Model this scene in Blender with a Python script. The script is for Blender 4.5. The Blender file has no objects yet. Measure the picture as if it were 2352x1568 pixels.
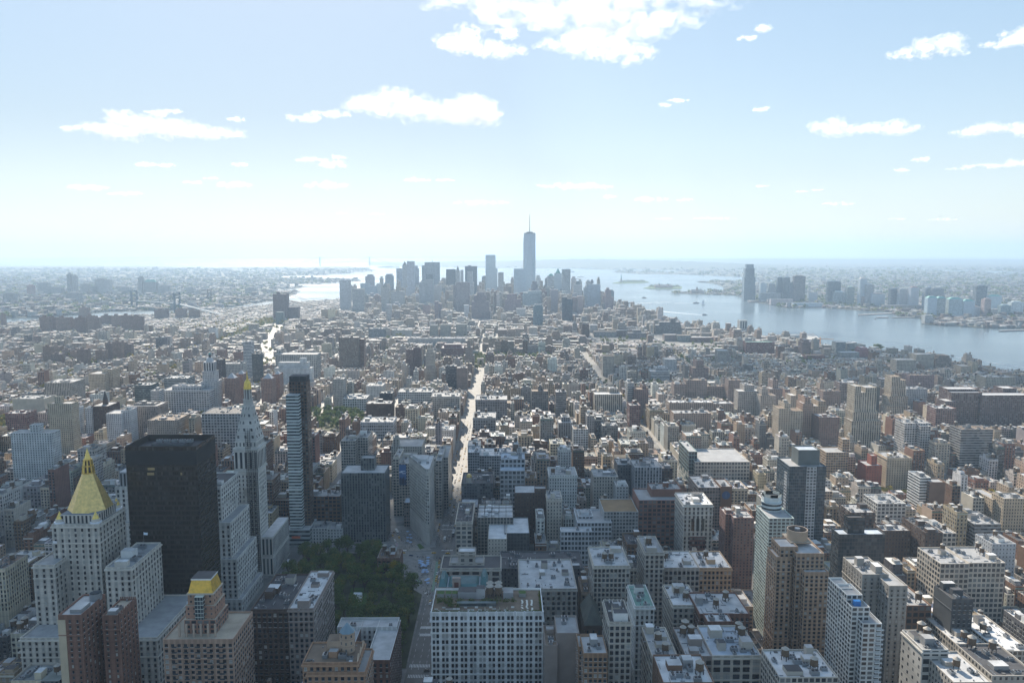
import bpy, math, random
from mathutils import Vector
import numpy as np

# ------------------------------------------------------------------ camera
FPX = 1770.0                    # focal length in pixels of a 2352 px wide frame
CAMZ = 320.0
YAW = math.radians(0.52); PITCH = math.radians(6.73)
sc = bpy.context.scene
col = sc.collection
cam = bpy.data.cameras.new('camera')
cam.sensor_width = 36.0
cam.lens = 36.0 * FPX / 2352.0
cam.clip_start = 1.0
cam.clip_end = 200000.0
camo = bpy.data.objects.new('camera', cam)
camo.location = (0, 0, CAMZ)
camo.rotation_euler = (math.pi / 2 - PITCH, 0, -YAW)
col.objects.link(camo)
sc.camera = camo
# ------------------------------------------------------------------ light
SUN_AZ = math.radians(-14.0)    # a little left of the view down the avenue
SUN_EL = math.radians(37.0)
SUNV = Vector((math.sin(SUN_AZ) * math.cos(SUN_EL), math.cos(SUN_AZ) * math.cos(SUN_EL), math.sin(SUN_EL)))
w = bpy.data.worlds.new('World'); sc.world = w; w.use_nodes = True
nt = w.node_tree
bg = nt.nodes['Background']
sky = nt.nodes.new('ShaderNodeTexSky'); sky.sky_type = 'NISHITA'
sky.sun_disc = False; sky.sun_elevation = SUN_EL; sky.sun_rotation = SUN_AZ
sky.altitude = 300.0; sky.air_density = 1.0; sky.dust_density = 0.3; sky.ozone_density = 1.2
gam = nt.nodes.new('ShaderNodeGamma'); gam.inputs[1].default_value = 0.29        # hazy autumn air: a flatter sky than the clear-air model
hsv = nt.nodes.new('ShaderNodeHueSaturation'); hsv.inputs['Saturation'].default_value = 2.15; hsv.inputs['Value'].default_value = 2.42
nt.links.new(sky.outputs[0], gam.inputs[0]); nt.links.new(gam.outputs[0], hsv.inputs['Color']); nt.links.new(hsv.outputs[0], bg.inputs[0]); bg.inputs[1].default_value = 0.12
sun = bpy.data.lights.new('sun', 'SUN'); sun.energy = 5.0; sun.angle = math.radians(0.53)
sun.color = (1.0, 0.90, 0.76)
suno = bpy.data.objects.new('sun', sun); col.objects.link(suno)
suno.rotation_euler = (-SUNV).to_track_quat('-Z', 'Y').to_euler()
suno.location = (0, 0, 900)
sc.view_settings.view_transform = 'Standard'; sc.view_settings.look = 'None'
sc.view_settings.exposure = 0.82; sc.view_settings.gamma = 1.0; sc.view_settings.use_curve_mapping = False
sc.cycles.use_denoising = True
sc.cycles.denoiser = 'OPENIMAGEDENOISE'
sc.cycles.denoising_prefilter = 'ACCURATE'
sc.cycles.max_bounces = 6; sc.cycles.diffuse_bounces = 3; sc.cycles.glossy_bounces = 3
sc.cycles.transmission_bounces = 2; sc.cycles.transparent_max_bounces = 8; sc.cycles.volume_bounces = 4
sc.cycles.sample_clamp_indirect = 8.0
sc.cycles.use_adaptive_sampling = True; sc.cycles.adaptive_threshold = 0.02

# ------------------------------------------------------------------ picture <-> place
FWD = Vector((math.sin(YAW) * math.cos(PITCH), math.cos(YAW) * math.cos(PITCH), -math.sin(PITCH)))
RGT = Vector((math.cos(YAW), -math.sin(YAW), 0))
UPV = RGT.cross(FWD)
CAMP = Vector((0, 0, CAMZ))
def ray(px, py): return RGT * ((px - 1176) / FPX) + UPV * ((784 - py) / FPX) + FWD
def atY(px, py, Y):                       # the point of the sight line at distance Y down the avenue
    d = ray(px, py); return CAMP + d * (Y / d.y)
def gnd(px, py, z=0.0):                   # the point of the sight line on a level plane
    d = ray(px, py); return CAMP + d * ((z - CAMZ) / d.z)
def proj(x, y, z):
    v = Vector((x, y, z - CAMZ)); d = v.dot(FWD)
    if d < 1: d = 1
    return 1176 + FPX * v.dot(RGT) / d, 784 - FPX * v.dot(UPV) / d
CROP = {'A': (0, 976.2, .3776), 'B': (574.2, 976.2, .3776), 'C': (1148.4, 976.2, .3776), 'E': (1720.4, 976.2, .3776),
        'P': (0, 562.7, .2820), 'Q': (574.2, 562.7, .2820), 'R': (1148.4, 562.7, .2820), 'S': (1720.4, 562.7, .2820),
        'T': (861.3, 545.5, .24414), 'D': (0, 0, 1.0)}
def cr(c, x, y):
    o = CROP[c]; return o[0] + o[2] * x, o[1] + o[2] * y

# ------------------------------------------------------------------ materials
MATS = {}
def newmat(name):
    m = bpy.data.materials.new(name); m.use_nodes = True
    n = m.node_tree.nodes; l = m.node_tree.links
    MATS[name] = m
    return m, n, l, n['Principled BSDF']
def setp(b, **k):
    names = {'rough': 'Roughness', 'metal': 'Metallic', 'spec': 'Specular IOR Level'}
    for a, v in k.items(): b.inputs[names[a]].default_value = v
def plain(name, c, rough=.7, metal=0, spec=.3, noise=0.0, nscale=.3):
    m, n, l, b = newmat(name); b.inputs['Base Color'].default_value = (*c, 1)
    setp(b, rough=rough, metal=metal, spec=spec)
    if noise:
        tc = n.new('ShaderNodeTexCoord'); t = n.new('ShaderNodeTexNoise'); t.inputs['Scale'].default_value = nscale
        t.inputs['Detail'].default_value = 6
        l.new(tc.outputs['Object'], t.inputs['Vector'])
        mr = n.new('ShaderNodeMapRange'); mr.inputs[1].default_value = .3; mr.inputs[2].default_value = .7
        mr.inputs[3].default_value = 1 - noise; mr.inputs[4].default_value = 1 + noise
        l.new(t.outputs['Fac'], mr.inputs[0])
        mx = n.new('ShaderNodeVectorMath'); mx.operation = 'SCALE'; mx.inputs[0].default_value = c
        l.new(mr.outputs[0], mx.inputs['Scale']); l.new(mx.outputs[0], b.inputs['Base Color'])
    return m
def mth(n, l, op, a, b=None, c=None):
    x = n.new('ShaderNodeMath'); x.operation = op
    for i, v in enumerate((a, b, c)):
        if v is None: continue
        if isinstance(v, (int, float)): x.inputs[i].default_value = v
        else: l.new(v, x.inputs[i])
    return x.outputs[0]
def tinted(name, rough=.75, spec=.25, noise=.25, nscale=.25, metal=0, fine=0.0):
    m, n, l, b = newmat(name)
    at = n.new('ShaderNodeAttribute'); at.attribute_name = 'tint'
    tc = n.new('ShaderNodeTexCoord'); t = n.new('ShaderNodeTexNoise'); t.inputs['Scale'].default_value = nscale
    t.inputs['Detail'].default_value = 5; l.new(tc.outputs['Object'], t.inputs['Vector'])
    mr = n.new('ShaderNodeMapRange'); mr.inputs[1].default_value = .3; mr.inputs[2].default_value = .7
    mr.inputs[3].default_value = 1 - noise; mr.inputs[4].default_value = 1 + noise * .6
    l.new(t.outputs['Fac'], mr.inputs[0])
    s = n.new('ShaderNodeVectorMath'); s.operation = 'SCALE'; l.new(at.outputs['Color'], s.inputs[0]); l.new(mr.outputs[0], s.inputs['Scale'])
    l.new(s.outputs[0], b.inputs['Base Color']); setp(b, rough=rough, spec=spec, metal=metal)
    return m
def facade(name, ww, wh, gl=(.018, .023, .030), vary=.6, vc=.5, rough_g=.12, band=0.0, spec_g=.5):
    """a wall of window bays: one bay per unit of u, one storey per unit of v"""
    m, n, l, b = newmat(name)
    uv = n.new('ShaderNodeUVMap'); uv.uv_map = 'UV'
    sp = n.new('ShaderNodeSeparateXYZ'); l.new(uv.outputs[0], sp.inputs[0])
    u, v = sp.outputs[0], sp.outputs[1]
    fu = mth(n, l, 'FRACT', u); fv = mth(n, l, 'FRACT', v)
    mu = mth(n, l, 'LESS_THAN', mth(n, l, 'ABSOLUTE', mth(n, l, 'SUBTRACT', fu, .5)), ww / 2)
    mv = mth(n, l, 'LESS_THAN', mth(n, l, 'ABSOLUTE', mth(n, l, 'SUBTRACT', fv, vc)), wh / 2)
    mask = mth(n, l, 'MULTIPLY', mu, mv)
    cb = n.new('ShaderNodeCombineXYZ')
    l.new(mth(n, l, 'FLOOR', u), cb.inputs[0]); l.new(mth(n, l, 'FLOOR', v), cb.inputs[1])
    oi = n.new('ShaderNodeObjectInfo'); l.new(oi.outputs['Random'], cb.inputs[2])
    wn = n.new('ShaderNodeTexWhiteNoise'); wn.noise_dimensions = '3D'; l.new(cb.outputs[0], wn.inputs['Vector'])
    pw = mth(n, l, 'POWER', wn.outputs['Value'], 3.0)
    at = n.new('ShaderNodeAttribute'); at.attribute_name = 'tint'
    tc = n.new('ShaderNodeTexCoord'); t = n.new('ShaderNodeTexNoise'); t.inputs['Scale'].default_value = .08
    t.inputs['Detail'].default_value = 6; l.new(tc.outputs['Object'], t.inputs['Vector'])
    mr = n.new('ShaderNodeMapRange'); mr.inputs[1].default_value = .3; mr.inputs[2].default_value = .7
    mr.inputs[3].default_value = .78; mr.inputs[4].default_value = 1.1; l.new(t.outputs['Fac'], mr.inputs[0])
    s = n.new('ShaderNodeVectorMath'); s.operation = 'SCALE'; l.new(at.outputs['Color'], s.inputs[0]); l.new(mr.outputs[0], s.inputs['Scale'])
    cv = n.new('ShaderNodeCombineXYZ'); l.new(mth(n, l, 'FLOOR', mth(n, l, 'ADD', v, .12)), cv.inputs[1]); l.new(mth(n, l, 'FLOOR', mth(n, l, 'MULTIPLY', u, .5)), cv.inputs[0]); l.new(oi.outputs['Random'], cv.inputs[2])
    wv = n.new('ShaderNodeTexWhiteNoise'); wv.noise_dimensions = '3D'; l.new(cv.outputs[0], wv.inputs['Vector'])
    course = mth(n, l, 'LESS_THAN', fv, .10)
    un = mth(n, l, 'ADD', mth(n, l, 'ADD', .93, mth(n, l, 'MULTIPLY', wv.outputs['Value'], .14)), mth(n, l, 'MULTIPLY', course, -.16))
    s2 = n.new('ShaderNodeVectorMath'); s2.operation = 'SCALE'; l.new(s.outputs[0], s2.inputs[0]); l.new(un, s2.inputs['Scale']); s = s2
    g2 = n.new('ShaderNodeMixRGB'); g2.inputs[1].default_value = (*gl, 1)
    g2.inputs[2].default_value = (.30 * vary + gl[0], .30 * vary + gl[1], .28 * vary + gl[2], 1); l.new(pw, g2.inputs[0])
    mx = n.new('ShaderNodeMixRGB'); l.new(mask, mx.inputs[0]); l.new(s.outputs[0], mx.inputs[1]); l.new(g2.outputs[0], mx.inputs[2])
    l.new(mx.outputs[0], b.inputs['Base Color'])
    rr = n.new('ShaderNodeMapRange'); rr.inputs[3].default_value = .8; rr.inputs[4].default_value = rough_g
    l.new(mask, rr.inputs[0]); l.new(rr.outputs[0], b.inputs['Roughness'])
    ge = n.new('ShaderNodeNewGeometry'); vo = n.new('ShaderNodeVectorMath'); vo.operation = 'SUBTRACT'; l.new(wn.outputs['Color'], vo.inputs[0]); vo.inputs[1].default_value = (.5, .5, .5)
    vs = n.new('ShaderNodeVectorMath'); vs.operation = 'SCALE'; l.new(vo.outputs[0], vs.inputs[0]); l.new(mth(n, l, 'MULTIPLY', mask, .09), vs.inputs['Scale'])
    va = n.new('ShaderNodeVectorMath'); va.operation = 'ADD'; l.new(ge.outputs['Normal'], va.inputs[0]); l.new(vs.outputs[0], va.inputs[1])
    vn = n.new('ShaderNodeVectorMath'); vn.operation = 'NORMALIZE'; l.new(va.outputs[0], vn.inputs[0]); l.new(vn.outputs[0], b.inputs['Normal'])
    ss = n.new('ShaderNodeMapRange'); ss.inputs[3].default_value = .2; ss.inputs[4].default_value = spec_g
    l.new(mask, ss.inputs[0]); l.new(ss.outputs[0], b.inputs['Specular IOR Level'])
    return m
facade('punched', .42, .52)
facade('loft', .72, .62)
facade('ribbon', 1.1, .5)
facade('pier', .5, .80)
facade('curtain', .88, .80, gl=(.018, .030, .040), vary=.25, rough_g=.08, spec_g=.45)
facade('blackglass', .90, .62, gl=(.020, .015, .011), vary=.16, rough_g=.07, spec_g=.4)
facade('paleglass', .90, .82, gl=(.34, .43, .50), vary=.3, rough_g=.1, spec_g=.9)
facade('small', .30, .40)
facade('netting', .8, .8, gl=(.04, .045, .045), vary=.1, rough_g=.7)
def masonry(name):
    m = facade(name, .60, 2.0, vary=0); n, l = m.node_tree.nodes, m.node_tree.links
    for x in list(n):                      # bays darkened: the shade of sunk panels put into the flat wall's colour
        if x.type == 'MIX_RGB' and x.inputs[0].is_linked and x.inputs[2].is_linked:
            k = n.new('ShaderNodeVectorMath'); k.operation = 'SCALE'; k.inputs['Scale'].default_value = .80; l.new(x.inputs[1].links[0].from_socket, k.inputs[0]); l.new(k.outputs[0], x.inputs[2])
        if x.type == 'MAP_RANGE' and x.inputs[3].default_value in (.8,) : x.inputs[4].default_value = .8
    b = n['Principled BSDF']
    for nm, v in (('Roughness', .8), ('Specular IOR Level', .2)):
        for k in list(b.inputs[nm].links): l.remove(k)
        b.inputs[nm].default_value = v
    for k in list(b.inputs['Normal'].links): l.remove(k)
masonry('masonry')
tinted('wallplain', noise=.18, nscale=.1)
tinted('roofing', rough=.72, spec=.22, noise=.24, nscale=.14)
tinted('painted', rough=.4, spec=.5, noise=.08)
tinted('gilded', rough=.36, spec=.5, metal=.6, noise=.24, nscale=.5)
plain('metal_grey', (.28, .30, .32), rough=.45, metal=.6)
plain('steel_dark', (.05, .05, .055), rough=.6)
plain('tank_wood', (.13, .09, .06), rough=.85, noise=.3, nscale=1.5)
plain('tank_cap', (.34, .31, .27), rough=.7, noise=.2)
plain('win_dark', (.012, .016, .022), rough=.1, spec=.6)
plain('win_mid', (.035, .042, .054), rough=.12, spec=.6)
plain('win_blind', (.33, .33, .31), rough=.4)
plain('asphalt', (.15, .145, .135), rough=.62, spec=.35, noise=.25, nscale=.05)
plain('pavement', (.24, .23, .215), rough=.7, noise=.2, nscale=.2)
plain('paint_white', (.78, .78, .76), rough=.6)
plain('paint_green', (.16, .25, .18), rough=.6)
plain('soil', (.07, .075, .04), rough=.9, noise=.5, nscale=.05)
plain('lawn', (.07, .12, .03), rough=.9, noise=.3, nscale=.05)
plain('bark', (.07, .05, .035), rough=.9)
plain('verdigris', (.16, .38, .33), rough=.7, noise=.15)
plain('sail_white', (.85, .85, .85), rough=.5)
plain('foam', (.85, .87, .88), rough=.8)
def leafmat(name, c, c2):
    m, n, l, b = newmat(name)
    g = n.new('ShaderNodeNewGeometry'); 
    mx = n.new('ShaderNodeMixRGB'); mx.inputs[1].default_value = (*c, 1); mx.inputs[2].default_value = (*c2, 1)
    l.new(g.outputs['Random Per Island'], mx.inputs[0]); l.new(mx.outputs[0], b.inputs['Base Color'])
    setp(b, rough=.75, spec=.15)
    tr = n.new('ShaderNodeBsdfTranslucent'); l.new(mx.outputs[0], tr.inputs['Color'])
    ms = n.new('ShaderNodeMixShader'); ms.inputs[0].default_value = .3
    l.new(b.outputs[0], ms.inputs[1]); l.new(tr.outputs[0], ms.inputs[2])
    l.new(ms.outputs[0], n['Material Output'].inputs['Surface'])
leafmat('leaf_green', (.085, .14, .035), (.17, .20, .055))
leafmat('leaf_dark', (.06, .10, .03), (.12, .15, .045))
leafmat('leaf_olive', (.14, .14, .035), (.24, .21, .05))
leafmat('leaf_yellow', (.26, .20, .03), (.40, .29, .04))

# ------------------------------------------------------------------ mesh building
class MB:
    def __init__(s): s.v = []; s.f = []; s.uv = []; s.m = []; s.t = []
    def face(s, pts, mat, tint=(.5, .5, .5), uv=None):
        k = len(s.v); s.v.extend(pts); s.f.append(tuple(range(k, k + len(pts))))
        if uv is None: uv = [(0, 0)] * len(pts)
        s.uv.extend(uv); s.m.append(mat); s.t.append(tint)
    def wall(s, x0, y0, x1, y1, z0, z1, mat, tint, bay=3.2, fl=3.6, nb=None, nf=None):
        L = math.hypot(x1 - x0, y1 - y0)
        a = nb or max(1, round(L / bay)); h = nf or max(1, round((z1 - z0) / fl))
        s.face([(x0, y0, z0), (x1, y0 if False else y1, z0), (x1, y1, z1), (x0, y0, z1)], mat, tint, [(0, 0), (a, 0), (a, h), (0, h)])
    def box(s, x0, x1, y0, y1, z0, z1, wm, wt, rm='roofing', rt=None, bay=3.2, fl=3.6, top=True, bottom=False, side=None):
        s.wall(x0, y0, x1, y0, z0, z1, wm, wt, bay, fl)
        sm = side or wm
        s.wall(x1, y0, x1, y1, z0, z1, sm, wt, bay, fl)
        s.wall(x1, y1, x0, y1, z0, z1, wm, wt, bay, fl)
        s.wall(x0, y1, x0, y0, z0, z1, sm, wt, bay, fl)
        if top: s.face([(x0, y0, z1), (x1, y0, z1), (x1, y1, z1), (x0, y1, z1)], rm, rt or wt)
        if bottom: s.face([(x0, y1, z0), (x1, y1, z0), (x1, y0, z0), (x0, y0, z0)], wm, wt)
    def prism(s, poly, z0, z1, wm, wt, rm='roofing', rt=None, bay=3.2, fl=3.6, top=True, poly2=None):
        n = len(poly); q = poly2 or poly
        for i in range(n):
            a, b = poly[i], poly[(i + 1) % n]; c, d = q[(i + 1) % n], q[i]
            L = math.hypot(b[0] - a[0], b[1] - a[1]); nb = max(1, round(L / bay)); nf = max(1, round((z1 - z0) / fl))
            s.face([(*a, z0), (*b, z0), (*c, z1), (*d, z1)], wm, wt, [(0, 0), (nb, 0), (nb, nf), (0, nf)])
        if top: s.face([(*p, z1) for p in q], rm, rt or wt)
    def cone(s, cx, cy, r, z0, z1, n, mat, t, r1=0.0, top=True, a0=0.0):
        p = [(cx + r * math.cos(a0 + 2 * math.pi * i / n), cy + r * math.sin(a0 + 2 * math.pi * i / n)) for i in range(n)]
        if r1 <= 0:
            for i in range(n): s.face([(*p[i], z0), (*p[(i + 1) % n], z0), (cx, cy, z1)], mat, t)
        else:
            q = [(cx + r1 * math.cos(a0 + 2 * math.pi * i / n), cy + r1 * math.sin(a0 + 2 * math.pi * i / n)) for i in range(n)]
            s.prism(p, z0, z1, mat, t, mat, t, poly2=q, top=top)
    def bar(s, a, b, r, mat, t=(.3, .3, .3)):
        a = Vector(a); b = Vector(b); d = (b - a).normalized()
        u = d.cross(Vector((0, 0, 1)) if abs(d.z) < .9 else Vector((1, 0, 0))).normalized() * r; v = d.cross(u).normalized() * r
        c = [u + v, -u + v, -u - v, u - v]
        for i in range(4):
            j = (i + 1) % 4
            s.face([tuple(a + c[i]), tuple(a + c[j]), tuple(b + c[j]), tuple(b + c[i])], mat, t)
        s.face([tuple(b + k) for k in c], mat, t)
    def parapet(s, x0, x1, y0, y1, z, h, t, tint, mat='wallplain'):
        X = [x0, x0 + t, x1 - t, x1]; Y = [y0, y0 + t, y1 - t, y1]
        s.face([(X[0], Y[0], z + h), (X[3], Y[0], z + h), (X[2], Y[1], z + h), (X[1], Y[1], z + h)], mat, tint)
        s.face([(X[3], Y[0], z + h), (X[3], Y[3], z + h), (X[2], Y[2], z + h), (X[2], Y[1], z + h)], mat, tint)
        s.face([(X[3], Y[3], z + h), (X[0], Y[3], z + h), (X[1], Y[2], z + h), (X[2], Y[2], z + h)], mat, tint)
        s.face([(X[0], Y[3], z + h), (X[0], Y[0], z + h), (X[1], Y[1], z + h), (X[1], Y[2], z + h)], mat, tint)
        for (p, q) in (((1, 1), (1, 2)), ((1, 2), (2, 2)), ((2, 2), (2, 1)), ((2, 1), (1, 1))):
            a = (X[p[0]], Y[p[1]]); b = (X[q[0]], Y[q[1]])
            s.face([(*a, z), (*b, z), (*b, z + h), (*a, z + h)], mat, tint)
    def mesh(s, name):
        me = bpy.data.meshes.new(name); me.from_pydata(s.v, [], s.f)
        used = sorted(set(s.m)); idx = {k: i for i, k in enumerate(used)}
        for k in used: me.materials.append(MATS[k])
        me.polygons.foreach_set('material_index', [idx[k] for k in s.m])
        ul = me.uv_layers.new(name='UV'); ul.data.foreach_set('uv', np.array(s.uv, dtype=np.float32).ravel())
        ta = me.attributes.new('tint', 'FLOAT_COLOR', 'FACE')
        ta.data.foreach_set('color', np.array([(*t, 1) for t in s.t], dtype=np.float32).ravel())
        me.update(); return me
    def build(s, name, parent=None, loc=None):
        o = bpy.data.objects.new(name, s.mesh(name)); col.objects.link(o)
        if parent: o.parent = parent
        if loc: o.location = loc
        return o
def tag(o, label=None, cat=None, group=None, kind=None):
    if label: o['label'] = label
    if cat: o['category'] = cat
    if group: o['group'] = group
    if kind: o['kind'] = kind
    return o
def thing(name, label, cat, loc, group=None, rz=0):
    o = bpy.data.objects.new(name, None); col.objects.link(o); o.location = loc; o.rotation_euler = (0, 0, rz)
    o.empty_display_size = 1
    return tag(o, label, cat, group)
def inst(name, me, parent=None, loc=(0, 0, 0), rz=0, scale=1):
    o = bpy.data.objects.new(name, me); col.objects.link(o); o.location = loc; o.rotation_euler = (0, 0, rz)
    o.scale = (scale,) * 3 if isinstance(scale, (int, float)) else scale
    if parent: o.parent = parent
    return o
rng = random.Random(7)
def inpoly(x, y, poly):
    c = False; j = len(poly) - 1
    for i in range(len(poly)):
        a, b = poly[i], poly[j]
        if (a[1] > y) != (b[1] > y) and x < (b[0] - a[0]) * (y - a[1]) / (b[1] - a[1]) + a[0]: c = not c
        j = i
    return c
def gp(*pts): return [tuple(gnd(x, y))[:2] for x, y in pts]
def slab(name, poly, z, mat, z0=-2.5, tint=(.3, .3, .3)):
    # a flat sheet of any outline with its edge walls
    me = bpy.data.meshes.new(name)
    from mathutils.geometry import tessellate_polygon
    v = [(p[0], p[1], z) for p in poly] + [(p[0], p[1], z0) for p in poly]; n = len(poly)
    tri = tessellate_polygon([[Vector((p[0], p[1], 0)) for p in poly]])
    f = []
    for t in tri:
        a, b, c = (Vector(v[i]) for i in t)
        f.append(tuple(t) if (b - a).cross(c - a).z > 0 else tuple(reversed(t)))
    f += [(i, (i + 1) % n, n + (i + 1) % n, n + i) for i in range(n)]
    me.from_pydata(v, [], f); me.materials.append(MATS[mat]); me.update()
    o = bpy.data.objects.new(name, me); col.objects.link(o); o['kind'] = 'structure'
    return o
# ------------------------------------------------------------------ water, land, far hills
def watermat():
    m, n, l, b = newmat('sea')
    b.inputs['Base Color'].default_value = (.09, .125, .145, 1); setp(b, rough=.25, spec=.5)
    tc = n.new('ShaderNodeTexCoord'); 
    t = n.new('ShaderNodeTexNoise'); t.inputs['Scale'].default_value = .02; t.inputs['Detail'].default_value = 8
    t.inputs['Roughness'].default_value = .65
    l.new(tc.outputs['Object'], t.inputs['Vector'])
    bp = n.new('ShaderNodeBump'); bp.inputs['Strength'].default_value = .3; bp.inputs['Distance'].default_value = 2.0
    l.new(t.outputs['Fac'], bp.inputs['Height']); l.new(bp.outputs[0], b.inputs['Normal'])
    t2 = n.new('ShaderNodeTexNoise'); t2.inputs['Scale'].default_value = .0012; t2.inputs['Detail'].default_value = 5
    l.new(tc.outputs['Object'], t2.inputs['Vector'])
    mr = n.new('ShaderNodeMapRange'); mr.inputs[1].default_value = .35; mr.inputs[2].default_value = .65
    mr.inputs[3].default_value = .17; mr.inputs[4].default_value = .28; l.new(t2.outputs['Fac'], mr.inputs[0])
    l.new(mr.outputs[0], b.inputs['Roughness'])
watermat()
def landmat(name, cols, scale):
    m, n, l, b = newmat(name)
    tc = n.new('ShaderNodeTexCoord'); t = n.new('ShaderNodeTexVoronoi'); t.inputs['Scale'].default_value = scale
    l.new(tc.outputs['Object'], t.inputs['Vector'])
    sp = n.new('ShaderNodeSeparateColor'); l.new(t.outputs['Color'], sp.inputs[0])
    t2 = n.new('ShaderNodeTexNoise'); t2.inputs['Scale'].default_value = scale * .12; t2.inputs['Detail'].default_value = 6
    l.new(tc.outputs['Object'], t2.inputs['Vector'])
    f = mth(n, l, 'ADD', mth(n, l, 'MULTIPLY', sp.outputs[0], .55), mth(n, l, 'MULTIPLY', t2.outputs['Fac'], .55))
    r = n.new('ShaderNodeValToRGB'); e = r.color_ramp.elements
    e[0].position = .15; e[0].color = (*cols[0], 1); e[1].position = .85; e[1].color = (*cols[-1], 1)
    for i, c in enumerate(cols[1:-1]):
        k = e.new(.15 + .7 * (i + 1) / (len(cols) - 1)); k.color = (*c, 1)
    l.new(f, r.inputs[0]); l.new(r.outputs[0], b.inputs['Base Color']); setp(b, rough=.8, spec=.2)
landmat('town', [(.035, .05, .025), (.055, .065, .035), (.09, .085, .07), (.07, .075, .045), (.16, .15, .135)], .03)
landmat('hillwood', [(.035, .05, .025), (.05, .06, .03), (.07, .075, .035)], .004)
RD = 45000.0
me = bpy.data.meshes.new('water'); N = 128
me.from_pydata([(RD * math.cos(2 * math.pi * i / N), RD * math.sin(2 * math.pi * i / N), -2.0) for i in range(N)], [], [tuple(range(N))])
me.materials.append(MATS['sea']); me.update()
wat = bpy.data.objects.new('water', me); col.objects.link(wat); wat['kind'] = 'structure'

# Manhattan: east shore down to the tip, round it, and up the Hudson shore
MAN_W = [(1440, 716), (1480, 722), (1530, 733), (1565, 748), (1600, 757), (1650, 762), (1700, 768), (1760, 776), (1820, 786),
         (1880, 797), (1930, 801), (2010, 806), (2090, 819), (2200, 839), (2345, 864), (2500, 893), (2900, 985)]
MAN_E = [(-700, 800), (-300, 765), (0, 745), (120, 738), (250, 729), (350, 724), (430, 721), (500, 713), (560, 707), (640, 698), (700, 695), (780, 688), (860, 676), (950, 668), (1010, 664)]
man = gp(*MAN_E) + gp((1100, 664), (1200, 667), (1300, 673), (1380, 684), (1410, 700), (1425, 708)) + gp(*MAN_W) + [(2500, -600), (-3500, -600)]
slab('ground', man, 0.0, 'asphalt')
# Brooklyn, with the dock basins cut into its shore
brk = gp((-900, 790), (-300, 745), (0, 730), (100, 727), (180, 722), (240, 715), (345, 712), (430, 712), (490, 710), (555, 700), (640, 687), (670, 678), (690, 668),
         (640, 668), (600, 667), (602, 664), (680, 663), (705, 657), (640, 655), (645, 652), (730, 652), (790, 647), (830, 645), (815, 640), (745, 640), (700, 637), (640, 638), (650, 634), (732, 632), (790, 628), (856, 623), (850, 616), (800, 612),
         (700, 613.5), (600, 613), (480, 614.5), (330, 611), (200, 610.5), (0, 611), (-700, 613)) + [(-40000, 9000), (-30000, 500)]
slab('land', brk, 0.0, 'town')
# a spit of the far shore before the open sea, left
slab('land', gp((40, 600.5), (330, 600), (520, 599.6), (350, 599.0), (120, 598.6)), 1.0, 'town')
# Staten Island and New Jersey
jer = gp((2900, 800), (2700, 775), (2352, 752), (2256, 752), (2200, 748), (2143, 745), (2118, 743), (2124, 732), (2060, 724), (2053, 716), (1968, 712), (1890, 706), (1808, 706.5), (1775, 700), (1720, 691), (1710, 688),
         (1705, 679), (1640, 676), (1560, 674), (1538, 673), (1560, 671), (1610, 670), (1660, 668), (1668, 663), (1655, 656), (1640, 651), (1600, 647), (1640, 645), (1710, 644), (1708, 636), (1640, 633), (1560, 630), (1470, 629), (1405, 625), (1420, 622), (1500, 622), (1555, 624), (1570, 621), (1480, 619.5), (1400, 620),
         (1330, 616.5), (1230, 615.5), (1148, 615), (1050, 613.5), (960, 612), (880, 610.5), (850, 608.5), (852, 605)) + [(-1000, 24000), (20000, 33000), (40000, 3000)]
slab('land', jer, 0.0, 'town')
# bays behind the Jersey shore: the inland water shows above the land
for k, q in enumerate([[(1845, 612.6), (1950, 613.5), (2100, 619), (2250, 626), (2352, 632), (2600, 642), (2600, 636), (2352, 625), (2150, 619), (2050, 615), (1950, 612.3)],
                       [(1735, 642), (1785, 644), (1790, 646), (1735, 647)]]):
    slab('water', gp(*q), .6, 'sea', z0=.2)
# hills
def ridge(name, spec, mat, depth, seed=1):
    """spec: (px, base py, top py) along the skyline; a rounded ridge with its foot on the base line"""
    r = random.Random(seed); fr = []; n = len(spec)
    pts = []
    for i in range(n - 1):
        for k in range(8):
            t = k / 8; a, b = spec[i], spec[i + 1]
            pts.append(tuple(a[j] + (b[j] - a[j]) * t for j in range(3)))
    pts.append(spec[-1])
    v = []; f = []
    for i, (px, pb, pt) in enumerate(pts):
        g = gnd(px, pb); d = Vector((g.x, g.y)).normalized()
        D = math.hypot(g.x, g.y); H = max(1, CAMZ + (D + depth * .5) * (ray(px, pt).z / math.hypot(ray(px, pt).x, ray(px, pt).y)))
        for s, hh in ((0, 0), (.12, .25), (.25, .55), (.38, .85), (.5, 1), (.7, .75), (1, 0)):
            v.append((g.x + d.x * depth * s, g.y + d.y * depth * s, max(-1, H * hh * (1 + r.uniform(-.06, .06)) - (0 if hh else 1.5))))
    for i in range(len(pts) - 1):
        for k in range(6): f.append((i * 7 + k, i * 7 + 7 + k, i * 7 + 8 + k, i * 7 + k + 1))
    me = bpy.data.meshes.new(name); me.from_pydata(v, [], f); me.materials.append(MATS[mat])
    me.polygons.foreach_set('use_smooth', [True] * len(f)); me.update()
    o = bpy.data.objects.new(name, me); col.objects.link(o); o['kind'] = 'structure'; return o
ridge('hills', [(846, 607.5, 607), (900, 608.5, 604.5), (960, 610, 602), (1020, 611.5, 601), (1120, 613, 599.5), (1200, 614.5, 598), (1260, 615, 595.5), (1320, 615.5, 594.5), (1400, 616, 596), (1480, 617, 597), (1560, 617.5, 599), (1640, 617, 602), (1720, 616, 606), (1800, 615, 612)], 'hillwood', 4500, 3)
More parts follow.
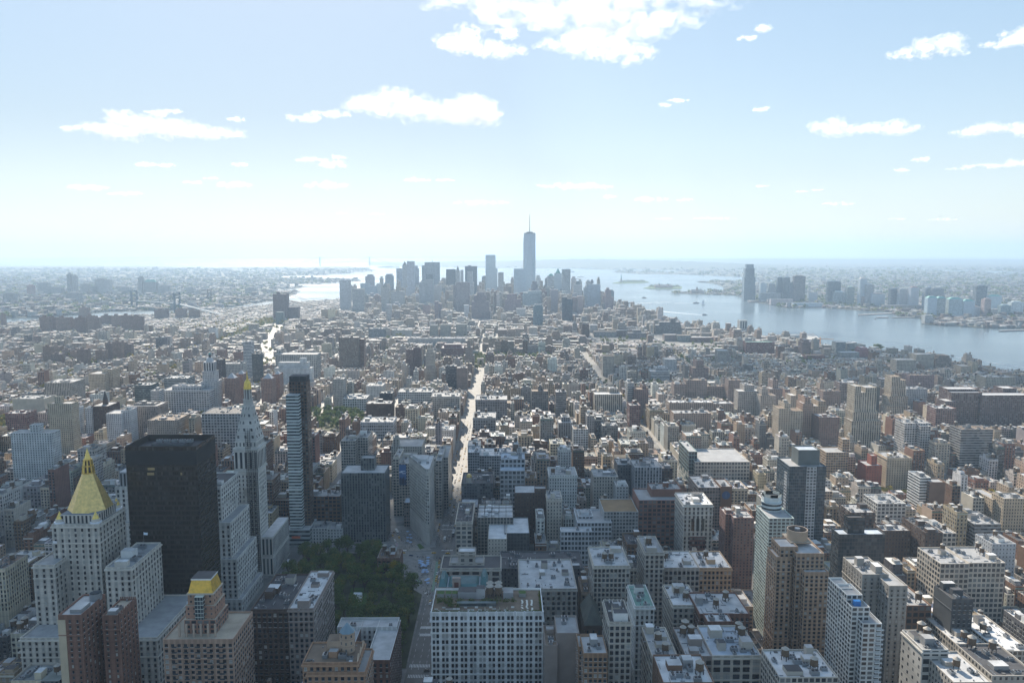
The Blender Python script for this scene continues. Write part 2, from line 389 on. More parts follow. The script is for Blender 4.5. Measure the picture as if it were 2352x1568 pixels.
ridge('hills', [(60, 596.5, 596), (200, 594.5, 593.5), (300, 594, 592.2), (480, 593.5, 591.8), (700, 593, 590.5), (850, 592.8, 589.8), (1050, 592.6, 589), (1200, 592.6, 589.4), (1400, 593, 590.5)], 'hillwood', 5000, 4)
ridge('hills', [(1300, 601, 594.5), (1450, 601, 593.5), (1650, 602, 593.8), (1850, 603, 594.2), (2050, 603.5, 595), (2250, 604, 596), (2500, 605, 598)], 'hillwood', 8000, 5)
# islands in the harbour
slab('island', gp((1406, 650.5), (1425, 651), (1470, 650.2), (1492, 648.5), (1484, 645.8), (1450, 645.5), (1425, 646.5), (1412, 648.5)), .8, 'lawn')
slab('island', gp((1477, 662), (1500, 663.4), (1540, 663.3), (1566, 662.5), (1566, 658.5), (1545, 656.3), (1500, 656.5), (1486, 659.5)), .8, 'lawn')
slab('park_lawn', gp((1412, 708), (1430, 716), (1445, 722), (1470, 721.5), (1462, 716), (1436, 708)), .3, 'lawn', z0=-2.4)
# ------------------------------------------------------------------ the air
HAZE = 0.000068
hm, n, l, b = newmat('haze'); n.remove(b)
pv = n.new('ShaderNodeVolumePrincipled'); pv.inputs['Color'].default_value = (.53, .71, .91, 1)
pv.inputs['Density'].default_value = HAZE; pv.inputs['Anisotropy'].default_value = .35
l.new(pv.outputs[0], n['Material Output'].inputs['Volume'])
mb = MB(); mb.box(-46000, 46000, -46000, 46000, -3.6, 640, 'haze', (1, 1, 1), rm='haze', bottom=True)
hz = mb.build('haze'); hz['kind'] = 'stuff'
# ------------------------------------------------------------------ clouds
def cloudmat(name, dens, soft=True, lo=.40, hi=.60, rel=1.0):
    m, n, l, b = newmat(name); n.remove(b)
    v = n.new('ShaderNodeVolumePrincipled'); v.inputs['Color'].default_value = (1, 1, 1, 1); v.inputs['Anisotropy'].default_value = .3
    v.inputs['Density'].default_value = dens
    if soft:
        tc = n.new('ShaderNodeTexCoord'); oi = n.new('ShaderNodeObjectInfo')
        # the size of a puff is stored as the object's pass colour
        sc_ = n.new('ShaderNodeVectorMath'); sc_.operation = 'SCALE'; l.new(tc.outputs['Object'], sc_.inputs[0])
        sx = n.new('ShaderNodeSeparateColor'); l.new(oi.outputs['Color'], sx.inputs[0]); l.new(sx.outputs[0], sc_.inputs['Scale'])
        t = n.new('ShaderNodeTexNoise'); t.inputs['Scale'].default_value = rel; t.inputs['Detail'].default_value = 7; t.inputs['Roughness'].default_value = .62
        l.new(sc_.outputs[0], t.inputs['Vector'])
        mr = n.new('ShaderNodeMapRange'); mr.inputs[1].default_value = lo; mr.inputs[2].default_value = hi; mr.inputs[3].default_value = 0; mr.inputs[4].default_value = 1
        l.new(t.outputs['Fac'], mr.inputs[0])
        l.new(mth(n, l, 'MULTIPLY', mth(n, l, 'MULTIPLY', mr.outputs[0], sx.outputs[1]), dens), v.inputs['Density'])
    l.new(v.outputs[0], n['Material Output'].inputs['Volume'])
    return m
cloudmat('cloud_vapour', .9, True, .34, .62)
cloudmat('cloud_veil', .7, True, .47, .78, 2.2)
CLOUDZ = 1500.0
def vnoise(seed):
    from mathutils import noise
    return lambda p, f: noise.fractal(Vector((p[0] * f + seed * 17.3, p[1] * f - seed * 5.1, p[2] * f + seed)), 1.0, 2.1, 5)
def cloud(blobs, label, seed, alt=CLOUDZ):
    """blobs: (px, py, half width, half height) ellipses; puffs are scattered in their true volume at the height of the cloud layer"""
    import bmesh
    bx = sum(b[0] for b in blobs) / len(blobs); by = max(b[1] for b in blobs)
    d0 = ray(bx, by); t = (alt - CAMZ) / d0.z; D = d0.y * t
    c0 = CAMP + d0 * t; fn = vnoise(seed); big = max(b[2] for b in blobs) > 60
    hm_ = max(b[3] for b in blobs) * D / FPX; objs = []
    for nm, grow, mat in (('cloud', .66, 'cloud_vapour'), ('cloud_veil', 1.3, 'cloud_veil')):
        r = random.Random(seed); bm = bmesh.new()
        for (px, py, hw, hh) in blobs:
            c = CAMP + ray(px, py) * (D / ray(px, py).y); k = D / FPX * 1.02
            for i in range(int(6 + hw / hh * 3.0)):
                u = r.uniform(-1, 1); h = math.sqrt(max(0, 1 - u * u))
                q = (c.x + u * hw * k * .92, c.y + r.uniform(-1, 1) * hh * k * 1.6, c.z + r.uniform(-.55, .75) * hh * k * h * .8)
                rad = hh * k * r.uniform(.42, .80) * (.45 + .55 * h); sx = r.uniform(1.1, 1.9)
                for vv in bmesh.ops.create_icosphere(bm, subdivisions=3, radius=1.0)['verts']:
                    p = vv.co.copy(); w_ = (q[0] + p.x * rad * sx, q[1] + p.y * rad, q[2] + p.z * rad * .8)
                    g = max(.25, 1 + .55 * fn(w_, 1.3 / rad) + .25 * fn(w_, 4.5 / rad)) * grow
                    vv.co = Vector((q[0] + p.x * rad * sx * g, q[1] + p.y * rad * g, max(q[2] + p.z * rad * .8 * g, c.z - hh * k * .9 * grow))) - c0
        ico = bpy.data.meshes.new(nm); bm.to_mesh(ico); bm.free()
        o = bpy.data.objects.new(nm, ico); col.objects.link(o)
        rm = o.modifiers.new('r', 'REMESH'); rm.mode = 'VOXEL'; rm.voxel_size = hm_ / (11 if big else 7)
        me2 = bpy.data.meshes.new_from_object(o.evaluated_get(bpy.context.evaluated_depsgraph_get()))
        o.modifiers.clear(); o.data = me2; me2.materials.clear(); me2.materials.append(MATS[mat]); bpy.data.meshes.remove(ico)
        o.color = (min(1, 1.1 / hm_), min(1, 1.7 / hm_), 0, 1)      # puff scale and density, in the cloud's own metres
        objs.append(o)
    objs[0].location = c0; objs[1].parent = objs[0]
    return tag(objs[0], label, 'cloud', 'clouds')
CL = [
 ([(1080, 8, 110, 22), (1180, 30, 130, 36), (1330, 35, 130, 45), (1430, 55, 90, 40), (1560, 40, 70, 26), (1580, 5, 150, 16), (1300, -60, 300, 60), (1180, -120, 250, 60), (1480, -110, 260, 60)], 'largest white cloud, filling the top edge of the sky'),
 ([(1080, 102, 70, 24), (1150, 118, 60, 18)], 'white cloud hanging under the left of the largest cloud'),
 ([(1160, 78, 26, 10)], 'small slanting cloud scrap between two bigger clouds, below the top edge'),
 ([(1290, 96, 70, 16), (1380, 105, 75, 30), (1450, 130, 50, 20)], 'torn white cloud hanging under the right of the largest cloud'),
 ([(210, 296, 70, 12), (330, 296, 110, 30), (470, 305, 90, 18)], 'long flat white cloud at left over the far borough'),
 ([(380, 258, 45, 8)], 'thin wisp floating over the long flat left cloud'),
 ([(543, 274, 20, 6)], 'small puff off the right end of the long flat left cloud'),
 ([(700, 272, 38, 10), (760, 263, 42, 10)], 'small ragged cloud left of the twin-humped cloud'),
 ([(860, 242, 60, 22), (930, 245, 70, 36), (1000, 262, 50, 22), (1065, 262, 68, 40)], 'twin-humped bright cloud above the downtown skyscrapers'),
 ([(2090, 125, 45, 14), (2150, 104, 50, 22), (2190, 122, 40, 8)], 'ragged cloud in the upper right of the sky'),
 ([(2290, 104, 40, 10), (2345, 84, 45, 20)], 'cloud cut by the right edge, high up'),
 ([(1925, 293, 58, 22)], 'left one of two plump clouds side by side at right'),
 ([(2042, 297, 56, 19)], 'right one of two plump clouds side by side at right'),
 ([(2240, 303, 45, 14), (2300, 298, 60, 16), (2360, 296, 30, 15)], 'flat cloud reaching the right edge at middle height'),
 ([(1716, 88, 18, 7)], 'tiny puff right of the largest cloud, lower of the two'), ([(1752, 68, 15, 9)], 'tiny frayed puff right of the largest cloud, upper of the two'),
 ([(1525, 242, 17, 6)], 'small flat puff, lower left of a close pair right of centre'), ([(1560, 231, 26, 5)], 'small flat streak, upper right of a close pair right of centre'),
 ([(1748, 252, 18, 6)], 'lone small puff high over the river'),
 ([(715, 367, 38, 6), (765, 378, 32, 9), (778, 362, 16, 6)], 'streaky low cloud left of centre with a raised right end'),
 ([(335, 379, 28, 6), (382, 380, 20, 5)], 'faint broken wisp under the long flat left cloud'),
 ([(550, 378, 19, 5)], 'faint short wisp between the left streaks'),
 ([(540, 425, 50, 8)], 'low flat cloud at left, largest of its three'), ([(444, 419, 24, 4)], 'low thin cloud at left, a small detached scrap'), ([(484, 410, 18, 4)], 'low thin puff topping a row of three at left'),
 ([(748, 426, 56, 9)], 'low flat cloud left of the tallest tower, bumpy on top'),
 ([(200, 432, 46, 8)], 'low faint cloud near the left edge, upper of two'), ([(287, 445, 44, 5)], 'low thin cloud near the left edge, lower of two'),
 ([(958, 414, 30, 6)], 'low small cloud, left of a level pair near centre'), ([(1022, 414, 21, 4)], 'low small cloud, right of a level pair near centre'),
 ([(1320, 428, 92, 9)], 'long low cloud just right of the tallest tower spire'), ([(1105, 466, 68, 6)], 'low thin cloud left of the tallest tower spire'),
 ([(1400, 452, 15, 5)], 'tiny puff under the long low cloud'), ([(1495, 458, 42, 7)], 'low cloud over the harbour islands, larger of two'), ([(1575, 459, 22, 4)], 'low cloud over the harbour islands, smaller of two'),
 ([(1751, 428, 15, 4)], 'tiny lone puff over the glass riverside tower'), ([(1842, 440, 16, 3), (1876, 436, 14, 3)], 'double low wisp over the far river bank'),
 ([(1925, 468, 36, 5)], 'low flat cloud over the far river bank towers'), ([(2200, 388, 30, 4), (2270, 382, 60, 7), (2340, 376, 30, 10)], 'long streak of cloud reaching the right edge'),
 ([(2070, 391, 20, 5)], 'small puff, lower of two stepping up at right'), ([(2116, 367, 22, 6)], 'small puff, upper of two stepping up at right'),
 ([(1640, 502, 54, 4)], 'very low thin cloud over the harbour horizon'), ([(2165, 504, 34, 4)], 'very low thin cloud at right near the tiny aeroplane'), ([(2060, 503, 22, 3)], 'very low faint wisp left of the tiny aeroplane'),
 ([(867, 492, 18, 2.5)], 'very low faint wisp left of the downtown towers'), ([(785, 490, 14, 2.2)], 'faintest low wisp over the distant bridge'), ([(1525, 503, 22, 3)], 'very low short wisp right of the tallest tower'),
]
if not globals().get('NOCLOUD'):
    for i, (bl, lb) in enumerate(CL): cloud(bl, lb, i + 3)
    pass
# the broad cloud overhead, above the frame: its shadow lies on the near streets
cloudmat('cloud_dense', .016, False)
def overhead(sx0, sx1, sy0, sy1, alt, n, seed, label):
    r = random.Random(seed); off = alt / math.tan(SUN_EL); ox, oy = off * math.sin(SUN_AZ), off * math.cos(SUN_AZ)
    import bmesh
    bm = bmesh.new(); c = Vector(((sx0 + sx1) / 2 + ox, (sy0 + sy1) / 2 + oy, alt)); fn = vnoise(seed)
    for i in range(n):
        x, y = r.uniform(sx0, sx1) - (sx0 + sx1) / 2, r.uniform(sy0, sy1) - (sy0 + sy1) / 2; rad = r.uniform(110, 190)
        for vv in bmesh.ops.create_icosphere(bm, subdivisions=3, radius=1.0)['verts']:
            p = vv.co.copy(); w_ = (x + p.x * rad, y + p.y * rad, p.z * rad); g = max(.4, 1 + .5 * fn(w_, .008)); vv.co = Vector((x + p.x * rad * 1.3 * g, y + p.y * rad * g, p.z * 95 * g))
    me = bpy.data.meshes.new('cloud'); bm.to_mesh(me); bm.free()
    o = bpy.data.objects.new('cloud', me); col.objects.link(o); o.location = c
    rm = o.modifiers.new('r', 'REMESH'); rm.mode = 'VOXEL'; rm.voxel_size = 22
    me2 = bpy.data.meshes.new_from_object(o.evaluated_get(bpy.context.evaluated_depsgraph_get())); o.modifiers.clear(); o.data = me2
    me2.materials.clear(); me2.materials.append(MATS['cloud_dense']); tag(o, label, 'cloud', 'clouds')
overhead(-900, 60, 180, 840, 1500, 60, 5, 'broad cloud overhead above the frame, shading the near streets')
# ------------------------------------------------------------------ named buildings
T = {'white': (.66, .66, .64), 'cream': (.55, .50, .41), 'lime': (.52, .47, .40), 'stone': (.42, .385, .335), 'tan': (.44, .31, .20), 'beige': (.52, .42, .30),
     'orange': (.36, .22, .14), 'brick': (.21, .115, .085), 'red': (.32, .10, .065), 'brown': (.20, .12, .08), 'dkbrown': (.11, .075, .058), 'grey': (.28, .28, .28),
     'dgrey': (.12, .125, .13), 'black': (.042, .033, .026), 'blue': (.17, .23, .28), 'green': (.25, .33, .32), 'taupe': (.30, .25, .22), 'steel': (.38, .39, .40), 'pink': (.40, .20, .19)}
RT = {'silver': (.46, .46, .46), 'white': (.60, .60, .60), 'grey': (.33, .33, .33), 'tar': (.075, .075, .08), 'brown': (.20, .15, .11), 'tan': (.42, .36, .28), 'green': (.20, .33, .28), 'blue': (.42, .47, .53)}
HEROES = []          # footprints, heights and the part of the picture each must keep clear
PROT = []            # (px0, px1, py bottom, Y): nothing nearer may rise above py bottom there
def mesh_tank():
    m = MB(); m.cone(0, 0, 2.1, 2.6, 6.6, 12, 'tank_wood', (.1, .1, .1), 2.05); m.cone(0, 0, 2.35, 6.6, 8.2, 12, 'tank_cap', (.3, .3, .3)); return m.mesh('water_tank')
def mesh_stand():
    m = MB()
    for a in (-1.4, 1.4):
        for b in (-1.4, 1.4): m.box(a - .17, a + .17, b - .17, b + .17, 0, 2.5, 'steel_dark', (.1,) * 3, rm='steel_dark')
    m.box(-1.9, 1.9, -1.9, 1.9, 2.5, 2.6, 'steel_dark', (.1,) * 3, rm='steel_dark', bottom=True); return m.mesh('tank_stand')
def mesh_fan():
    m = MB(); m.box(-1.6, 1.6, -1.1, 1.1, 0, 1.7, 'metal_grey', (.4,) * 3, rm='metal_grey'); m.cone(-.7, 0, .6, 1.7, 2.1, 8, 'steel_dark', (.1,) * 3, .6); m.cone(.8, 0, .6, 1.7, 2.1, 8, 'steel_dark', (.1,) * 3, .6); return m.mesh('roof_vent')
TANK, STAND, FAN = mesh_tank(), mesh_stand(), mesh_fan()
def tank(root, x, y, z, s=1.0):
    o = inst('water_tank', TANK, root, (x, y, z), rng.uniform(0, 1), s); inst('tank_stand', STAND, o); return o
WINM = {}
def window_mesh(w, h, mat):
    k = (round(w, 2), round(h, 2), mat)
    if k not in WINM:
        m = MB(); m.face([(-w / 2, -.05, 0), (w / 2, -.05, 0), (w / 2, -.05, h), (-w / 2, -.05, h)], mat)
        m.box(-w / 2 - .15, w / 2 + .15, -.22, 0, -.22, 0, 'wallplain', (.42, .41, .39), rm='wallplain', rt=(.42, .41, .39))
        m.box(-.04, .04, -.09, -.05, 0, h, 'steel_dark', (.1,) * 3, top=False); m.box(-w / 2, w / 2, -.085, -.05, h * .5 - .04, h * .5 + .04, 'steel_dark', (.1,) * 3)
        WINM[k] = m.mesh('window')
    return WINM[k]
def put_windows(root, faces, bay, fl, ww, wh, r, pairs=False, cap=100):
    """faces: (ax, ay, bx, by, z0, z1) in the thing's own space, outward side to the right of a -> b seen from above"""
    L = []
    for (ax, ay, bx, by, z0, z1) in faces:
        D = math.hypot(bx - ax, by - ay); nb = max(1, round((D - .8) / bay)); nf = max(1, int((z1 - z0) / fl)); rz = math.atan2(by - ay, bx - ax)
        for j in range(nf):
            for i in range(nb):
                for off in ((-.21, .21) if pairs else (0,)):
                    t = (i + .5 + off) / nb
                    L.append((j, rz, ax + (bx - ax) * t, ay + (by - ay) * t, z1 - (j + 1) * fl + (fl - wh) * .5))
    L.sort(key=lambda q: (q[0], abs(q[1])))
    rest = MB()
    for i, (j, rz, x, y, z) in enumerate(L):
        mat = r.choices(['win_dark', 'win_mid', 'win_blind'], [.62, .27, .11])[0]
        if i < cap: inst('window', window_mesh(ww, wh, mat), root, (x, y, z), rz)
        else:
            c, s = math.cos(rz), math.sin(rz)
            def P(a, b, zz): return (x + a * c - b * s, y + a * s + b * c, z + zz)
            rest.face([P(-ww / 2, -.05, 0), P(ww / 2, -.05, 0), P(ww / 2, -.05, wh), P(-ww / 2, -.05, wh)], mat)
            rest.face([P(-ww / 2 - .15, -.2, 0), P(ww / 2 + .15, -.2, 0), P(ww / 2 + .15, -.05, 0), P(-ww / 2 - .15, -.05, 0)], 'wallplain', (.42, .41, .39))
    if rest.f: rest.build('window', root)['kind'] = 'stuff'
def spans(c, x0, x1, y, Y):
    p = atY(*cr(c, x0, y), Y); q = atY(*cr(c, x1, y), Y); return p.x, q.x, (p.z + q.z) / 2
def register(name, label, X0, X1, Y0, Y1, H, root, vis=None, short=None):
    h = dict(name=name, label=label, b=(X0, X1, Y0, Y1), H=H, root=root, short=short)
    HEROES.append(h)
    if vis: 
        a, _ = proj(X0, Y0, H); b, _ = proj(X1, Y0, H); a2, _ = proj(X0, Y1, H); b2, _ = proj(X1, Y1, H)
        PROT.append((min(a, a2), max(b, b2), vis, Y0))
    return h
def dress(root, x0, x1, y0, y1, z, r, tanks=0, bulk=1, fans=3, tint=(.3, .3, .3), rt=None):
    """roof clutter, each piece a part of its building (local coordinates)"""
    w, d = x1 - x0, y1 - y0
    spots = []
    def spot(a, b):
        for _ in range(30):
            x = r.uniform(x0 + 1.2 + a, max(x0 + 1.3 + a, x1 - 1.2 - a)); y = r.uniform(y0 + 1.2 + b, max(y0 + 1.3 + b, y1 - 1.2 - b))
            if all(abs(x - s[0]) > a + s[2] or abs(y - s[1]) > b + s[3] for s in spots): break
        spots.append((x, y, a + .3, b + .3)); return x, y
    for _ in range(bulk):
        a, b = min(w * .35, r.uniform(2, 4.5)), min(d * .3, r.uniform(2, 4)); h = r.uniform(2.6, 5.5)
        x, y = spot(a, b); m = MB(); t = tint if r.random() < .6 else r.choice([T['stone'], T['grey'], T['white']])
        m.box(x - a, x + a, y - b, y + b, z, z + h, 'wallplain', t, rt=rt or r.choice([RT['silver'], RT['grey'], RT['white'], RT['tar']])); m.build('bulkhead', root)
    for _ in range(tanks):
        x, y = spot(2.4, 2.4); tank(root, x, y, z, r.uniform(.9, 1.15))
    if w * d > 160 and bulk:
        pm_ = MB()
        for _ in range(int(min(26, w * d / 42))):
            x, y = r.uniform(x0 + 1, x1 - 1), r.uniform(y0 + 1, y1 - 1); q = r.random()
            if q < .35: pm_.box(x - .3, x + .3, y - .3, y + .3, z, z + r.uniform(.5, 1.6), 'metal_grey', (.4,) * 3, rm='metal_grey')
            elif q < .6: pm_.box(x - r.uniform(1, 4), x + r.uniform(1, 3), y - .2, y + .2, z, z + .5, 'metal_grey', (.4,) * 3, rm='metal_grey')
            elif q < .8: pm_.box(x - 1, x + 1, y - .8, y + .8, z, z + r.uniform(.3, 1.0), 'wallplain', r.choice([(.12,) * 3, (.5,) * 3, (.3,) * 3]))
            else: pm_.box(x - .15, x + .15, y - r.uniform(1, 4), y + r.uniform(1, 4), z, z + .5, 'metal_grey', (.4,) * 3, rm='metal_grey')
        pm_.build('roof_fittings', root)['kind'] = 'stuff'
    for _ in range(fans + (int(w * d / 350) if bulk else 0)):
        x, y = spot(1.7, 1.2); inst('roof_vent', FAN, root, (x, y, z), r.choice([0, math.pi / 2]), r.uniform(.8, 1.5))
def hero(name, label, cat, boxes, tint, pat='punched', bay=3.2, fl=3.6, roof='grey', vis=None, win=None, tanks=0, bulk=1, fans=2, cornice=False, par=1.1, side=None, short=None, group=None, seed=None, sidewin=True, roofmat=None, ptint=None):
    r = random.Random(seed if seed is not None else len(HEROES) * 13 + 5)
    tint = T.get(tint, tint); rt = RT.get(roof, roof)
    R = []
    for i, b in enumerate(boxes):
        X0, X1, H = spans(b[0], b[1], b[2], b[3], b[4]); R.append((X0 - .03 * i, X1 + .03 * i, b[4], b[4] + b[5], H))
    bx0 = min(q[0] for q in R); bx1 = max(q[1] for q in R); by0 = min(q[2] for q in R); by1 = max(q[3] for q in R); H = max(q[4] for q in R)
    cx, cy = (bx0 + bx1) / 2, (by0 + by1) / 2
    root = thing(name, label, cat, (cx, cy, 0), group)
    faces = []
    for i, (X0, X1, Y0, Y1, h) in enumerate(R):
        o = boxes[i][6] if len(boxes[i]) > 6 else {}
        x0, x1, y0, y1 = X0 - cx, X1 - cx, Y0 - cy, Y1 - cy
        bp = o.get('pat', pat); bt = T.get(o.get('tint', tint), o.get('tint', tint)); brt = RT.get(o.get('roof', rt), o.get('roof', rt))
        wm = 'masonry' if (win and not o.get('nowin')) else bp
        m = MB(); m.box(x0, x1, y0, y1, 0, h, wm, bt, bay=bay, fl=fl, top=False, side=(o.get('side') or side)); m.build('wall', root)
        m = MB(); p = o.get('par', par); m.face([(x0 + .4, y0 + .4, h - p), (x1 - .4, y0 + .4, h - p), (x1 - .4, y1 - .4, h - p), (x0 + .4, y1 - .4, h - p)], roofmat or 'roofing', brt)
        m.build('roof', root)
        m = MB(); m.parapet(x0, x1, y0, y1, h - p, p, .4, T.get(ptint, tuple(min(1, c * 1.15) for c in bt))); m.build('parapet', root)
        if cornice and not o.get('nocor'):
            m = MB(); m.box(x0 - .7, x1 + .7, y0 - .7, y1 + .7, h - 2.6, h - 1.6, 'wallplain', tuple(min(1, c * 1.1) for c in bt), bottom=True, rm='wallplain', rt=bt); m.build('cornice', root)
        if win and not o.get('nowin') and h > 30 and y1 - y0 > 9:
            for zz in ([h - 2.2 - 3 * fl, h * .42] if r.random() < .7 else [h - 2.2 - 2 * fl]):
                m = MB(); m.box(x0 - .35, x1 + .35, y0 - .35, y1 + .35, zz - .1, zz + .55, 'wallplain', tuple(min(1, c * 1.12) for c in bt), rm='wallplain', bottom=True); m.build('string_course', root)
        if win and not o.get('nowin'):
            zb = o.get('zb', 0)
            faces.append((x0, y0, x1, y0, zb, h - 2.2))
            if sidewin and not side and not o.get('side'):
                if (X0 + X1) / 2 < -10: faces.append((x1, y0, x1, y1, zb, h - 2.2))
                elif (X0 + X1) / 2 > 10: faces.append((x0, y1, x0, y0, zb, h - 2.2))
        inner = any(k != i and R[k][4] > h + 1 and R[k][0] < X1 - 1 and R[k][1] > X0 + 1 and R[k][2] < Y1 - 1 and R[k][3] > Y0 + 1 for k in range(len(R)))
        if not inner and not o.get('bare'): dress(root, x0 + .5, x1 - .5, y0 + .5, y1 - .5, h - p, r, o.get('tanks', tanks), o.get('bulk', bulk), o.get('fans', fans), bt)
    if win: put_windows(root, faces, bay, fl, win[0], win[1], r, pairs=len(win) > 2)
    for q in R: register(name, label, q[0], q[1], q[2], q[3], q[4], root, None, short)
    HEROES[-1]['main'] = True
    if vis:
        a = [proj(x, y, z)[0] for q in R for x in q[:2] for y in q[2:4] for z in (q[4],)]
        PROT.append((min(a), max(a), cr(boxes[0][0], 0, vis)[1], by0))
    return root, R, (cx, cy)
def pole_flag(root, x, y, z, h=9, cloth=(.6, .65, .72)):
    m = MB(); m.cone(x, y, .12, z, z + h, 6, 'metal_grey', (.5,) * 3, .06); p = m.build('flagpole', root)
    m = MB(); m.face([(x, y, z + h - .1), (x, y, z + h - 2.1), (x + 1.6, y + .4, z + h - 2.5), (x + 3.0, y, z + h - 2.3), (x + 3.1, y + .1, z + h - .5), (x + 1.6, y + .4, z + h - .6)], 'painted', cloth)
    m.build('flag', p)

# ---- tower with the gold pyramid
def gold_pyramid():
    tl = (.56, .52, .46)
    rt, R, (cx, cy) = hero('office_tower', 'limestone tower crowned by a tall gilded pyramid roof at far left', 'tower',
        [('A', 312, 600, 602, 535, 38, dict(bare=1)), ('A', 198, 330, 848, 521, 42), ('A', 640, 800, 862, 516, 46, dict(bulk=2)), ('A', 120, 955, 1290, 500, 66, dict(bulk=2, fans=8))],
        tl, bay=4.4, fl=4.0, win=(1.5, 2.3), vis=1290, cornice=True, short='gold pyramid tower')
    X0, X1, Y0, Y1, H = R[0]; X = (X0 + X1) / 2 - cx + 1.0; Y = 555 - cy
    m = MB(); m.prism([(X - 13, Y - 17), (X + 13, Y - 17), (X + 13, Y + 14), (X - 13, Y + 14)], H - 1, H + 6, 'pier', tl, rt=(.2, .22, .25), bay=3, fl=6); m.build('attic', rt)
    m = MB(); m.cone(X, Y, 15.2, H + 6.01, 157.6, 8, 'gilded', (.78, .55, .20), 4.2, a0=math.pi / 8); pyr = m.build('pyramid_roof', rt)
    m = MB(); m.cone(X, Y, 4.6, 157.6, 158.4, 8, 'gilded', (.75, .5, .12), 4.6, a0=math.pi / 8); m.cone(X, Y, 2.6, 158.4, 166, 8, 'steel_dark', (.1,) * 3, 2.2)
    for i in range(8):
        a = math.pi / 8 + i * math.pi / 4
        m.bar((X + 3.6 * math.cos(a), Y + 3.6 * math.sin(a), 158.4), (X + 3.2 * math.cos(a), Y + 3.2 * math.sin(a), 163.4), .5, 'gilded', (.78, .55, .14))
        m.bar((X + 3.0 * math.cos(a), Y + 3.0 * math.sin(a), 163.4), (X + 2.5 * math.cos(a), Y + 2.5 * math.sin(a), 167.6), .42, 'gilded', (.78, .55, .14))
    m.cone(X, Y, 3.9, 162.8, 163.6, 8, 'gilded', (.75, .5, .12), 3.9); m.cone(X, Y, 3.1, 167.4, 168.0, 8, 'gilded', (.75, .5, .12), 3.1)
    m.build('lantern', rt)
    m = MB(); m.cone(X, Y, 2.4, 168, 176.5, 8, 'gilded', (.80, .58, .16)); m.build('spire', rt)
    for sx, sy in ((-1, -1), (1, -1), (1, 1), (-1, 1)):
        px, py = (X0 + X1) / 2 - cx + sx * ((X1 - X0) / 2 - 4), (Y0 + Y1) / 2 - cy + sy * ((Y1 - Y0) / 2 - 4)
        m = MB(); m.cone(px, py, 3.1, H - 1, H + 3, 10, 'wallplain', tl, 2.9); tu = m.build('corner_turret', rt)
        m = MB(); m.cone(px, py, 2.6, H + 3, H + 8.5, 8, 'gilded', (.78, .56, .15)); m.build('turret_cap', tu)
        m = MB(); m.cone(px, py, 4.0, H - 1.2, H + .9, 10, 'painted', (.72, .75, .80), 4.0); m.build('scaffold_wrap', tu)
    Xr = R[2][1] - cx; pole_flag(rt, Xr - 5, R[2][2] + 30 - cy, R[2][4], 14, (.6, .7, .8)); pole_flag(rt, R[1][0] + 8 - cx, R[1][2] + 12 - cy, R[1][4], 13, (.7, .7, .72))
    return rt
gold_pyramid()
# ---- black glass slab
rt, R, (cx, cy) = hero('office_slab', 'tall flat-topped black glass office slab beside the gold pyramid tower', 'tower',
    [('A', 760, 1193, 128, 578, 38, dict(bare=1, roof='tar'))], 'black', 'blackglass', 1.45, 3.9, vis=1120, par=5, short='black glass slab')
m = MB(); x0, x1 = R[0][0] - cx, R[0][1] - cx; H = R[0][4]
m.box(x0 + 14, x1 - 14, -6, 9, H - 5, H - 1.5, 'wallplain', T['dgrey'], rt=RT['tar']); m.build('bulkhead', rt)
for i in range(5): inst('roof_vent', FAN, rt, (x0 + 18 + i * 6, 0, H - 1.5), 0, 1.3)
m = MB(); m.box(x0 - .08, x1 + .08, -19.1, 19.1, H - 14.5, H - 3.2, 'wallplain', (.028, .027, .027), top=False); m.build('louvre_band', rt)
m = MB()
for i, j in ((.30, 5), (.325, 5), (.35, 5), (.375, 5), (.29, 6), (.315, 6), (.34, 6), (.365, 6), (.76, 6)):
    x = x0 + (x1 - x0) * i; z = H - j * 3.9 + .8
    m.face([(x, -19.06, z), (x + 1.35, -19.06, z), (x + 1.35, -19.06, z + 2.0), (x, -19.06, z + 2.0)], 'wallplain', (.34, .25, .12))
m.build('tan_blinds', rt)  # plain tan panes over a few upper windows
# ---- white stepped block behind it
rt, R, (cx, cy) = hero('office_block', 'pale stone block stepping down to the right behind the black glass slab', 'office',
    [('A', 700, 1345, 372, 668, 44, dict(roof='tar')), ('A', 680, 1402, 592, 662, 50), ('A', 672, 1440, 815, 657, 55), ('A', 668, 1472, 1060, 653, 59)],
    (.62, .60, .56), bay=4.6, fl=4.2, win=(1.7, 2.5), vis=1170, cornice=False, short='pale stepped block')
X0, X1, Y0, Y1, H = R[0]
m = MB(); m.box(X1 - cx - 32, X1 - cx - 8, 2 - 18, 18 - 18, H - 1.1, H + 5, 'ribbon', T['steel'], rt=RT['tar']); m.build('bulkhead', rt)
m = MB(); m.box(X0 - cx + 4, X0 - cx + 26, -14, 4, H - 1.1, H + 13, 'pier', T['steel'], rt=RT['silver'], bay=3, fl=20); m.build('bulkhead', rt)
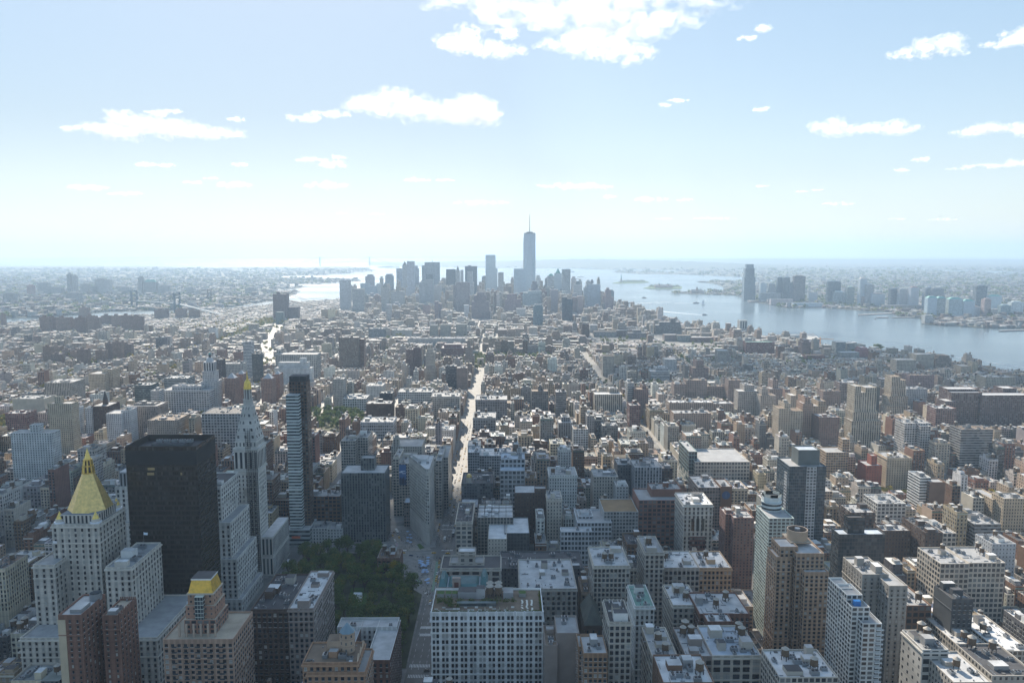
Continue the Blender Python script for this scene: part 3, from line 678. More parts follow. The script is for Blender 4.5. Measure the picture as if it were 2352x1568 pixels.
# ---- clock tower with pyramidal spire
def clock_tower():
    Y0 = 731; x0, x1, _ = spans('A', 1440, 1578, 500, Y0); cx = (x0 + x1) / 2; cy = Y0 + 12.5; w = (x1 - x0) / 2; d = 12.5
    t = (.62, .59, .54)
    rt = thing('clock_tower', 'slender white campanile tower with pyramid spire and golden cupola', 'tower', (cx, cy, 0))
    m = MB(); m.box(-w, w, -d, d, 0, 108, 'wallplain', t, top=True); m.build('shaft', rt)
    put_windows(rt, [(-w + 2, -d, w - 2, -d, 30, 104), (w, -d + 2, w, d - 2, 30, 104)], 3.4, 4.1, 1.3, 2.3, random.Random(3))
    m = MB(); m.box(-w - .5, w + .5, -d - .5, d + .5, 108, 128, 'pier', t, bay=4.3, fl=20); m.build('arcade', rt)
    for a, b in ((-w - 1.2, w + 1.2),):
        m = MB(); m.box(a, b, -d - 1.2, d + 1.2, 128, 130, 'wallplain', (.56, .54, .5), bottom=True); m.build('cornice', rt)
        m = MB(); m.box(a, b, -d - 1.2, d + 1.2, 106.5, 108.2, 'wallplain', (.56, .54, .5), bottom=True); m.build('cornice', rt)
    m = MB(); m.box(-w + .6, w - .6, -d + .6, d - .6, 130, 137, 'punched', t, bay=3.4, fl=7); m.build('attic', rt)
    p = lambda s: [(-s, -s), (s, -s), (s, s), (-s, s)]
    m = MB(); m.prism(p(w - .6), 137, 171, 'small', (.54, .52, .48), poly2=p(4.0), bay=6, fl=7, rt=(.5, .5, .48)); m.build('pyramid_roof', rt)
    m = MB(); m.cone(0, 0, 4.8, 171, 175, 8, 'wallplain', (.5, .48, .44), 4.4); m.cone(0, 0, 5.0, 175, 176, 8, 'wallplain', (.5, .48, .44), 5.0)
    for i in range(8):
        a = i * math.pi / 4; m.bar((3.3 * math.cos(a), 3.3 * math.sin(a), 176), (3.3 * math.cos(a), 3.3 * math.sin(a), 186), .45, 'wallplain', (.52, .5, .46))
    m.cone(0, 0, 2.2, 176, 186, 8, 'wallplain', (.2, .2, .2), 2.2); m.build('lantern', rt)
    m = MB(); m.cone(0, 0, 3.9, 186, 188, 12, 'gilded', (.80, .56, .12), 3.7); 
    for k in range(4):
        a0, a1 = k * math.pi / 8, (k + 1) * math.pi / 8
        m.cone(0, 0, 3.6 * math.cos(a0), 188 + 7.5 * math.sin(a0), 188 + 7.5 * math.sin(a1), 12, 'gilded', (.80, .56, .12), max(.4, 3.6 * math.cos(a1)), top=False)
    m.cone(0, 0, .9, 195, 198.5, 8, 'gilded', (.8, .56, .12), .7); m.cone(0, 0, .5, 198.5, 205, 8, 'gilded', (.8, .56, .12)); m.build('gold_cupola', rt)
    for rz, ox, oy in ((0, 0, -d - .1), (math.pi / 2, w + .1, 0)):
        m = MB(); n = 20; m.face([(4 * math.cos(2 * math.pi * i / n), 0, 86 + 4 * math.sin(2 * math.pi * i / n)) for i in range(n)], 'wallplain', (.40, .38, .34))
        o = m.build('clock_face', rt, (ox, oy, 0)); o.rotation_euler = (0, 0, rz)
        m = MB(); m.bar((0, -.1, 86), (0, -.1, 89.2), .16, 'steel_dark'); m.bar((0, -.1, 86), (1.9, -.1, 87.2), .2, 'steel_dark'); m.build('clock_hands', o)
    # scaffold covering half the near face
    m = MB()
    for i in range(6):
        x = w * .05 + i * w * .19
        for yy in (-d - 1.6, -d - .5): m.bar((x, yy, 0), (x, yy, 150 if i < 3 else 128), .10, 'steel_dark')
    for k in range(62):
        z = k * 2.1
        m.box(w * .05, w, -d - 1.7, -d - .45, z, z + .18, 'wallplain', (.13, .13, .13), bottom=True)
    for k in range(10):
        z = 128 + k * 2.1; m.box(w * .05, w * .43, -d - 1.7, -d - .45, z, z + .18, 'wallplain', (.13, .13, .13), bottom=True)
    m.build('scaffold', rt)
    m = MB(); m.box(w, w + 11, -d + 2, d + 34, 0, 40, 'pier', t, bay=4, fl=20, rt=RT['silver']); m.build('annex', rt)
    register('clock_tower', '', cx - w, cx + w + 11, cy - d, cy + d + 34, 40, rt); register('clock_tower', '', cx - w, cx + w, cy - d, cy + d, 190, rt, None, 'white clock tower'); HEROES[-1]['main'] = True
    PROT.append((540, 652, 1320, Y0))
clock_tower()
# ---- slim glass tower with bronze top
def slim_tower():
    Y0 = 812; x0, x1, zt = spans('Q', 290, 392, 1222, Y0); bx0, bx1, zb = spans('Q', 304, 398, 1075, Y0 + 5)
    cx = (x0 + x1) / 2; cy = Y0 + 12
    rt = thing('apartment_tower', 'very slim pale glass tower with a taller bronze-brown core, near the clock tower', 'tower', (cx, cy, 0))
    m = MB(); m.box(x0 - cx, x1 - cx, -12, -2, 0, zt, 'ribbon', (.60, .66, .64), bay=3.2, fl=3.5, rt=RT['silver']); m.build('glass_shaft', rt)
    for z in [zt * k / 9 + 8 for k in range(9)]:
        m = MB(); m.box(x0 - cx - .25, x1 - cx + .25, -12.3, -2, z, z + .9, 'wallplain', (.6, .62, .62), bottom=True); m.build('floor_band', rt)
    m = MB(); m.box(bx0 - cx, bx1 - cx + 6.5, -2 + .05, 14, 0, zb - 6, 'loft', (.15, .10, .07), bay=3, fl=3.5, rt=RT['tar']); m.build('core', rt)
    m = MB(); m.box(bx0 - cx + .4, bx1 - cx + 6, -1.5, 13.5, zb - 6, zb, 'netting', (.06, .05, .05), bay=2, fl=3, rt=RT['tar']); m.build('crown', rt)
    m = MB(); m.box(x0 - cx - 4, x1 - cx + 8, -14, 20, 0, 19, 'ribbon', (.35, .40, .40), rt=RT['silver'], bay=4, fl=4.5); m.build('podium', rt)
    m = MB(); m.box(x0 - cx + 2, x1 - cx - 2, -14.2, -14.02, 9, 11.5, 'painted', (.55, .12, .05)); m.build('banner', rt)
    register('apartment_tower', '', x0 - 4, bx1 + 8, Y0 - 2, Y0 + 32, 19, rt); register('apartment_tower', '', x0, bx1 + 6, Y0, Y0 + 26, zb, rt, None, 'slim glass tower'); HEROES[-1]['main'] = True
    PROT.append((648, 712, 1252, Y0))
slim_tower()
# ---- wedge-shaped building
def wedge():
    H = 86.0; t = (.54, .51, .46)
    pts = [(-82.6, 811.5), (-82.0, 814), (-82.0, 868), (-111, 868), (-86.6, 812.6), (-84.8, 811.0)]
    cx, cy = -92.0, 845.0; q = [(x - cx, y - cy) for x, y in pts]
    rt = thing('wedge_building', 'narrow wedge-shaped stone building with rounded prow where two avenues meet', 'building', (cx, cy, 0))
    def grow(k):
        gx = sum(p[0] for p in q) / len(q); gy = sum(p[1] for p in q) / len(q)
        return [(gx + (p[0] - gx) * (1 + k / max(4, math.hypot(p[0] - gx, p[1] - gy))), gy + (p[1] - gy) * (1 + k / max(4, math.hypot(p[0] - gx, p[1] - gy)))) for p in q]
    m = MB(); m.prism(q, 0, H - 6, 'wallplain', t, top=False); m.build('wall', rt)
    r = random.Random(5)
    put_windows(rt, [(*q[4], *q[5], 20, H - 7), (*q[3], *q[4], 20, H - 7), (*q[5], *q[0], 20, H - 7), (*q[1], *q[2], 20, H - 7)], 2.9, 3.7, 1.25, 2.3, r)
    for z, a in ((15, .5), (19, .6), (63, .5), (77, .6)):
        m = MB(); m.prism(grow(a), z, z + .7, 'wallplain', (.46, .43, .39), rm='wallplain'); m.build('string_course', rt)
    m = MB(); m.prism(grow(1.3), H - 6, H - 3.6, 'wallplain', (.45, .42, .38), rm='wallplain', top=True); m.build('cornice', rt)
    m = MB(); m.prism(grow(.1), H - 3.6, H, 'small', (.45, .43, .40), top=False, bay=2.6, fl=3.6); m.build('parapet', rt)
    m = MB(); m.face([(*p, H - .9) for p in grow(-.5)], 'roofing', (.55, .55, .55)); m.build('roof', rt)
    m = MB(); m.prism([(-14, 14), (5, 14), (5, -4), (-4, -4)], H - .9, H + 2.6, 'wallplain', (.5, .5, .5), rt=RT['silver']); m.build('bulkhead', rt)
    for x, y in ((-8, 18), (2, 17), (6, -10), (-3, -9)): inst('roof_vent', FAN, rt, (x, y, H - .9), 0, 1)
    for k in range(11):
        z = 4 + k * 0 ; 
    m = MB()
    for k in range(9):
        t_ = k / 8; x = q[4][0] + (q[3][0] - q[4][0]) * t_; y = q[4][1] + (q[3][1] - q[4][1]) * t_
    m.prism(grow(-.05), 0, 5, 'loft', (.25, .23, .21), bay=4, fl=5, top=False); 
    register('wedge_building', '', -111, -82, 811, 868, H, rt, None, 'wedge-shaped building'); HEROES[-1]['main'] = True
    PROT.append((940, 1003, 1252, 811))
wedge()
# ---- white block with roof garden, bottom centre
def garden_block():
    rt, R, (cx, cy) = hero('office_block', 'big white block of paired windows under a roof garden, bottom centre', 'office',
        [('B', 1100, 1783, 1134, 497, 37, dict(bare=1, roof='brown'))], (.74, .74, .72), bay=6.1, fl=4.25, win=(1.75, 2.6, 1), vis=1568, par=1.4, short='white roof-garden block')
    X0, X1, Y0, Y1, H = R[0]; x0, x1, y0, y1 = X0 - cx, X1 - cx, Y0 - cy, Y1 - cy
    m = MB(); m.box(x0 - .9, x1 + .9, y0 - .9, y1 + .5, H - 6.9, H - 5.9, 'wallplain', (.66, .67, .68), rt=(.66, .67, .68), rm='wallplain', bottom=True); m.build('cornice', rt)
    m = MB(); m.box(x0 - .25, x1 + .25, y0 - .25, y1 + .2, H - 23.2, H - 22.7, 'wallplain', (.66, .67, .68), rm='wallplain', bottom=True); m.build('string_course', rt)
    r = random.Random(4)
    for i in range(13):
        m = MB(); x = x0 + (x1 - x0) * i / 12; m.box(x - .5, x + .5, y0 - .3, y0 + .5, H - 6, H + .35, 'wallplain', (.66, .67, .68)); m.build('pilaster', rt)
    m = MB(); m.box(x0 + 17, x0 + 34, y1 - 14, y1 - 5, H - 1.4, H + 3.4, 'wallplain', (.34, .35, .36), rt=RT['tar']); m.build('bulkhead', rt)
    m = MB(); m.box(x0 + 30, x0 + 36, y1 - 14.5, y1 - 8, H - 1.4, H + 6, 'wallplain', (.42, .42, .42), rt=RT['tar']); m.build('bulkhead', rt)
    for dx, dy in ((39.5, -12), (45.5, -12), (39.5, -6.5), (45.5, -6.5)): tank(rt, x0 + dx, y1 + dy, H - 1.4, 1.25)
    m = MB(); m.box(x1 - 27, x1 - 20, y1 - 14, y1 - 5, H - 1.4, H + 2.8, 'wallplain', (.33, .33, .34), rt=RT['grey']); m.build('bulkhead', rt)
    for i, (a, b) in enumerate(((2, 7), (8, 12), (12.6, 16.4), (x1 - x0 - 16, x1 - x0 - 11))):
        m = MB(); m.box(x0 + a, x0 + b, y1 - 12, y1 - 7, H - 1.4, H + 1.4, 'wallplain', (.30, .30, .28), rm='lawn'); m.build('planted_roof', rt)
    m = MB(); m.box(x0 + 17, x0 + 44, y0 + 11, y0 + 14, H - 1.4, H + 1.1, 'ribbon', (.16, .19, .19), rt=(.17, .20, .20)); m.build('bar_pavilion', rt)
    hd = MB()
    def leafs(mb, x, y, z, a, b, c, n, mats):
        for _ in range(n):
            px, py, pz = x + r.gauss(0, a), y + r.gauss(0, b), z + abs(r.gauss(0, c)); s = r.uniform(.25, .6)
            u = Vector((r.uniform(-1, 1), r.uniform(-1, 1), r.uniform(-.5, 1))).normalized(); v = u.cross(Vector((r.random(), r.random(), r.random()))).normalized()
            mb.face([tuple(Vector((px, py, pz)) + u * s), tuple(Vector((px, py, pz)) + v * s), tuple(Vector((px, py, pz)) - u * s), tuple(Vector((px, py, pz)) - v * s)], r.choice(mats))
    for i in range(60): leafs(hd, x0 + 1.4 + (x1 - x0 - 2.8) * i / 59, y0 + 1.3, H - .7, .5, .3, .45, 30, ['leaf_green', 'leaf_dark'])
    for i in range(24): leafs(hd, x1 - 1.4, y0 + 2 + 30 * i / 24, H - .6, .3, .6, .45, 14, ['leaf_green', 'leaf_dark', 'leaf_olive'])
    for i in range(26): leafs(hd, x0 + r.uniform(4, 60), y0 + r.uniform(14.3, 15.6), H, .9, .4, 1.3, 40, ['leaf_green', 'leaf_dark'])
    for i in range(16): leafs(hd, x0 + r.uniform(2, 18), y0 + r.uniform(9, 20), H - .5, .7, .7, 1.2, 40, ['leaf_green', 'leaf_dark'])
    g = hd.build('hedge', rt); 
    tb = MB(); tb.cone(0, 0, .5, .7, .76, 8, 'wallplain', (.7, .68, .62), .5); tb.cone(0, 0, .08, 0, .7, 5, 'steel_dark', (.1,) * 3, .08); tbm = tb.mesh('table')
    sf = MB(); sf.box(-1, 1, -.4, .4, 0, .42, 'painted', (.66, .64, .6)); sf.box(-1, 1, .25, .42, .42, .85, 'painted', (.6, .58, .55)); sfm = sf.mesh('sofa')
    n = 0
    for i in range(11):
        for j in range(3):
            if r.random() < .8:
                x, y = x1 - 14 + j * 3.3 + r.uniform(-.4, .4), y0 + 3 + i * 1.5
                o = inst('roof_table', tbm, None, (x + cx, y + cy, H - 1.4), 0, 1.5); tag(o, 'small pale round table on the white block roof terrace', 'table', 'tables on the roof garden')
    for i in range(22):
        x, y = x0 + 3 + i * 2.5, y0 + r.choice([2.6, 4.6, 6.6, 9.0])
        o = inst('roof_sofa', sfm, None, (x + cx, y + cy, H - 1.4), r.choice([0, math.pi]), 1.1); tag(o, 'pale outdoor sofa on the white block roof garden', 'sofa', 'sofas on the roof garden')
    for k in range(4):
        m = MB(); m.cone(0, 0, .12, 0, 3.4, 5, 'bark', (.2,) * 3, .1); m.cone(0, 0, .45, 1.0, 3.6, 8, 'painted', (.45, .40, .32))
        o = m.build('closed_parasol', None, (x0 + 36.5 + 5.0 * k + cx, y0 + 3.6 + cy, H - 1.4)); o.scale = (1.1,) * 3
        tag(o, 'closed beige parasol standing in a row on the white roof garden', 'parasol', 'closed parasols on the roof garden')
garden_block()
# ---- brick tower with a truncated gold roof
def gold_cap():
    tb = (.40, .27, .20)
    rt, R, (cx, cy) = hero('apartment_block', 'brick apartment block topped by a cut-off gold roof with white rim', 'apartments',
        [('A', 990, 1418, 1300, 440, 36, dict(bare=1, roof='tan'))], tb, 'loft', bay=3.6, fl=3.4, win=(1.9, 1.9), vis=1568, short='gold-capped brick block')
    X0, X1, Y0, Y1, H = R[0]
    def tier(a, b, y, Y, dep, name, pat, tint, bay=3.5):
        x0, x1, z = spans('A', a, b, y, Y); m = MB(); m.box(x0 - cx, x1 - cx, Y - cy, Y + dep - cy, H - 1.1, z, pat, tint, rt=RT['tan'], bay=bay, fl=3.4); m.build(name, rt); return x0 - cx, x1 - cx, z, Y - cy, Y - cy + dep
    tier(1120, 1312, 1182, 449, 21, 'upper_tier', 'loft', (.33, .19, .14)); 
    x0, x1, z2, y0, y1 = tier(1128, 1302, 1098, 450.5, 18, 'upper_tier', 'small', (.36, .21, .15)); x0, x1, z3, y0, y1 = tier(1140, 1296, 1022, 452, 15, 'upper_tier', 'small', (.38, .24, .17))
    m = MB(); xm = (x0 + x1) / 2
    m.box(xm - 2.6, xm + 2.6, y0 - 2.9, y0, H - 1, z3 - 1, 'curtain', (.55, .6, .55), bay=2, fl=2.5); m.build('glazed_bay', rt)
    _, _, zt = spans('A', 1160, 1280, 940, 454)
    a = [(x0 + .3, y0 + .3), (x1 - .3, y0 + .3), (x1 - .3, y1 - .3), (x0 + .3, y1 - .3)]; b = [(x0 + 2.0, y0 + 2.0), (x1 - 2.0, y0 + 2.0), (x1 - 2.0, y1 - 2), (x0 + 2.0, y1 - 2)]
    m = MB(); m.prism(a, z3, zt, 'gilded', (.74, .47, .08), poly2=b, top=False); m.build('gold_roof', rt)
    m = MB(); m.box(x0 + 1.7, x1 - 1.7, y0 + 1.7, y1 - 1.7, zt - .1, zt + .9, 'painted', (.75, .75, .75), rt=RT['tar']); m.build('roof_rim', rt)
    for z_, w_ in ((z3, .5), (z2, .9)):
        m = MB(); m.box(x0 - w_, x1 + w_, y0 - w_, y1 + w_, z_ - .8, z_ - .02, 'wallplain', (.52, .45, .37), bottom=True); m.build('cornice', rt)
    for k in range(6):
        x = x0 - 3 + (x1 - x0 + 6) * k / 5
        m = MB(); m.box(x - .5, x + .5, 449 - cy - 4.5, 449 - cy - 3.5, H - 1.1, H + 7, 'wallplain', (.42, .33, .26)); m.build('pergola_post', rt)
    m = MB()
    for k in range(15):
        for j in range(4): 
            x = X0 - cx + 10 + k * 1.5
    r = random.Random(8)
    for i in range(5):
        for j in range(12):
            x = R[0][0] - cx + 7 + i * ((X1 - X0 - 14) / 4); z = H - 5 - j * 3.4
            m = MB(); m.box(x - 1.5, x + 1.5, Y0 - cy - 1.3, Y0 - cy, z, z + .15, 'wallplain', (.4, .38, .35), bottom=True); m.box(x - 1.5, x + 1.5, Y0 - cy - 1.35, Y0 - cy - 1.28, z + .15, z + 1.1, 'steel_dark', (.1,) * 3); m.build('balcony', rt)
    pole_flag(rt, X0 - cx + 3, 10, H, 11, (.6, .68, .75))
gold_cap()
# ---- tan stepped building with octagonal turret
def turret():
    rt, R, (cx, cy) = hero('loft_building', 'orange-tan building with an octagonal blue-capped turret, bottom left of centre', 'building',
        [('B', 318, 655, 1440, 425, 24, dict(roof='brown')), ('B', 345, 700, 1500, 423, 27, dict(bare=1))], 'orange', bay=3.6, fl=3.7, win=(1.7, 2.2), vis=1568, cornice=True, short='tan turret building')
    X0, X1, Y0, Y1, H = R[0]
    x, z = atY(*cr('B', 592, 1280), 440).x - cx, H
    m = MB(); m.cone(x, 440 - cy, 4.6, z - 1, z + 11.5, 8, 'small', (.46, .34, .25), 4.6, a0=math.pi / 8); tu = m.build('turret', rt)
    m = MB(); m.cone(x, 440 - cy, 4.9, z + 11.5, z + 17, 8, 'painted', (.16, .24, .29), a0=math.pi / 8); m.build('turret_roof', tu)
    m = MB(); m.box(x - 12, x - 1, 438 - cy, 447 - cy, z - 1, z + 6, 'wallplain', (.42, .31, .23), rt=RT['brown']); m.build('bulkhead', rt)
    for k in range(3):
        m = MB(); xx = X1 - cx - 1 ; yy = Y0 - cy + 4 + k * 7.5
        m.face([(xx + 1.1, yy - 3, H), (xx + 1.1, yy + 3, H), (xx + 1.1, yy, H + 3.4)], 'wallplain', (.46, .34, .25)); m.face([(xx + .4, yy + 3, H), (xx + .4, yy - 3, H), (xx + .4, yy, H + 3.4)], 'wallplain', (.46, .34, .25))
        m.face([(xx + 1.1, yy - 3, H), (xx + 1.1, yy, H + 3.4), (xx + .4, yy, H + 3.4), (xx + .4, yy - 3, H)], 'wallplain', (.5, .38, .28)); m.face([(xx + 1.1, yy, H + 3.4), (xx + 1.1, yy + 3, H), (xx + .4, yy + 3, H), (xx + .4, yy, H + 3.4)], 'wallplain', (.5, .38, .28))
        m.build('gable', rt)
turret()
# ---- brown brick block with a round roof tank, bottom left
rt, R, (cx, cy) = hero('apartment_block', 'dark red brick block with beige corner and round cooling drum, bottom left', 'apartments',
    [('A', 352, 492, 1152, 420, 27, dict(bare=1, roof='silver')), ('A', 620, 722, 1155, 432, 22, dict(roof='tan', fans=1))], 'brick', 'small', 4.5, 3.4, win=(1.1, 1.7), vis=1568, short='brick block with cooling drum')
X0, X1, Y0, Y1, H = R[0]
m = MB(); m.cone(X1 - cx - 3, Y1 - cy - 5, 3.4, H - 1, H + 3.2, 16, 'metal_grey', (.3,) * 3, 3.4, top=False); m.cone(X1 - cx - 3, Y1 - cy - 5, 3.0, H + 1, H + 1.2, 16, 'steel_dark', (.1,) * 3, 3.0); m.build('cooling_drum', rt)
m = MB(); m.box(X0 - cx - .3, X0 - cx + 4.0, Y0 - cy - .3, Y0 - cy + 5, 0, H - 3, 'wallplain', (.50, .42, .30)); m.build('corner_pier', rt)
m = MB(); m.box(X0 - cx + 4.5, X1 - cx - 2, Y0 - cy + 4, Y0 - cy + 14, H - 1.1, H + 1.2, 'wallplain', T['grey'], rt=RT['silver']); m.build('bulkhead', rt)
x0, x1, y0, y1, h = R[1]
m = MB()
for k in range(9): m.box(x0 - cx + (x1 - x0) * k / 9, x0 - cx + (x1 - x0) * (k + .5) / 9, y1 - cy - .5, y1 - cy + .01, h, h + 1.3, 'wallplain', T['brick'])
for k in range(8): m.box(x1 - cx - .45, x1 - cx + .02, y0 - cy + 22 * k / 8, y0 - cy + 22 * (k + .55) / 8, h - 12, h + 1.3, 'wallplain', T['brick'])
m.build('battlement', rt)

# ---- tan residential tower with a drum on the roof (right)
def drum_tower():
    tb = (.42, .29, .20)
    rt, R, (cx, cy) = hero('apartment_tower', 'tall tan-brown apartment tower carrying a round open drum on its roof, right', 'tower',
        [('E', 190, 300, 738, 520, 18, dict(bare=1, roof='silver')), ('E', 290, 458, 778, 514, 30, dict(bare=1, roof='silver')), ('E', 166, 260, 800, 518, 18, dict(bare=1, roof='silver')), ('E', 340, 486, 892, 508, 38, dict(bare=1, roof='silver')), ('E', 150, 200, 850, 524, 15, dict(bare=1))],
        tb, 'loft', bay=3.3, fl=2.9, win=(1.7, 1.6), vis=1480, short='tan drum-topped tower')
    xa, xb, z = spans('E', 232, 358, 690, 535); zt = spans('E', 250, 358, 632, 535)[2]; x = (xa + xb) / 2 - cx
    m = MB(); m.box(x - (xb - xa) / 2, x + (xb - xa) / 2, 528 - cy, 546 - cy, R[0][4] - 1, z, 'wallplain', tb, rt=RT['tan']); m.build('bulkhead', rt)
    m = MB(); m.cone(x, 536 - cy, 7.2, z, zt, 24, 'wallplain', (.46, .33, .23), 7.2, top=False); q = []
    for i in range(24):
        a, b = 2 * math.pi * i / 24, 2 * math.pi * (i + 1) / 24
        m.face([(x + 6.5 * math.cos(b), 536 - cy + 6.5 * math.sin(b), z), (x + 6.5 * math.cos(a), 536 - cy + 6.5 * math.sin(a), z), (x + 6.5 * math.cos(a), 536 - cy + 6.5 * math.sin(a), zt), (x + 6.5 * math.cos(b), 536 - cy + 6.5 * math.sin(b), zt)], 'wallplain', (.2, .15, .12))
        m.face([(x + r_ * math.cos(c), 536 - cy + r_ * math.sin(c), zt) for r_, c in ((6.5, a), (7.2, a), (7.2, b), (6.5, b))], 'wallplain', (.55, .42, .32))
    dr = m.build('roof_drum', rt)
    m = MB(); m.cone(x, 536 - cy, 2, z, zt + .6, 10, 'metal_grey', (.3,) * 3, 2); m.build('cooling_unit', dr)
drum_tower()
# ---- green glass tower with a round head
def green_tower():
    tb = (.42, .50, .48)
    rt, R, (cx, cy) = hero('apartment_tower', 'pale green glass apartment tower with a white round-cornered head, right', 'tower',
        [('E', 122, 275, 565, 602, 32, dict(bare=1))], tb, 'loft', bay=3.2, fl=2.9, vis=1230, short='pale green glass tower')
    X0, X1, Y0, Y1, H = R[0]
    a, b, z = spans('E', 92, 215, 425, 622)
    xm = (a + b) / 2 - cx; w = (b - a) / 2
    m = MB(); m.cone(xm, 622 + 6 - cy, w * 1.0, H - 1, H + 6, 20, 'ribbon', (.55, .6, .6), w * 1.0, a0=.1); m.build('glazed_drum', rt)
    m = MB(); pl = [(xm + w * .95 * math.cos(t_), 628 - cy + w * .8 * math.sin(t_)) for t_ in [math.pi / 8 + i * math.pi / 4 for i in range(8)]]
    m.prism(pl, H + 6, z, 'wallplain', (.58, .62, .61), rt=RT['grey'], top=False); m.face([(*p, z - 2.5) for p in pl], 'roofing', RT['tar']); 
    for i in range(8): 
        p, q = pl[i], pl[(i + 1) % 8]; m.face([(*q, z - 2.5), (*p, z - 2.5), (*p, z), (*q, z)], 'wallplain', (.4, .42, .42))
    m.build('roof_head', rt)
green_tower()
# ------------------------------------------------------------------ the rest of the named buildings
def N(name, label, cat, boxes, tint, pat='punched', **k): return hero(name, label, cat, boxes, tint, pat, **k)
AB, OB, LB = 'apartments', 'office', 'building'
# near left and middle
N('office_block', 'grey-brown office block with a paler right half, left of the park', OB, [('B', 5, 232, 1118, 500, 58, dict(roof='tar', tint='dkbrown', bulk=3, fans=5)), ('B', 232, 386, 1112, 499, 62, dict(roof='white', tint='taupe', bulk=3))], 'brown', bay=3.4, fl=3.8, win=(1.9, 2.2), vis=1568, cornice=True, short='grey-brown park block')
rt, R, (cx, cy) = N('apartment_block', 'brick block with white U-shaped roof around a light court, beside the park', AB, [('B', 705, 850, 1425, 494, 57, dict(bulk=3, fans=6)), ('B', 514, 600, 1425, 494.1, 56, dict(bulk=1)), ('B', 530, 893, 1225, 538, 15, dict(bulk=0, tint='white'))], 'brick', bay=3.6, fl=3.8, roof='silver', win=(1.5, 2.2), vis=1440, par=1.6, ptint='white', short='white U-roof block')
N('office_block', 'dark grey slab tower with vertical piers standing behind the park trees', AB, [('B', 552, 820, 290, 822, 34, dict(bulk=2, roof='silver')), ('B', 672, 756, 200, 836, 14, dict(bare=1))], (.15, .16, .155), 'pier', bay=3.0, fl=2.9, vis=735, short='dark piered slab')
rt, R, (cx, cy) = N('office_block', 'stone building with a tall blue billboard on its near wall, left of the wedge', OB, [('B', 868, 905, 205, 905, 50, dict(bulk=1)), ('B', 905, 992, 232, 906, 50)], 'lime', 'loft', vis=470, short='billboard building')
X0, X1, Y0, Y1, H = R[1]
bx0, bx1, bz1 = spans('B', 897, 949, 240, 905.6); bz0 = spans('B', 897, 949, 362, 905.6)[2]
o = thing('billboard', 'tall painted billboard of blue sky over dark figures', 'billboard', ((bx0 + bx1) / 2, 905.6, bz0)); w_, h_ = (bx1 - bx0) / 2, bz1 - bz0
m = MB(); m.box(-w_, w_, -.15, .2, 0, h_, 'painted', (.07, .16, .36), rm='painted', bottom=True); m.build('sky_panel', o)
m = MB()
for (a, b, c, d) in ((-.9, .2, .60, .66), (-.3, .8, .66, .70), (.1, .9, .55, .59)): m.box(a * w_, b * w_, -.2, -.16, c * h_, d * h_, 'painted', (.6, .68, .78), rm='painted')
m.build('painted_cloud', o)
m = MB()
for a, b, hh in ((-.9, -.5, .30), (-.45, -.1, .38), (-.05, .35, .33), (.3, .55, .42), (.6, .95, .28)): m.box(a * w_, b * w_, -.2, -.16, 0.02 * h_, hh * h_, 'painted', (.03, .045, .08), rm='painted')
m.build('dark_figures', o)
N('office_block', 'square-shouldered stone building behind the billboard with grouped windows', OB, [('B', 858, 1045, 128, 985, 40), ('B', 870, 905, 85, 990, 12)], 'stone', 'punched', vis=205, short=None)
N('office_block', 'tall stone corner building beyond the right side of the wedge', OB, [('B', 1128, 1165, 215, 895, 70), ('B', 1150, 1205, 195, 930, 60)], 'stone', 'loft', vis=440, par=.8)
N('low_building', 'small flat-roofed tan building hugging the left side of the wedge', LB, [('B', 935, 994, 470, 868.5, 20, dict(bulk=0, fans=0, roof='blue'))], 'taupe', 'loft', vis=590)
N('commercial_building', 'tall narrow dark building left of the billboard with ladder of windows', OB, [('B', 552, 640, 95, 985, 30), ('B', 640, 716, 75, 1000, 36)], 'stone', 'loft', vis=245, tanks=1)
N('loft_building', 'broad loft with large windows and three water tanks, between two glass towers', LB, [('B', 358, 548, 432, 850, 28, dict(tanks=3))], 'brown', 'loft', bay=4.2, fl=4.4, vis=600)
N('row_building', 'white low row building by the left foot of the dark slab', LB, [('B', 345, 470, 625, 818, 22), ('B', 470, 562, 630, 817, 22)], (.5, .5, .48), 'punched', vis=735)
N('office_block', 'stone block with roof penthouse and six wide window bays, at the plaza', OB, [('B', 1160, 1525, 868, 572, 26, dict(bare=1, roof='tar')), ('B', 1215, 1420, 835, 580, 14, dict(bare=1, nowin=1, tint=(.36, .33, .29), roof='grey')), ('B', 1268, 1368, 768, 583, 10, dict(bare=1, tint=(.36, .33, .29), roof='white', nowin=1))], 'stone', bay=7.2, fl=4.8, win=(5.2, 3.0), vis=990, cornice=True, short='plaza stone block')
rt, R, (cx, cy) = N('loft_building', 'low building with turquoise copper roof ridges behind the white garden block', LB, [('B', 1140, 1450, 985, 541, 22, dict(bare=1))], 'taupe', 'small', vis=1015, roof='blue')
X0, X1, Y0, Y1, H = R[0]; x0, x1 = X0 - cx, X1 - cx
for a, b, h in ((0, .19, 5), (.19, .82, 1.2), (.82, 1, 6.5)):
    m = MB(); q = [(x0 + (x1 - x0) * a + .3, -10.7), (x0 + (x1 - x0) * b - .3, -10.7), (x0 + (x1 - x0) * b - .3, 10.7), (x0 + (x1 - x0) * a + .3, 10.7)]; k = 3.4
    m.prism(q, H - 1.1, H + h, 'painted', (.07, .17, .18), rm='roofing', rt=(.10, .16, .17), poly2=[(q[0][0] + k * .6, -10.7 + k), (q[1][0] - k * .6, -10.7 + k), (q[2][0] - k * .6, 10.7 - k), (q[3][0] + k * .6, 10.7 - k)]); m.build('copper_roof', rt)
m = MB(); m.box(x0 + 11, x0 + 17, -11.3, -8, H - 1, H + 7, 'wallplain', T['taupe']); m.box(x0 + 12.4, x0 + 15.6, -11.36, -11.2, H, H + 4, 'wallplain', (.12, .05, .04)); m.build('dormer', rt)
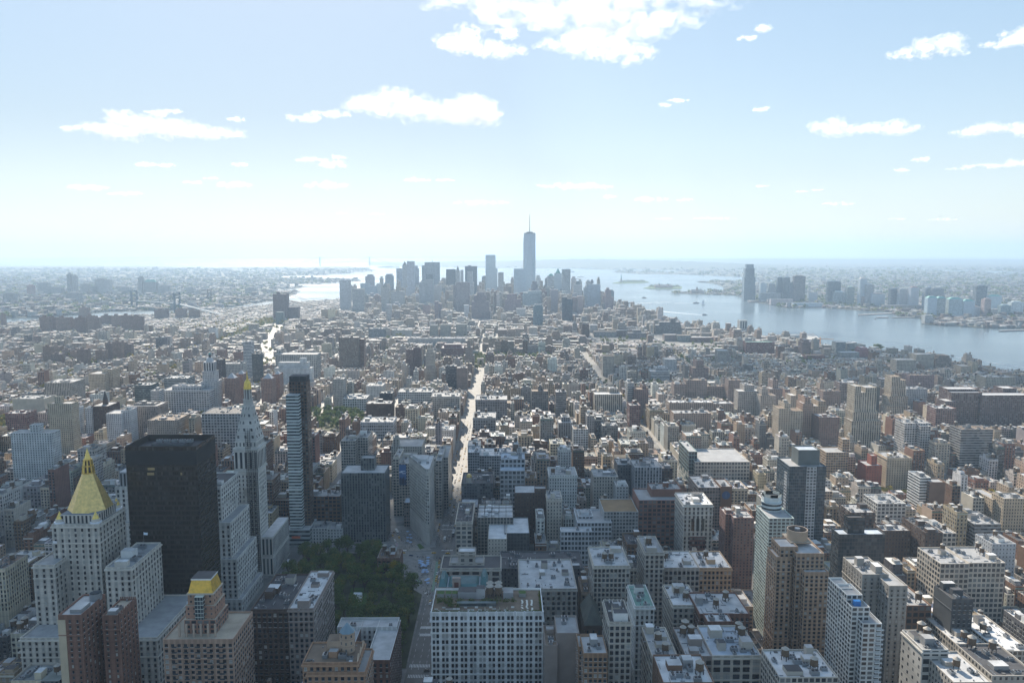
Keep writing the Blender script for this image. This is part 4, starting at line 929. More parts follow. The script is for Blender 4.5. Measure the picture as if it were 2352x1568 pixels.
N('office_block', 'ornate stone block with arched top windows, right behind the white garden block', OB, [('C', 120, 468, 992, 592, 60, dict(bulk=3, fans=6, roof='silver'))], 'stone', bay=4.0, fl=4.2, win=(2.2, 2.6), vis=1250, cornice=True, short='ornate arched block')
N('low_building', 'long low dark-roofed building with a metal edge behind the ornate arched block', LB, [('C', 0, 510, 868, 665, 40, dict(roof='tar', fans=6, bulk=1))], 'dgrey', 'punched', vis=905)
# construction site
rt, R, (cx, cy) = N('building_under_construction', 'building site frame with bright roof decks behind dark netting, by the plaza', LB, [('B', 1548, 1700, 655, 735, 46, dict(bare=1, tint='dgrey')), ('B', 1448, 1562, 690, 720, 50, dict(bare=1, pat='small', tint='lime')), ('B', 1385, 1600, 560, 762, 40, dict(bare=1, roof='white', tint='stone'))], 'dgrey', 'netting', roof='white', vis=830, short='netted building site')
m = MB(); X0, X1, Y0, Y1, H = R[2]
for i in range(6):
    for j in range(4): m.bar((X0 - cx + (X1 - X0) * i / 5, Y0 - cy + 38 * j / 3 - 6, H - 6), (X0 - cx + (X1 - X0) * i / 5, Y0 - cy + 38 * j / 3 - 6, H + 12), .18, 'steel_dark')
for k in (4, 8, 12):
    for j in range(4): m.bar((X0 - cx, Y0 - cy + 38 * j / 3 - 6, H + k), (X1 - cx, Y0 - cy + 38 * j / 3 - 6, H + k), .12, 'steel_dark')
    for i in range(6): m.bar((X0 - cx + (X1 - X0) * i / 5, Y0 - cy - 6, H + k), (X0 - cx + (X1 - X0) * i / 5, Y0 - cy + 32, H + k), .12, 'steel_dark')
m.build('scaffold', rt)
m = MB()
for i in range(10):
    x, y = X0 - cx + rng.uniform(2, X1 - X0 - 8), Y0 - cy + rng.uniform(0, 30); m.box(x, x + rng.uniform(3, 7), y, y + rng.uniform(3, 6), H, H + rng.uniform(.3, 2.8), 'painted', (.75, .75, .76), rt=(.8, .8, .8))
m.build('roof_deck', rt)
N('corner_building', 'pale stone corner building with tall arched windows facing the avenue and plaza', OB, [('B', 1250, 1352, 585, 745, 60, dict(bulk=2, roof='tar'))], 'lime', 'loft', bay=5, fl=4.6, vis=760, cornice=True, short='pale arched corner building')
rt, R, (cx, cy) = N('loft_building', 'dark grey mansard building with a small gold dome on the avenue', LB, [('B', 1285, 1478, 352, 880, 45, dict(roof='tar', bulk=1))], (.12, .13, .14), 'loft', vis=470, short='gold-domed dark building')
m = MB(); X0, X1, Y0, Y1, H = R[0]; m.cone(X0 - cx + 9, Y0 - cy + 5, 3.4, H - 1, H + 6, 12, 'wallplain', T['stone'], 3.2)
for k in range(4): m.cone(X0 - cx + 9, Y0 - cy + 5, 3.4 * math.cos(k * math.pi / 8), H + 6 + 4 * math.sin(k * math.pi / 8), H + 6 + 4 * math.sin((k + 1) * math.pi / 8), 12, 'gilded', (.65, .46, .16), max(.2, 3.4 * math.cos((k + 1) * math.pi / 8)))
m.build('gold_dome', rt)
N('office_building', 'blue-grey glazed building with a stepped top, right of the gold-domed building', OB, [('C', 0, 150, 275, 862, 36, dict(bulk=0)), ('C', 5, 152, 205, 880, 30)], 'steel', 'loft', bay=4.6, fl=5.5, roof='blue', vis=415, short='blue-grey stepped building')
N('loft_building', 'white-roofed gabled pair of lofts along the avenue past the gold dome', LB, [('B', 1325, 1395, 165, 985, 34), ('B', 1395, 1590, 185, 990, 40)], 'steel', 'loft', roof='white', vis=270, tanks=1)
# centre right field (crop C)
N('office_tower', 'narrow tall grey-stone tower with pedimented top, bottom centre right', 'tower', [('C', 664, 800, 1194, 440, 30, dict(bulk=3, roof='tar'))], 'stone', bay=3.2, fl=3.9, win=(2.1, 2.4), vis=1568, cornice=True, short='narrow pedimented tower')
N('office_building', 'cream-fronted building with a tall dark central bay and leafy roof terrace', LB, [('C', 822, 940, 1098, 500, 34, dict(roof='green', side='small'))], (.60, .60, .57), bay=3.0, fl=4.0, win=(1.5, 2.4), vis=1270, cornice=True, short='cream dark-bayed building')
N('office_building', 'twin-fronted grey building with two dark glass bays and a green cornice', LB, [('C', 570, 790, 853, 585, 40, dict(tanks=2, roof='silver'))], 'lime', bay=3.0, fl=4.0, win=(2.0, 2.6), vis=1080, cornice=True, short='twin dark-bayed building')
N('office_tower', 'slender stone-capped tower carrying a water tank, right of the twin-bayed building', 'tower', [('C', 882, 998, 772, 592, 36, dict(tanks=1, bulk=2))], 'stone', bay=3.4, fl=3.9, win=(2.0, 2.3), vis=1060, cornice=True, short='slender tank-topped tower')
N('loft_building', 'low white-roofed loft with a long band of windows, left of two', LB, [('C', 1000, 1214, 865, 600, 36, dict(roof='white', tanks=1))], 'stone', bay=3.4, fl=4.6, win=(2.4, 2.8), vis=985, short='white-roofed band loft')
N('loft_building', 'tan loft with skylit white roof, right neighbour of the white-roofed band loft', LB, [('C', 1214, 1410, 866, 601, 36, dict(roof='white', fans=4))], 'tan', bay=3.2, fl=4.2, win=(1.8, 2.4), vis=960, tanks=1, cornice=True)
N('loft_building', 'cream loft with grid of dark windows and two tanks on a snow-white roof', LB, [('C', 1052, 1215, 1092, 520, 34, dict(roof='white', tanks=2))], 'lime', bay=3.4, fl=4.0, win=(1.9, 2.3), vis=1270, cornice=True, short='snow-roofed cream loft')
N('loft_building', 'red brick stepped loft with ornamented parapet and pipes on its terrace', LB, [('C', 1262, 1415, 1192, 492, 12, dict(roof='white', bulk=0, fans=4)), ('C', 1215, 1520, 1145, 504, 34, dict(tanks=2, roof='silver'))], 'brick', bay=3.4, fl=4.2, win=(1.6, 2.3), vis=1270, short='ornamented brick loft')
N('loft_building', 'pale loft with cluttered silver roof and one tank, bottom right of centre', LB, [('C', 925, 1080, 1402, 436, 36, dict(roof='silver', tanks=2, bulk=3))], 'lime', bay=4.8, fl=4.5, win=(3.4, 2.8), vis=1568, short='cluttered-roof pale loft')
N('loft_building', 'brick loft with three domed water tanks and a white roof box, lower right of centre', LB, [('C', 1130, 1290, 1402, 440, 36, dict(roof='silver', tanks=3, bulk=2))], 'taupe', bay=4.2, fl=4.4, win=(3.0, 2.9), vis=1568, short='three-tank loft')
N('loft_building', 'wide pale-grey loft with broad windows and blue-white roof beside the three-tank loft', LB, [('C', 1292, 1590, 1398, 441, 38, dict(roof='blue', tanks=2, bulk=3, fans=5))], 'lime', bay=5.6, fl=4.6, win=(4.2, 3.0), vis=1568, cornice=True, short='wide blue-roofed loft')
N('loft_building', 'white-roofed brick building with a lone black-legged tank at the bottom edge', LB, [('C', 992, 1305, 1562, 402, 30, dict(roof='white', tanks=1, bulk=2, fans=6))], 'brown', 'punched', vis=1600, short='white-roofed bottom building')
N('apartment_block', 'orange-brown office block with rows of blue-lit windows, right of the garden block', AB, [('C', 508, 655, 1385, 432, 22, dict(roof='silver')), ('C', 478, 600, 1345, 446, 16, dict(roof='silver'))], (.30, .19, .12), bay=3.0, fl=3.4, win=(1.7, 1.9), vis=1568, short='orange-brown window block')
N('brick_building', 'windowless taupe side wall building with a low terrace, next to the garden block', LB, [('C', 345, 482, 1262, 470, 24, dict(roof='grey', bulk=0)), ('C', 274, 350, 1335, 466, 26, dict(roof='brown'))], 'taupe', 'wallplain', vis=1420, side='small', short='blank taupe building')
rt, R, (cx, cy) = N('church', 'dark stone church with a steep slate gable roof among the lofts', 'church', [('C', 516, 622, 1215, 550, 34, dict(bare=1))], 'dkbrown', 'small', bay=5, fl=12, vis=1260, short='steep-roofed church')
X0, X1, Y0, Y1, H = R[0]; x0, x1, y0, y1 = X0 - cx, X1 - cx, Y0 - cy, Y1 - cy; hh = spans('C', 516, 622, 1070, 565)[2]
m = MB(); xm = (x0 + x1) / 2
m.face([(x0 - .5, y0 - .5, H), (x1 + .5, y0 - .5, H), (xm, y0 + 9, hh)], 'roofing', (.10, .105, .09)); m.face([(x1 + .5, y0 - .5, H), (x1 + .5, y1, H), (xm, y1 - 4, hh), (xm, y0 + 9, hh)], 'roofing', (.10, .105, .09))
m.face([(x0 - .5, y1, H), (x0 - .5, y0 - .5, H), (xm, y0 + 9, hh), (xm, y1 - 4, hh)], 'roofing', (.10, .105, .09)); m.face([(x1 + .5, y1, H), (x0 - .5, y1, H), (xm, y1 - 4, hh)], 'roofing', (.1, .1, .09)); m.build('slate_roof', rt)
N('apartment_slab', 'tall brown brick apartment slab left of the pale green glass tower', AB, [('C', 1422, 1546, 562, 690, 22, dict(bulk=1)), ('C', 1372, 1430, 540, 700, 20)], (.22, .13, .11), 'punched', bay=3.0, fl=2.8, vis=990, short='brown brick slab')
rt, R, (cx, cy) = N('office_building', 'white terracotta building with brown window wall and arches on its upper front', OB, [('C', 1117, 1296, 482, 720, 38, dict(bulk=2, fans=3, roof='white'))], (.55, .52, .47), bay=4.0, fl=4.2, win=(1.6, 2.6), vis=780, cornice=True, short='white terracotta building')
X0, X1, Y0, Y1, H = R[0]; w_ = (X1 - X0)
m = MB(); m.box(-w_ * .27, w_ * .27, Y0 - cy - .3, Y0 - cy, H - 78, H - 32, 'loft', (.16, .08, .07), bay=2.6, fl=4.2); m.build('brown_infill', rt)
m = MB()
for i in (-1, 0, 1): m.box(i * 5 - 1.4, i * 5 + 1.4, Y0 - cy - .25, Y0 - cy, H - 26, H - 14, 'win_dark', (.1,) * 3, rm='wallplain')
m.build('tall_arch', rt)
N('office_block', 'long red brick block with green window bands and a brick penthouse', OB, [('C', 845, 1092, 455, 768, 40, dict(bare=1)), ('C', 920, 1105, 388, 782, 22, dict(pat='wallplain', tint='brick'))], (.26, .14, .11), 'loft', bay=4.6, fl=4.2, vis=640, side='wallplain', short='red banded block')
rt, R, (cx, cy) = N('office_block', 'grey block with a round blue sign on its brick corner', OB, [('C', 1206, 1345, 378, 815, 45, dict(roof='silver')), ('C', 1345, 1412, 372, 812, 30, dict(pat='wallplain', tint='brown', bulk=0))], 'taupe', 'loft', vis=480, short='blue-roundel block')
m = MB(); n_ = 20; a, b, z = spans('C', 1352, 1398, 425, 811.8); xm = (a + b) / 2 - cx
m.face([(xm + 4.6 * math.cos(2 * math.pi * i / n_), 811.7 - cy, z + 4.6 * math.sin(2 * math.pi * i / n_)) for i in range(n_)], 'painted', (.03, .08, .18)); sg = m.build('round_sign', rt)
m = MB(); m.box(xm - .3, xm + .3, 811.5 - cy, 811.6 - cy, z - 2.6, z + 2.6, 'painted', (.10, .17, .30)); m.cone(xm, 811.4 - cy, .1, z, z + .1, 4, 'painted', (.1, .17, .3), .1); m.build('sign_emblem', sg)
N('loft_building', 'low tan-roofed building with pale left wall, before the red banded block', LB, [('C', 632, 842, 525, 760, 42, dict(bare=1, roof=(.26, .17, .09)))], (.42, .42, .41), 'loft', vis=600, side='wallplain', short='tan-roofed building')
N('office_building', 'white-tiled tall block with a dark green top band, middle of the picture', OB, [('C', 300, 470, 302, 870, 34, dict(bulk=2, tanks=1))], (.60, .60, .57), 'punched', bay=3.0, fl=3.8, vis=505, cornice=True, short='white-tiled block')
N('office_tower', 'narrow cream tower with a rounded pediment, left of the white department-store block', 'tower', [('C', 286, 376, 445, 790, 30)], 'lime', 'punched', vis=640, cornice=True, bay=3, fl=3.8, short='narrow cream tower')
N('department_store', 'long white ornate block with arched windows and stepped roofs, centre', 'store', [('C', 470, 680, 590, 750, 40, dict(roof='grey')), ('C', 370, 560, 645, 735, 12, dict(roof='silver', bulk=0)), ('C', 478, 565, 552, 765, 20)], (.56, .58, .60), 'loft', bay=3.4, fl=5.0, vis=690, short='long white ornate block')
N('brick_building', 'dark brick blank building with a square chimney, left of the narrow cream tower', LB, [('C', 90, 285, 410, 815, 28, dict(roof='silver')), ('C', 212, 280, 385, 812, 12, dict(bare=1))], 'dkbrown', 'small', vis=480, side='wallplain')
N('loft_building', 'long grey loft with uniform windows, behind the long white ornate block', LB, [('C', 570, 720, 312, 862, 32)], 'stone', 'punched', bay=3, fl=3.8, vis=440, tanks=1)
N('loft_building', 'grey columned loft of eight bays, before the huge pale store block', LB, [('C', 820, 985, 255, 905, 34, dict(tanks=1))], 'steel', 'pier', bay=3.6, fl=4.0, vis=370, short='blue-grey columned loft')
N('loft_building', 'dark narrow loft between two grey lofts in the middle distance', LB, [('C', 715, 812, 240, 930, 30)], 'dgrey', 'punched', vis=350)
N('loft_building', 'brown loft with large windows beside the blue-grey columned loft', LB, [('C', 985, 1050, 262, 930, 30)], 'dkbrown', 'loft', vis=330)
N('gabled_building', 'tiny white gable-fronted building squeezed between taller lofts', LB, [('C', 708, 782, 372, 838, 25)], (.50, .50, .48), 'punched', vis=440)
N('department_store', 'huge pale flat store block with a green glass corner on its left end', 'store', [('C', 1188, 1520, 222, 1000, 70, dict(bulk=6, fans=10, tanks=2, roof='grey')), ('C', 1150, 1200, 160, 1010, 60, dict(bulk=0, pat='curtain', tint='green'))], 'lime', 'loft', bay=4, fl=5, vis=330, short='huge pale store block')
# right group (crop E)
rt, R, (cx, cy) = N('glass_tower', 'dark blue glass tower with a grey slab penthouse and white window stripe, right', 'tower', [('E', 247, 470, 250, 720, 34, dict(bare=1)), ('E', 302, 432, 150, 728, 18, dict(bare=1, pat='wallplain', tint=(.13, .145, .14), roof='blue'))], (.09, .13, .16), 'curtain', bay=1.9, fl=3.1, vis=690, short='dark blue glass tower')
X0, X1, Y0, Y1, H = R[0]; m = MB(); xw = X0 - cx + (X1 - X0) * .47
m.box(xw, xw + (X1 - X0) * .27, Y0 - cy - .4, Y0 - cy, 0, H - .5, 'loft', (.46, .47, .48), bay=3.4, fl=3.1, rm='wallplain'); m.build('white_stripe', rt)
m = MB(); m.box(X0 - cx - .3, X0 - cx + 5, Y0 - cy + 5, Y0 - cy + 12, 0, H - 8, 'loft', (.46, .47, .48), bay=3.4, fl=3.1, rm='wallplain'); m.build('white_stripe', rt)
rt, R, (cx, cy) = N('hotel_tower', 'black curtain-walled slab with a black box on top, right of the drum-topped tower', 'tower', [('E', 548, 830, 662, 602, 14, dict(bare=1, roof='blue')), ('E', 604, 706, 560, 606, 8, dict(bare=1, tint='black', roof='tar'))], (.07, .072, .075), 'curtain', bay=2.2, fl=3.2, vis=920, short='black boxed slab')
N('apartment_tower', 'grey-beige apartment tower with roof trellis and white tank, lower right', 'tower', [('E', 852, 966, 975, 482, 40, dict(tanks=1, bulk=2)), ('E', 690, 850, 905, 496, 30, dict(pat='loft', bulk=2))], (.33, .31, .28), 'small', bay=4.2, fl=3.0, win=(1.1, 1.5), vis=1540, short='grey-beige trellis tower')
rt, R, (cx, cy) = N('apartment_tower', 'white stepped apartment tower with rows of balconies, lower right', 'tower', [('E', 692, 810, 1204, 432, 20, dict(bare=1)), ('E', 626, 735, 1105, 438, 18, dict(bare=1)), ('E', 595, 690, 1030, 446, 16, dict(bare=1)), ('E', 548, 630, 990, 456, 16, dict(bare=1))], (.62, .61, .58), 'loft', bay=3.4, fl=2.95, roof='grey', vis=1568, side='loft', short='white balcony tower')
X0, X1, Y0, Y1, H = R[0]
for k in range(22):
    m = MB(); z = H - 4 - k * 2.95; m.box(X0 - cx + 8, X1 - cx + .5, Y0 - cy - 1.5, Y0 - cy, z, z + .2, 'wallplain', (.6, .6, .6), bottom=True); m.box(X0 - cx + 8, X1 - cx + .5, Y0 - cy - 1.55, Y0 - cy - 1.45, z + .2, z + 1.1, 'painted', (.55, .58, .58)); m.build('balcony', rt)
m = MB(); x_ = R[1][1] - cx - 9; m.box(x_ + 1, x_ + 5, R[1][2] - cy + 3, R[1][2] - cy + 5.5, R[1][4] - 1, R[1][4] + 2.2, 'painted', (.02, .16, .45), rt=(.03, .22, .55)); m.build('blue_tarpaulin', rt)
N('hotel', 'small dark grey hotel with square windows and a blank grey side wall', 'hotel', [('E', 1236, 1366, 1055, 500, 22, dict(bulk=2, roof='tar'))], (.075, .08, .085), bay=3.4, fl=3.2, win=(1.3, 1.7), vis=1240, side='wallplain', sidewin=False, short='dark grey hotel')
N('loft_building', 'narrow cream and dark glazed front with a red brick side wall, lower right', LB, [('E', 1056, 1214, 1362, 430, 24, dict(bulk=3, fans=3, tanks=2, roof='grey'))], (.52, .50, .46), 'loft', bay=5.6, fl=5.0, vis=1568, side='small', cornice=True, short='cream glazed front')
N('loft_building', 'white roof building with two round water tanks at the bottom edge, right', LB, [('E', 186, 545, 1530, 398, 30, dict(roof='white', tanks=2, bulk=3, fans=5))], 'stone', 'loft', vis=1600, short='bottom twin-tank building')
N('loft_building', 'white six-storey gridded loft standing out right of the blue glass tower', LB, [('E', 782, 955, 475, 832, 34, dict(roof='grey'))], (.62, .60, .56), 'loft', bay=4.4, fl=4.3, vis=590, short='white gridded loft')
N('loft_building', 'dark brown block with black windowless front and crowded roof, right', LB, [('E', 1072, 1180, 652, 720, 44, dict(fans=6, bulk=2, roof='tar'))], 'dkbrown', 'punched', vis=790, side='punched', short='dark crowded-roof block')
N('loft_building', 'small white-fronted loft attached right of the dark crowded-roof block', LB, [('E', 1180, 1262, 655, 724, 40, dict(roof='grey', tanks=1))], 'lime', 'loft', bay=4, fl=4.4, vis=745)
N('apartment_block', 'low brown apartment block behind the black boxed slab', AB, [('E', 815, 985, 640, 742, 20, dict(roof='grey'))], 'dkbrown', 'punched', vis=760)
N('office_block', 'grey office block with ribbon windows and a white roof hut, far right', OB, [('E', 1372, 1532, 600, 760, 40, dict(bulk=2)), ('E', 1312, 1380, 545, 790, 30, dict(bulk=1))], 'grey', 'ribbon', vis=750, short='ribbon-windowed grey block')
N('apartment_block', 'pair of tan apartment slabs at the right edge', AB, [('E', 1552, 1700, 445, 830, 22, dict(bulk=2)), ('E', 1483, 1546, 450, 845, 40)], 'beige', 'punched', vis=640, short='tan edge slabs')
N('apartment_block', 'white-striped block with a plain brown end wall, right', AB, [('E', 1100, 1195, 345, 880, 16, dict(bulk=1)), ('E', 1042, 1108, 318, 886, 28, dict(pat='ribbon', tint='white'))], 'brown', 'wallplain', vis=470, side='ribbon', short='white-striped block')
N('apartment_block', 'sandy eleven-storey block with flat cornice, upper right', AB, [('E', 840, 992, 198, 1000, 34, dict(tanks=1))], 'beige', 'punched', bay=3.2, fl=3.3, vis=320, cornice=True, short='sandy eleven-storey block')
N('brick_building', 'bright red brick building with a taller stair tower, upper right', LB, [('E', 715, 810, 245, 985, 26), ('E', 745, 780, 185, 992, 12, dict(bare=1))], 'red', 'small', vis=335, short='bright red brick building')
N('apartment_block', 'twin-topped tan block left of the bright red building', AB, [('E', 470, 605, 165, 1015, 30), ('E', 570, 612, 85, 1024, 14, dict(bare=1))], 'tan', 'loft', vis=285)
N('loft_building', 'dark low building with a scaffold roof beside the white gridded loft', LB, [('E', 620, 770, 530, 800, 30)], 'dkbrown', 'loft', vis=600)
N('loft_building', 'white flat-fronted warehouse at the far right middle', LB, [('E', 1480, 1625, 720, 690, 26, dict(tanks=1))], (.45, .46, .47), 'small', vis=850, short='white warehouse')
N('loft_building', 'brick loft with cream window frames and roof skylights, far right', LB, [('E', 1290, 1400, 905, 640, 36, dict(tanks=1, fans=4)), ('E', 1395, 1560, 925, 645, 36, dict(tanks=2))], (.28, .20, .16), 'loft', vis=990)
N('loft_building', 'grey low loft with white roof, between the trellis tower and dark hotel', LB, [('E', 960, 1110, 1095, 520, 40, dict(fans=5, tanks=1))], 'brown', 'loft', bay=4.5, fl=4.5, vis=1200)
N('loft_building', 'long tan loft with arcaded windows and several tanks, right of the dark hotel', LB, [('E', 1165, 1340, 840, 620, 36, dict(tanks=1)), ('E', 1340, 1560, 835, 622, 36, dict(tanks=2))], 'lime', 'loft', bay=3.8, fl=4.4, vis=905)
N('loft_building', 'silver-roofed stone loft in the lower right corner row, behind the corner', LB, [('E', 1330, 1520, 1390, 470, 50, dict(roof='silver', tanks=2, fans=6)), ('E', 1520, 1720, 1370, 472, 50, dict(roof='white', tanks=1))], 'stone', 'loft', vis=1460)
N('loft_building', 'dark wide loft with tar roof filling the lower right corner', LB, [('E', 1245, 1480, 1560, 405, 34, dict(roof='silver', tanks=1)), ('E', 1480, 1760, 1520, 410, 36, dict(roof='tar', tanks=2))], 'stone', 'punched', vis=1600)
# middle distance left (crop P)
rt, R, (cx, cy) = N('clock_tower', 'pale wedding-cake tower with lantern rising from a pale office block, left', 'tower', [('P', 1648, 1745, 1030, 1512, 24, dict(bare=1)), ('P', 1638, 1765, 1110, 1508, 30, dict(bare=1))], (.48, .48, .48), 'punched', vis=1160, short='pale lantern tower')
X0, X1, Y0, Y1, H = R[0]; xm = (X0 + X1) / 2 - cx
m = MB(); m.box(xm - 10, xm + 10, -8, 8, H - 1, H + 19, 'pier', (.50, .50, .50), bay=5, fl=18); m.build('colonnade', rt)
m = MB(); m.cone(xm, 0, 8.5, H + 19, H + 27, 8, 'wallplain', (.45, .47, .48), 4.5); m.cone(xm, 0, 2.6, H + 27, H + 33, 8, 'steel_dark', (.2, .2, .2), 2.2); m.cone(xm, 0, 2.6, H + 33, H + 37, 8, 'verdigris', (.2, .4, .35)); m.build('lantern', rt)
N('office_block', 'big pale office block of gridded windows at the foot of the lantern tower', OB, [('P', 1325, 1700, 1180, 1478, 40, dict(bulk=3)), ('P', 1400, 1640, 1145, 1490, 20, dict(bulk=2))], (.52, .52, .52), 'loft', bay=5, fl=4.4, vis=1370, cornice=True, short='pale gridded block')
for i, (a, b, t_, Y, lb) in enumerate(((1826, 1912, 1085, 1530, 'nearer left'), (1918, 1980, 1050, 1585, 'farther left'), (2124, 2212, 1088, 1530, 'nearer right'), (2218, 2275, 1052, 1585, 'farther right'))):
    rt, R, (cx, cy) = N('apartment_tower', 'brick tower with glass pyramid cap, %s of four alike' % lb, 'tower', [('P', a, b, t_, Y, 28, dict(bare=1))], (.27, .17, .135), 'punched', bay=3, fl=3, vis=1290 if i % 2 == 0 else 1200, group='four brick towers with pyramid caps')
    X0, X1, Y0, Y1, H = R[0]; s = (X1 - X0) / 2 - 2
    m = MB(); m.prism([(-s, -s), (s, -s), (s, s), (-s, s)], H - 1, H + s * 1.05, 'painted', (.38, .40, .42), poly2=[(-.4, -.4), (.4, -.4), (.4, .4), (-.4, .4)]); m.build('pyramid_cap', rt)
N('apartment_tower', 'tall cream apartment tower at left, over a park corner', 'tower', [('P', 384, 580, 1290, 1150, 20, dict(bulk=1)), ('P', 440, 492, 1235, 1156, 10, dict(bare=1))], (.50, .43, .32), 'punched', bay=3, fl=3, vis=1568, short='tall cream tower')
N('hospital_block', 'grey stone block with a white crenellated crown at left', LB, [('P', 360, 578, 1120, 1500, 50)], 'stone', 'pier', vis=1255)
N('office_cube', 'windowless cream cube with two square vents at left', LB, [('P', 100, 360, 1250, 1390, 36, dict(bulk=2))], (.50, .46, .38), 'wallplain', vis=1330)
N('apartment_block', 'cream block with tall piers and a taller wing, left middle distance', AB, [('P', 718, 850, 1048, 1650, 40), ('P', 830, 918, 1010, 1670, 30)], 'beige', 'punched', vis=1170)
N('office_block', 'heavy grey-brown stone block with set-back attic, left middle', OB, [('P', 1050, 1282, 1310, 1250, 40, dict(bulk=1)), ('P', 1090, 1260, 1290, 1262, 20)], (.30, .26, .23), 'pier', vis=1500, cornice=True)
N('apartment_block', 'white stepped apartment block left of the heavy stone block', AB, [('P', 862, 985, 1372, 1195, 30, dict(bulk=1)), ('P', 985, 1052, 1345, 1205, 26)], (.60, .60, .60), 'punched', bay=3, fl=3, vis=1520)
rt, R, (cx, cy) = N('church', 'dark brown church-like block with a pointed spire, left middle', 'church', [('P', 742, 880, 1310, 1295, 40, dict(bare=1))], 'dkbrown', 'punched', vis=1480)
m = MB(); m.cone(0, 0, 5, R[0][4] - 1, R[0][4] + 8, 8, 'wallplain', T['dkbrown'], 4); m.cone(0, 0, 4, R[0][4] + 8, R[0][4] + 24, 8, 'wallplain', (.07, .06, .055)); m.build('spire', rt)
N('office_block', 'wide low tan block with pink roof plant behind the black glass slab', OB, [('P', 1200, 1440, 1425, 1170, 46, dict(fans=8, roof='brown'))], (.36, .31, .26), 'punched', vis=1568)
N('office_block', 'wide block with dark mansard roof and green glazed band beside the clock tower', OB, [('P', 1640, 1985, 1372, 1150, 50, dict(roof='tar', bulk=1))], (.45, .45, .44), 'loft', bay=4.5, fl=4.5, vis=1560, short='mansard-roofed wide block')
N('apartment_block', 'white terraced block in the left corner over park trees', AB, [('P', 85, 420, 1530, 1010, 20), ('P', 240, 310, 1465, 1016, 12, dict(bare=1))], (.60, .60, .58), 'punched', bay=3.4, fl=3.2, vis=1560)
N('school_building', 'red brick school with white trim near the left edge', LB, [('P', 40, 212, 1370, 1300, 30)], (.27, .15, .13), 'loft', vis=1440)
N('apartment_slab', 'long white slab with rows of windows, left of the heavy stone block', AB, [('P', 570, 645, 1320, 1280, 14), ('P', 690, 742, 1325, 1290, 14)], (.56, .57, .58), 'punched', vis=1420)
N('office_building', 'green-grey glass block with recessed floors, left middle', OB, [('P', 1092, 1225, 1140, 1480, 36), ('P', 1225, 1295, 1185, 1440, 20, dict(pat='ribbon', tint='white'))], (.16, .19, .18), 'ribbon', vis=1280)
N('office_building', 'grey low hospital slab with vents behind the pale gridded block', OB, [('P', 1335, 1525, 1085, 1640, 40)], (.33, .37, .38), 'ribbon', vis=1140)
N('apartment_tower', 'white round-balconied tower beside the broad glinting avenue', 'tower', [('P', 1978, 2045, 790, 1900, 22)], (.56, .58, .60), 'ribbon', vis=920)
N('apartment_tower', 'black slab block next to the lantern tower', 'tower', [('P', 1748, 1808, 935, 1640, 20)], (.09, .08, .08), 'punched', vis=1100)
N('apartment_block', 'pale grey block pair behind the brick pyramid-capped towers', AB, [('P', 1812, 1980, 965, 1690, 26)], (.42, .42, .40), 'punched', vis=1050)
N('apartment_block', 'glassy black corner building by the broad glinting avenue', AB, [('P', 2050, 2112, 885, 1800, 26)], (.07, .085, .09), 'curtain', vis=1000)
# housing estates
EST = [(318, 400, 585, 705), (402, 452, 590, 690), (452, 548, 590, 700), (548, 612, 600, 690), (612, 692, 590, 720), (700, 760, 575, 690), (760, 808, 590, 690), (820, 905, 575, 640), (905, 985, 575, 660), (985, 1062, 572, 680), (1062, 1160, 580, 700), (640, 720, 510, 570), (0, 30, 565, 650), (1255, 1365, 530, 590), (1425, 1515, 525, 570), (1535, 1620, 530, 575)]
for i, (a, b, t_, bt) in enumerate(EST):
    Y = min(3600, 320 / max(.05, math.tan(math.atan((cr('P', 0, bt)[1] - 784) / FPX) + PITCH)) * .97)
    N('housing_slab', 'brown housing slab, number %s in the far left waterside row' % ['one', 'two', 'three', 'four', 'five', 'six', 'seven', 'eight', 'nine', 'ten', 'eleven', 'twelve', 'thirteen', 'fourteen', 'fifteen', 'sixteen'][i] if False else
      ['dim brown housing slab at the left end of the waterside estate', 'narrow brown slab second along the waterside estate', 'wide brown slab with a lower paler block before it', 'short brown slab in a gap of the waterside estate', 'tallest-looking brown slab at the middle of the estate', 'brown slab right of the estate middle', 'narrow brown slab closing the left estate group', 'broad low slab between two estate groups', 'left slab of the right estate group', 'middle slab of the right estate group', 'wide right slab of the right estate group', 'brown tower slab rising behind the estate middle', 'brown slab cut by the left edge of the photo', 'pinkish slab before the far suspension bridge', 'square slab beneath the suspension bridge tower', 'low slab right of the suspension bridge tower'][i],
      AB, [('P', a, b, t_, Y, 16, dict(bare=1)), ('P', a + (b - a) * .3, a + (b - a) * .6, t_ - 14, Y + 4, 8, dict(bare=1))], [(.24, .17, .14), (.20, .14, .12), (.27, .20, .17)][i % 3], 'punched', bay=3, fl=2.8, vis=bt - 6, group='brown housing slabs in rows at left')
EST2 = [(345, 412, 825, 960), (412, 500, 885, 965), (412, 492, 825, 880), (500, 570, 850, 920), (570, 622, 865, 930), (622, 710, 845, 980), (775, 852, 857, 955), (855, 912, 797, 920), (912, 985, 785, 930), (985, 1065, 805, 900)]
LB2 = ['tall left slab of the nearer brown estate', 'short slab in front of the nearer estate left pair', 'second tall slab of the nearer estate, behind the short one', 'small pale slab in the nearer estate', 'dim slab in the middle of the nearer estate', 'big slab in trees at the right of the nearer estate left half', 'lone slab in trees between the nearer estate halves', 'tall slab of the nearer estate right half, left', 'tallest slab of the nearer estate right half', 'right end slab of the nearer estate']
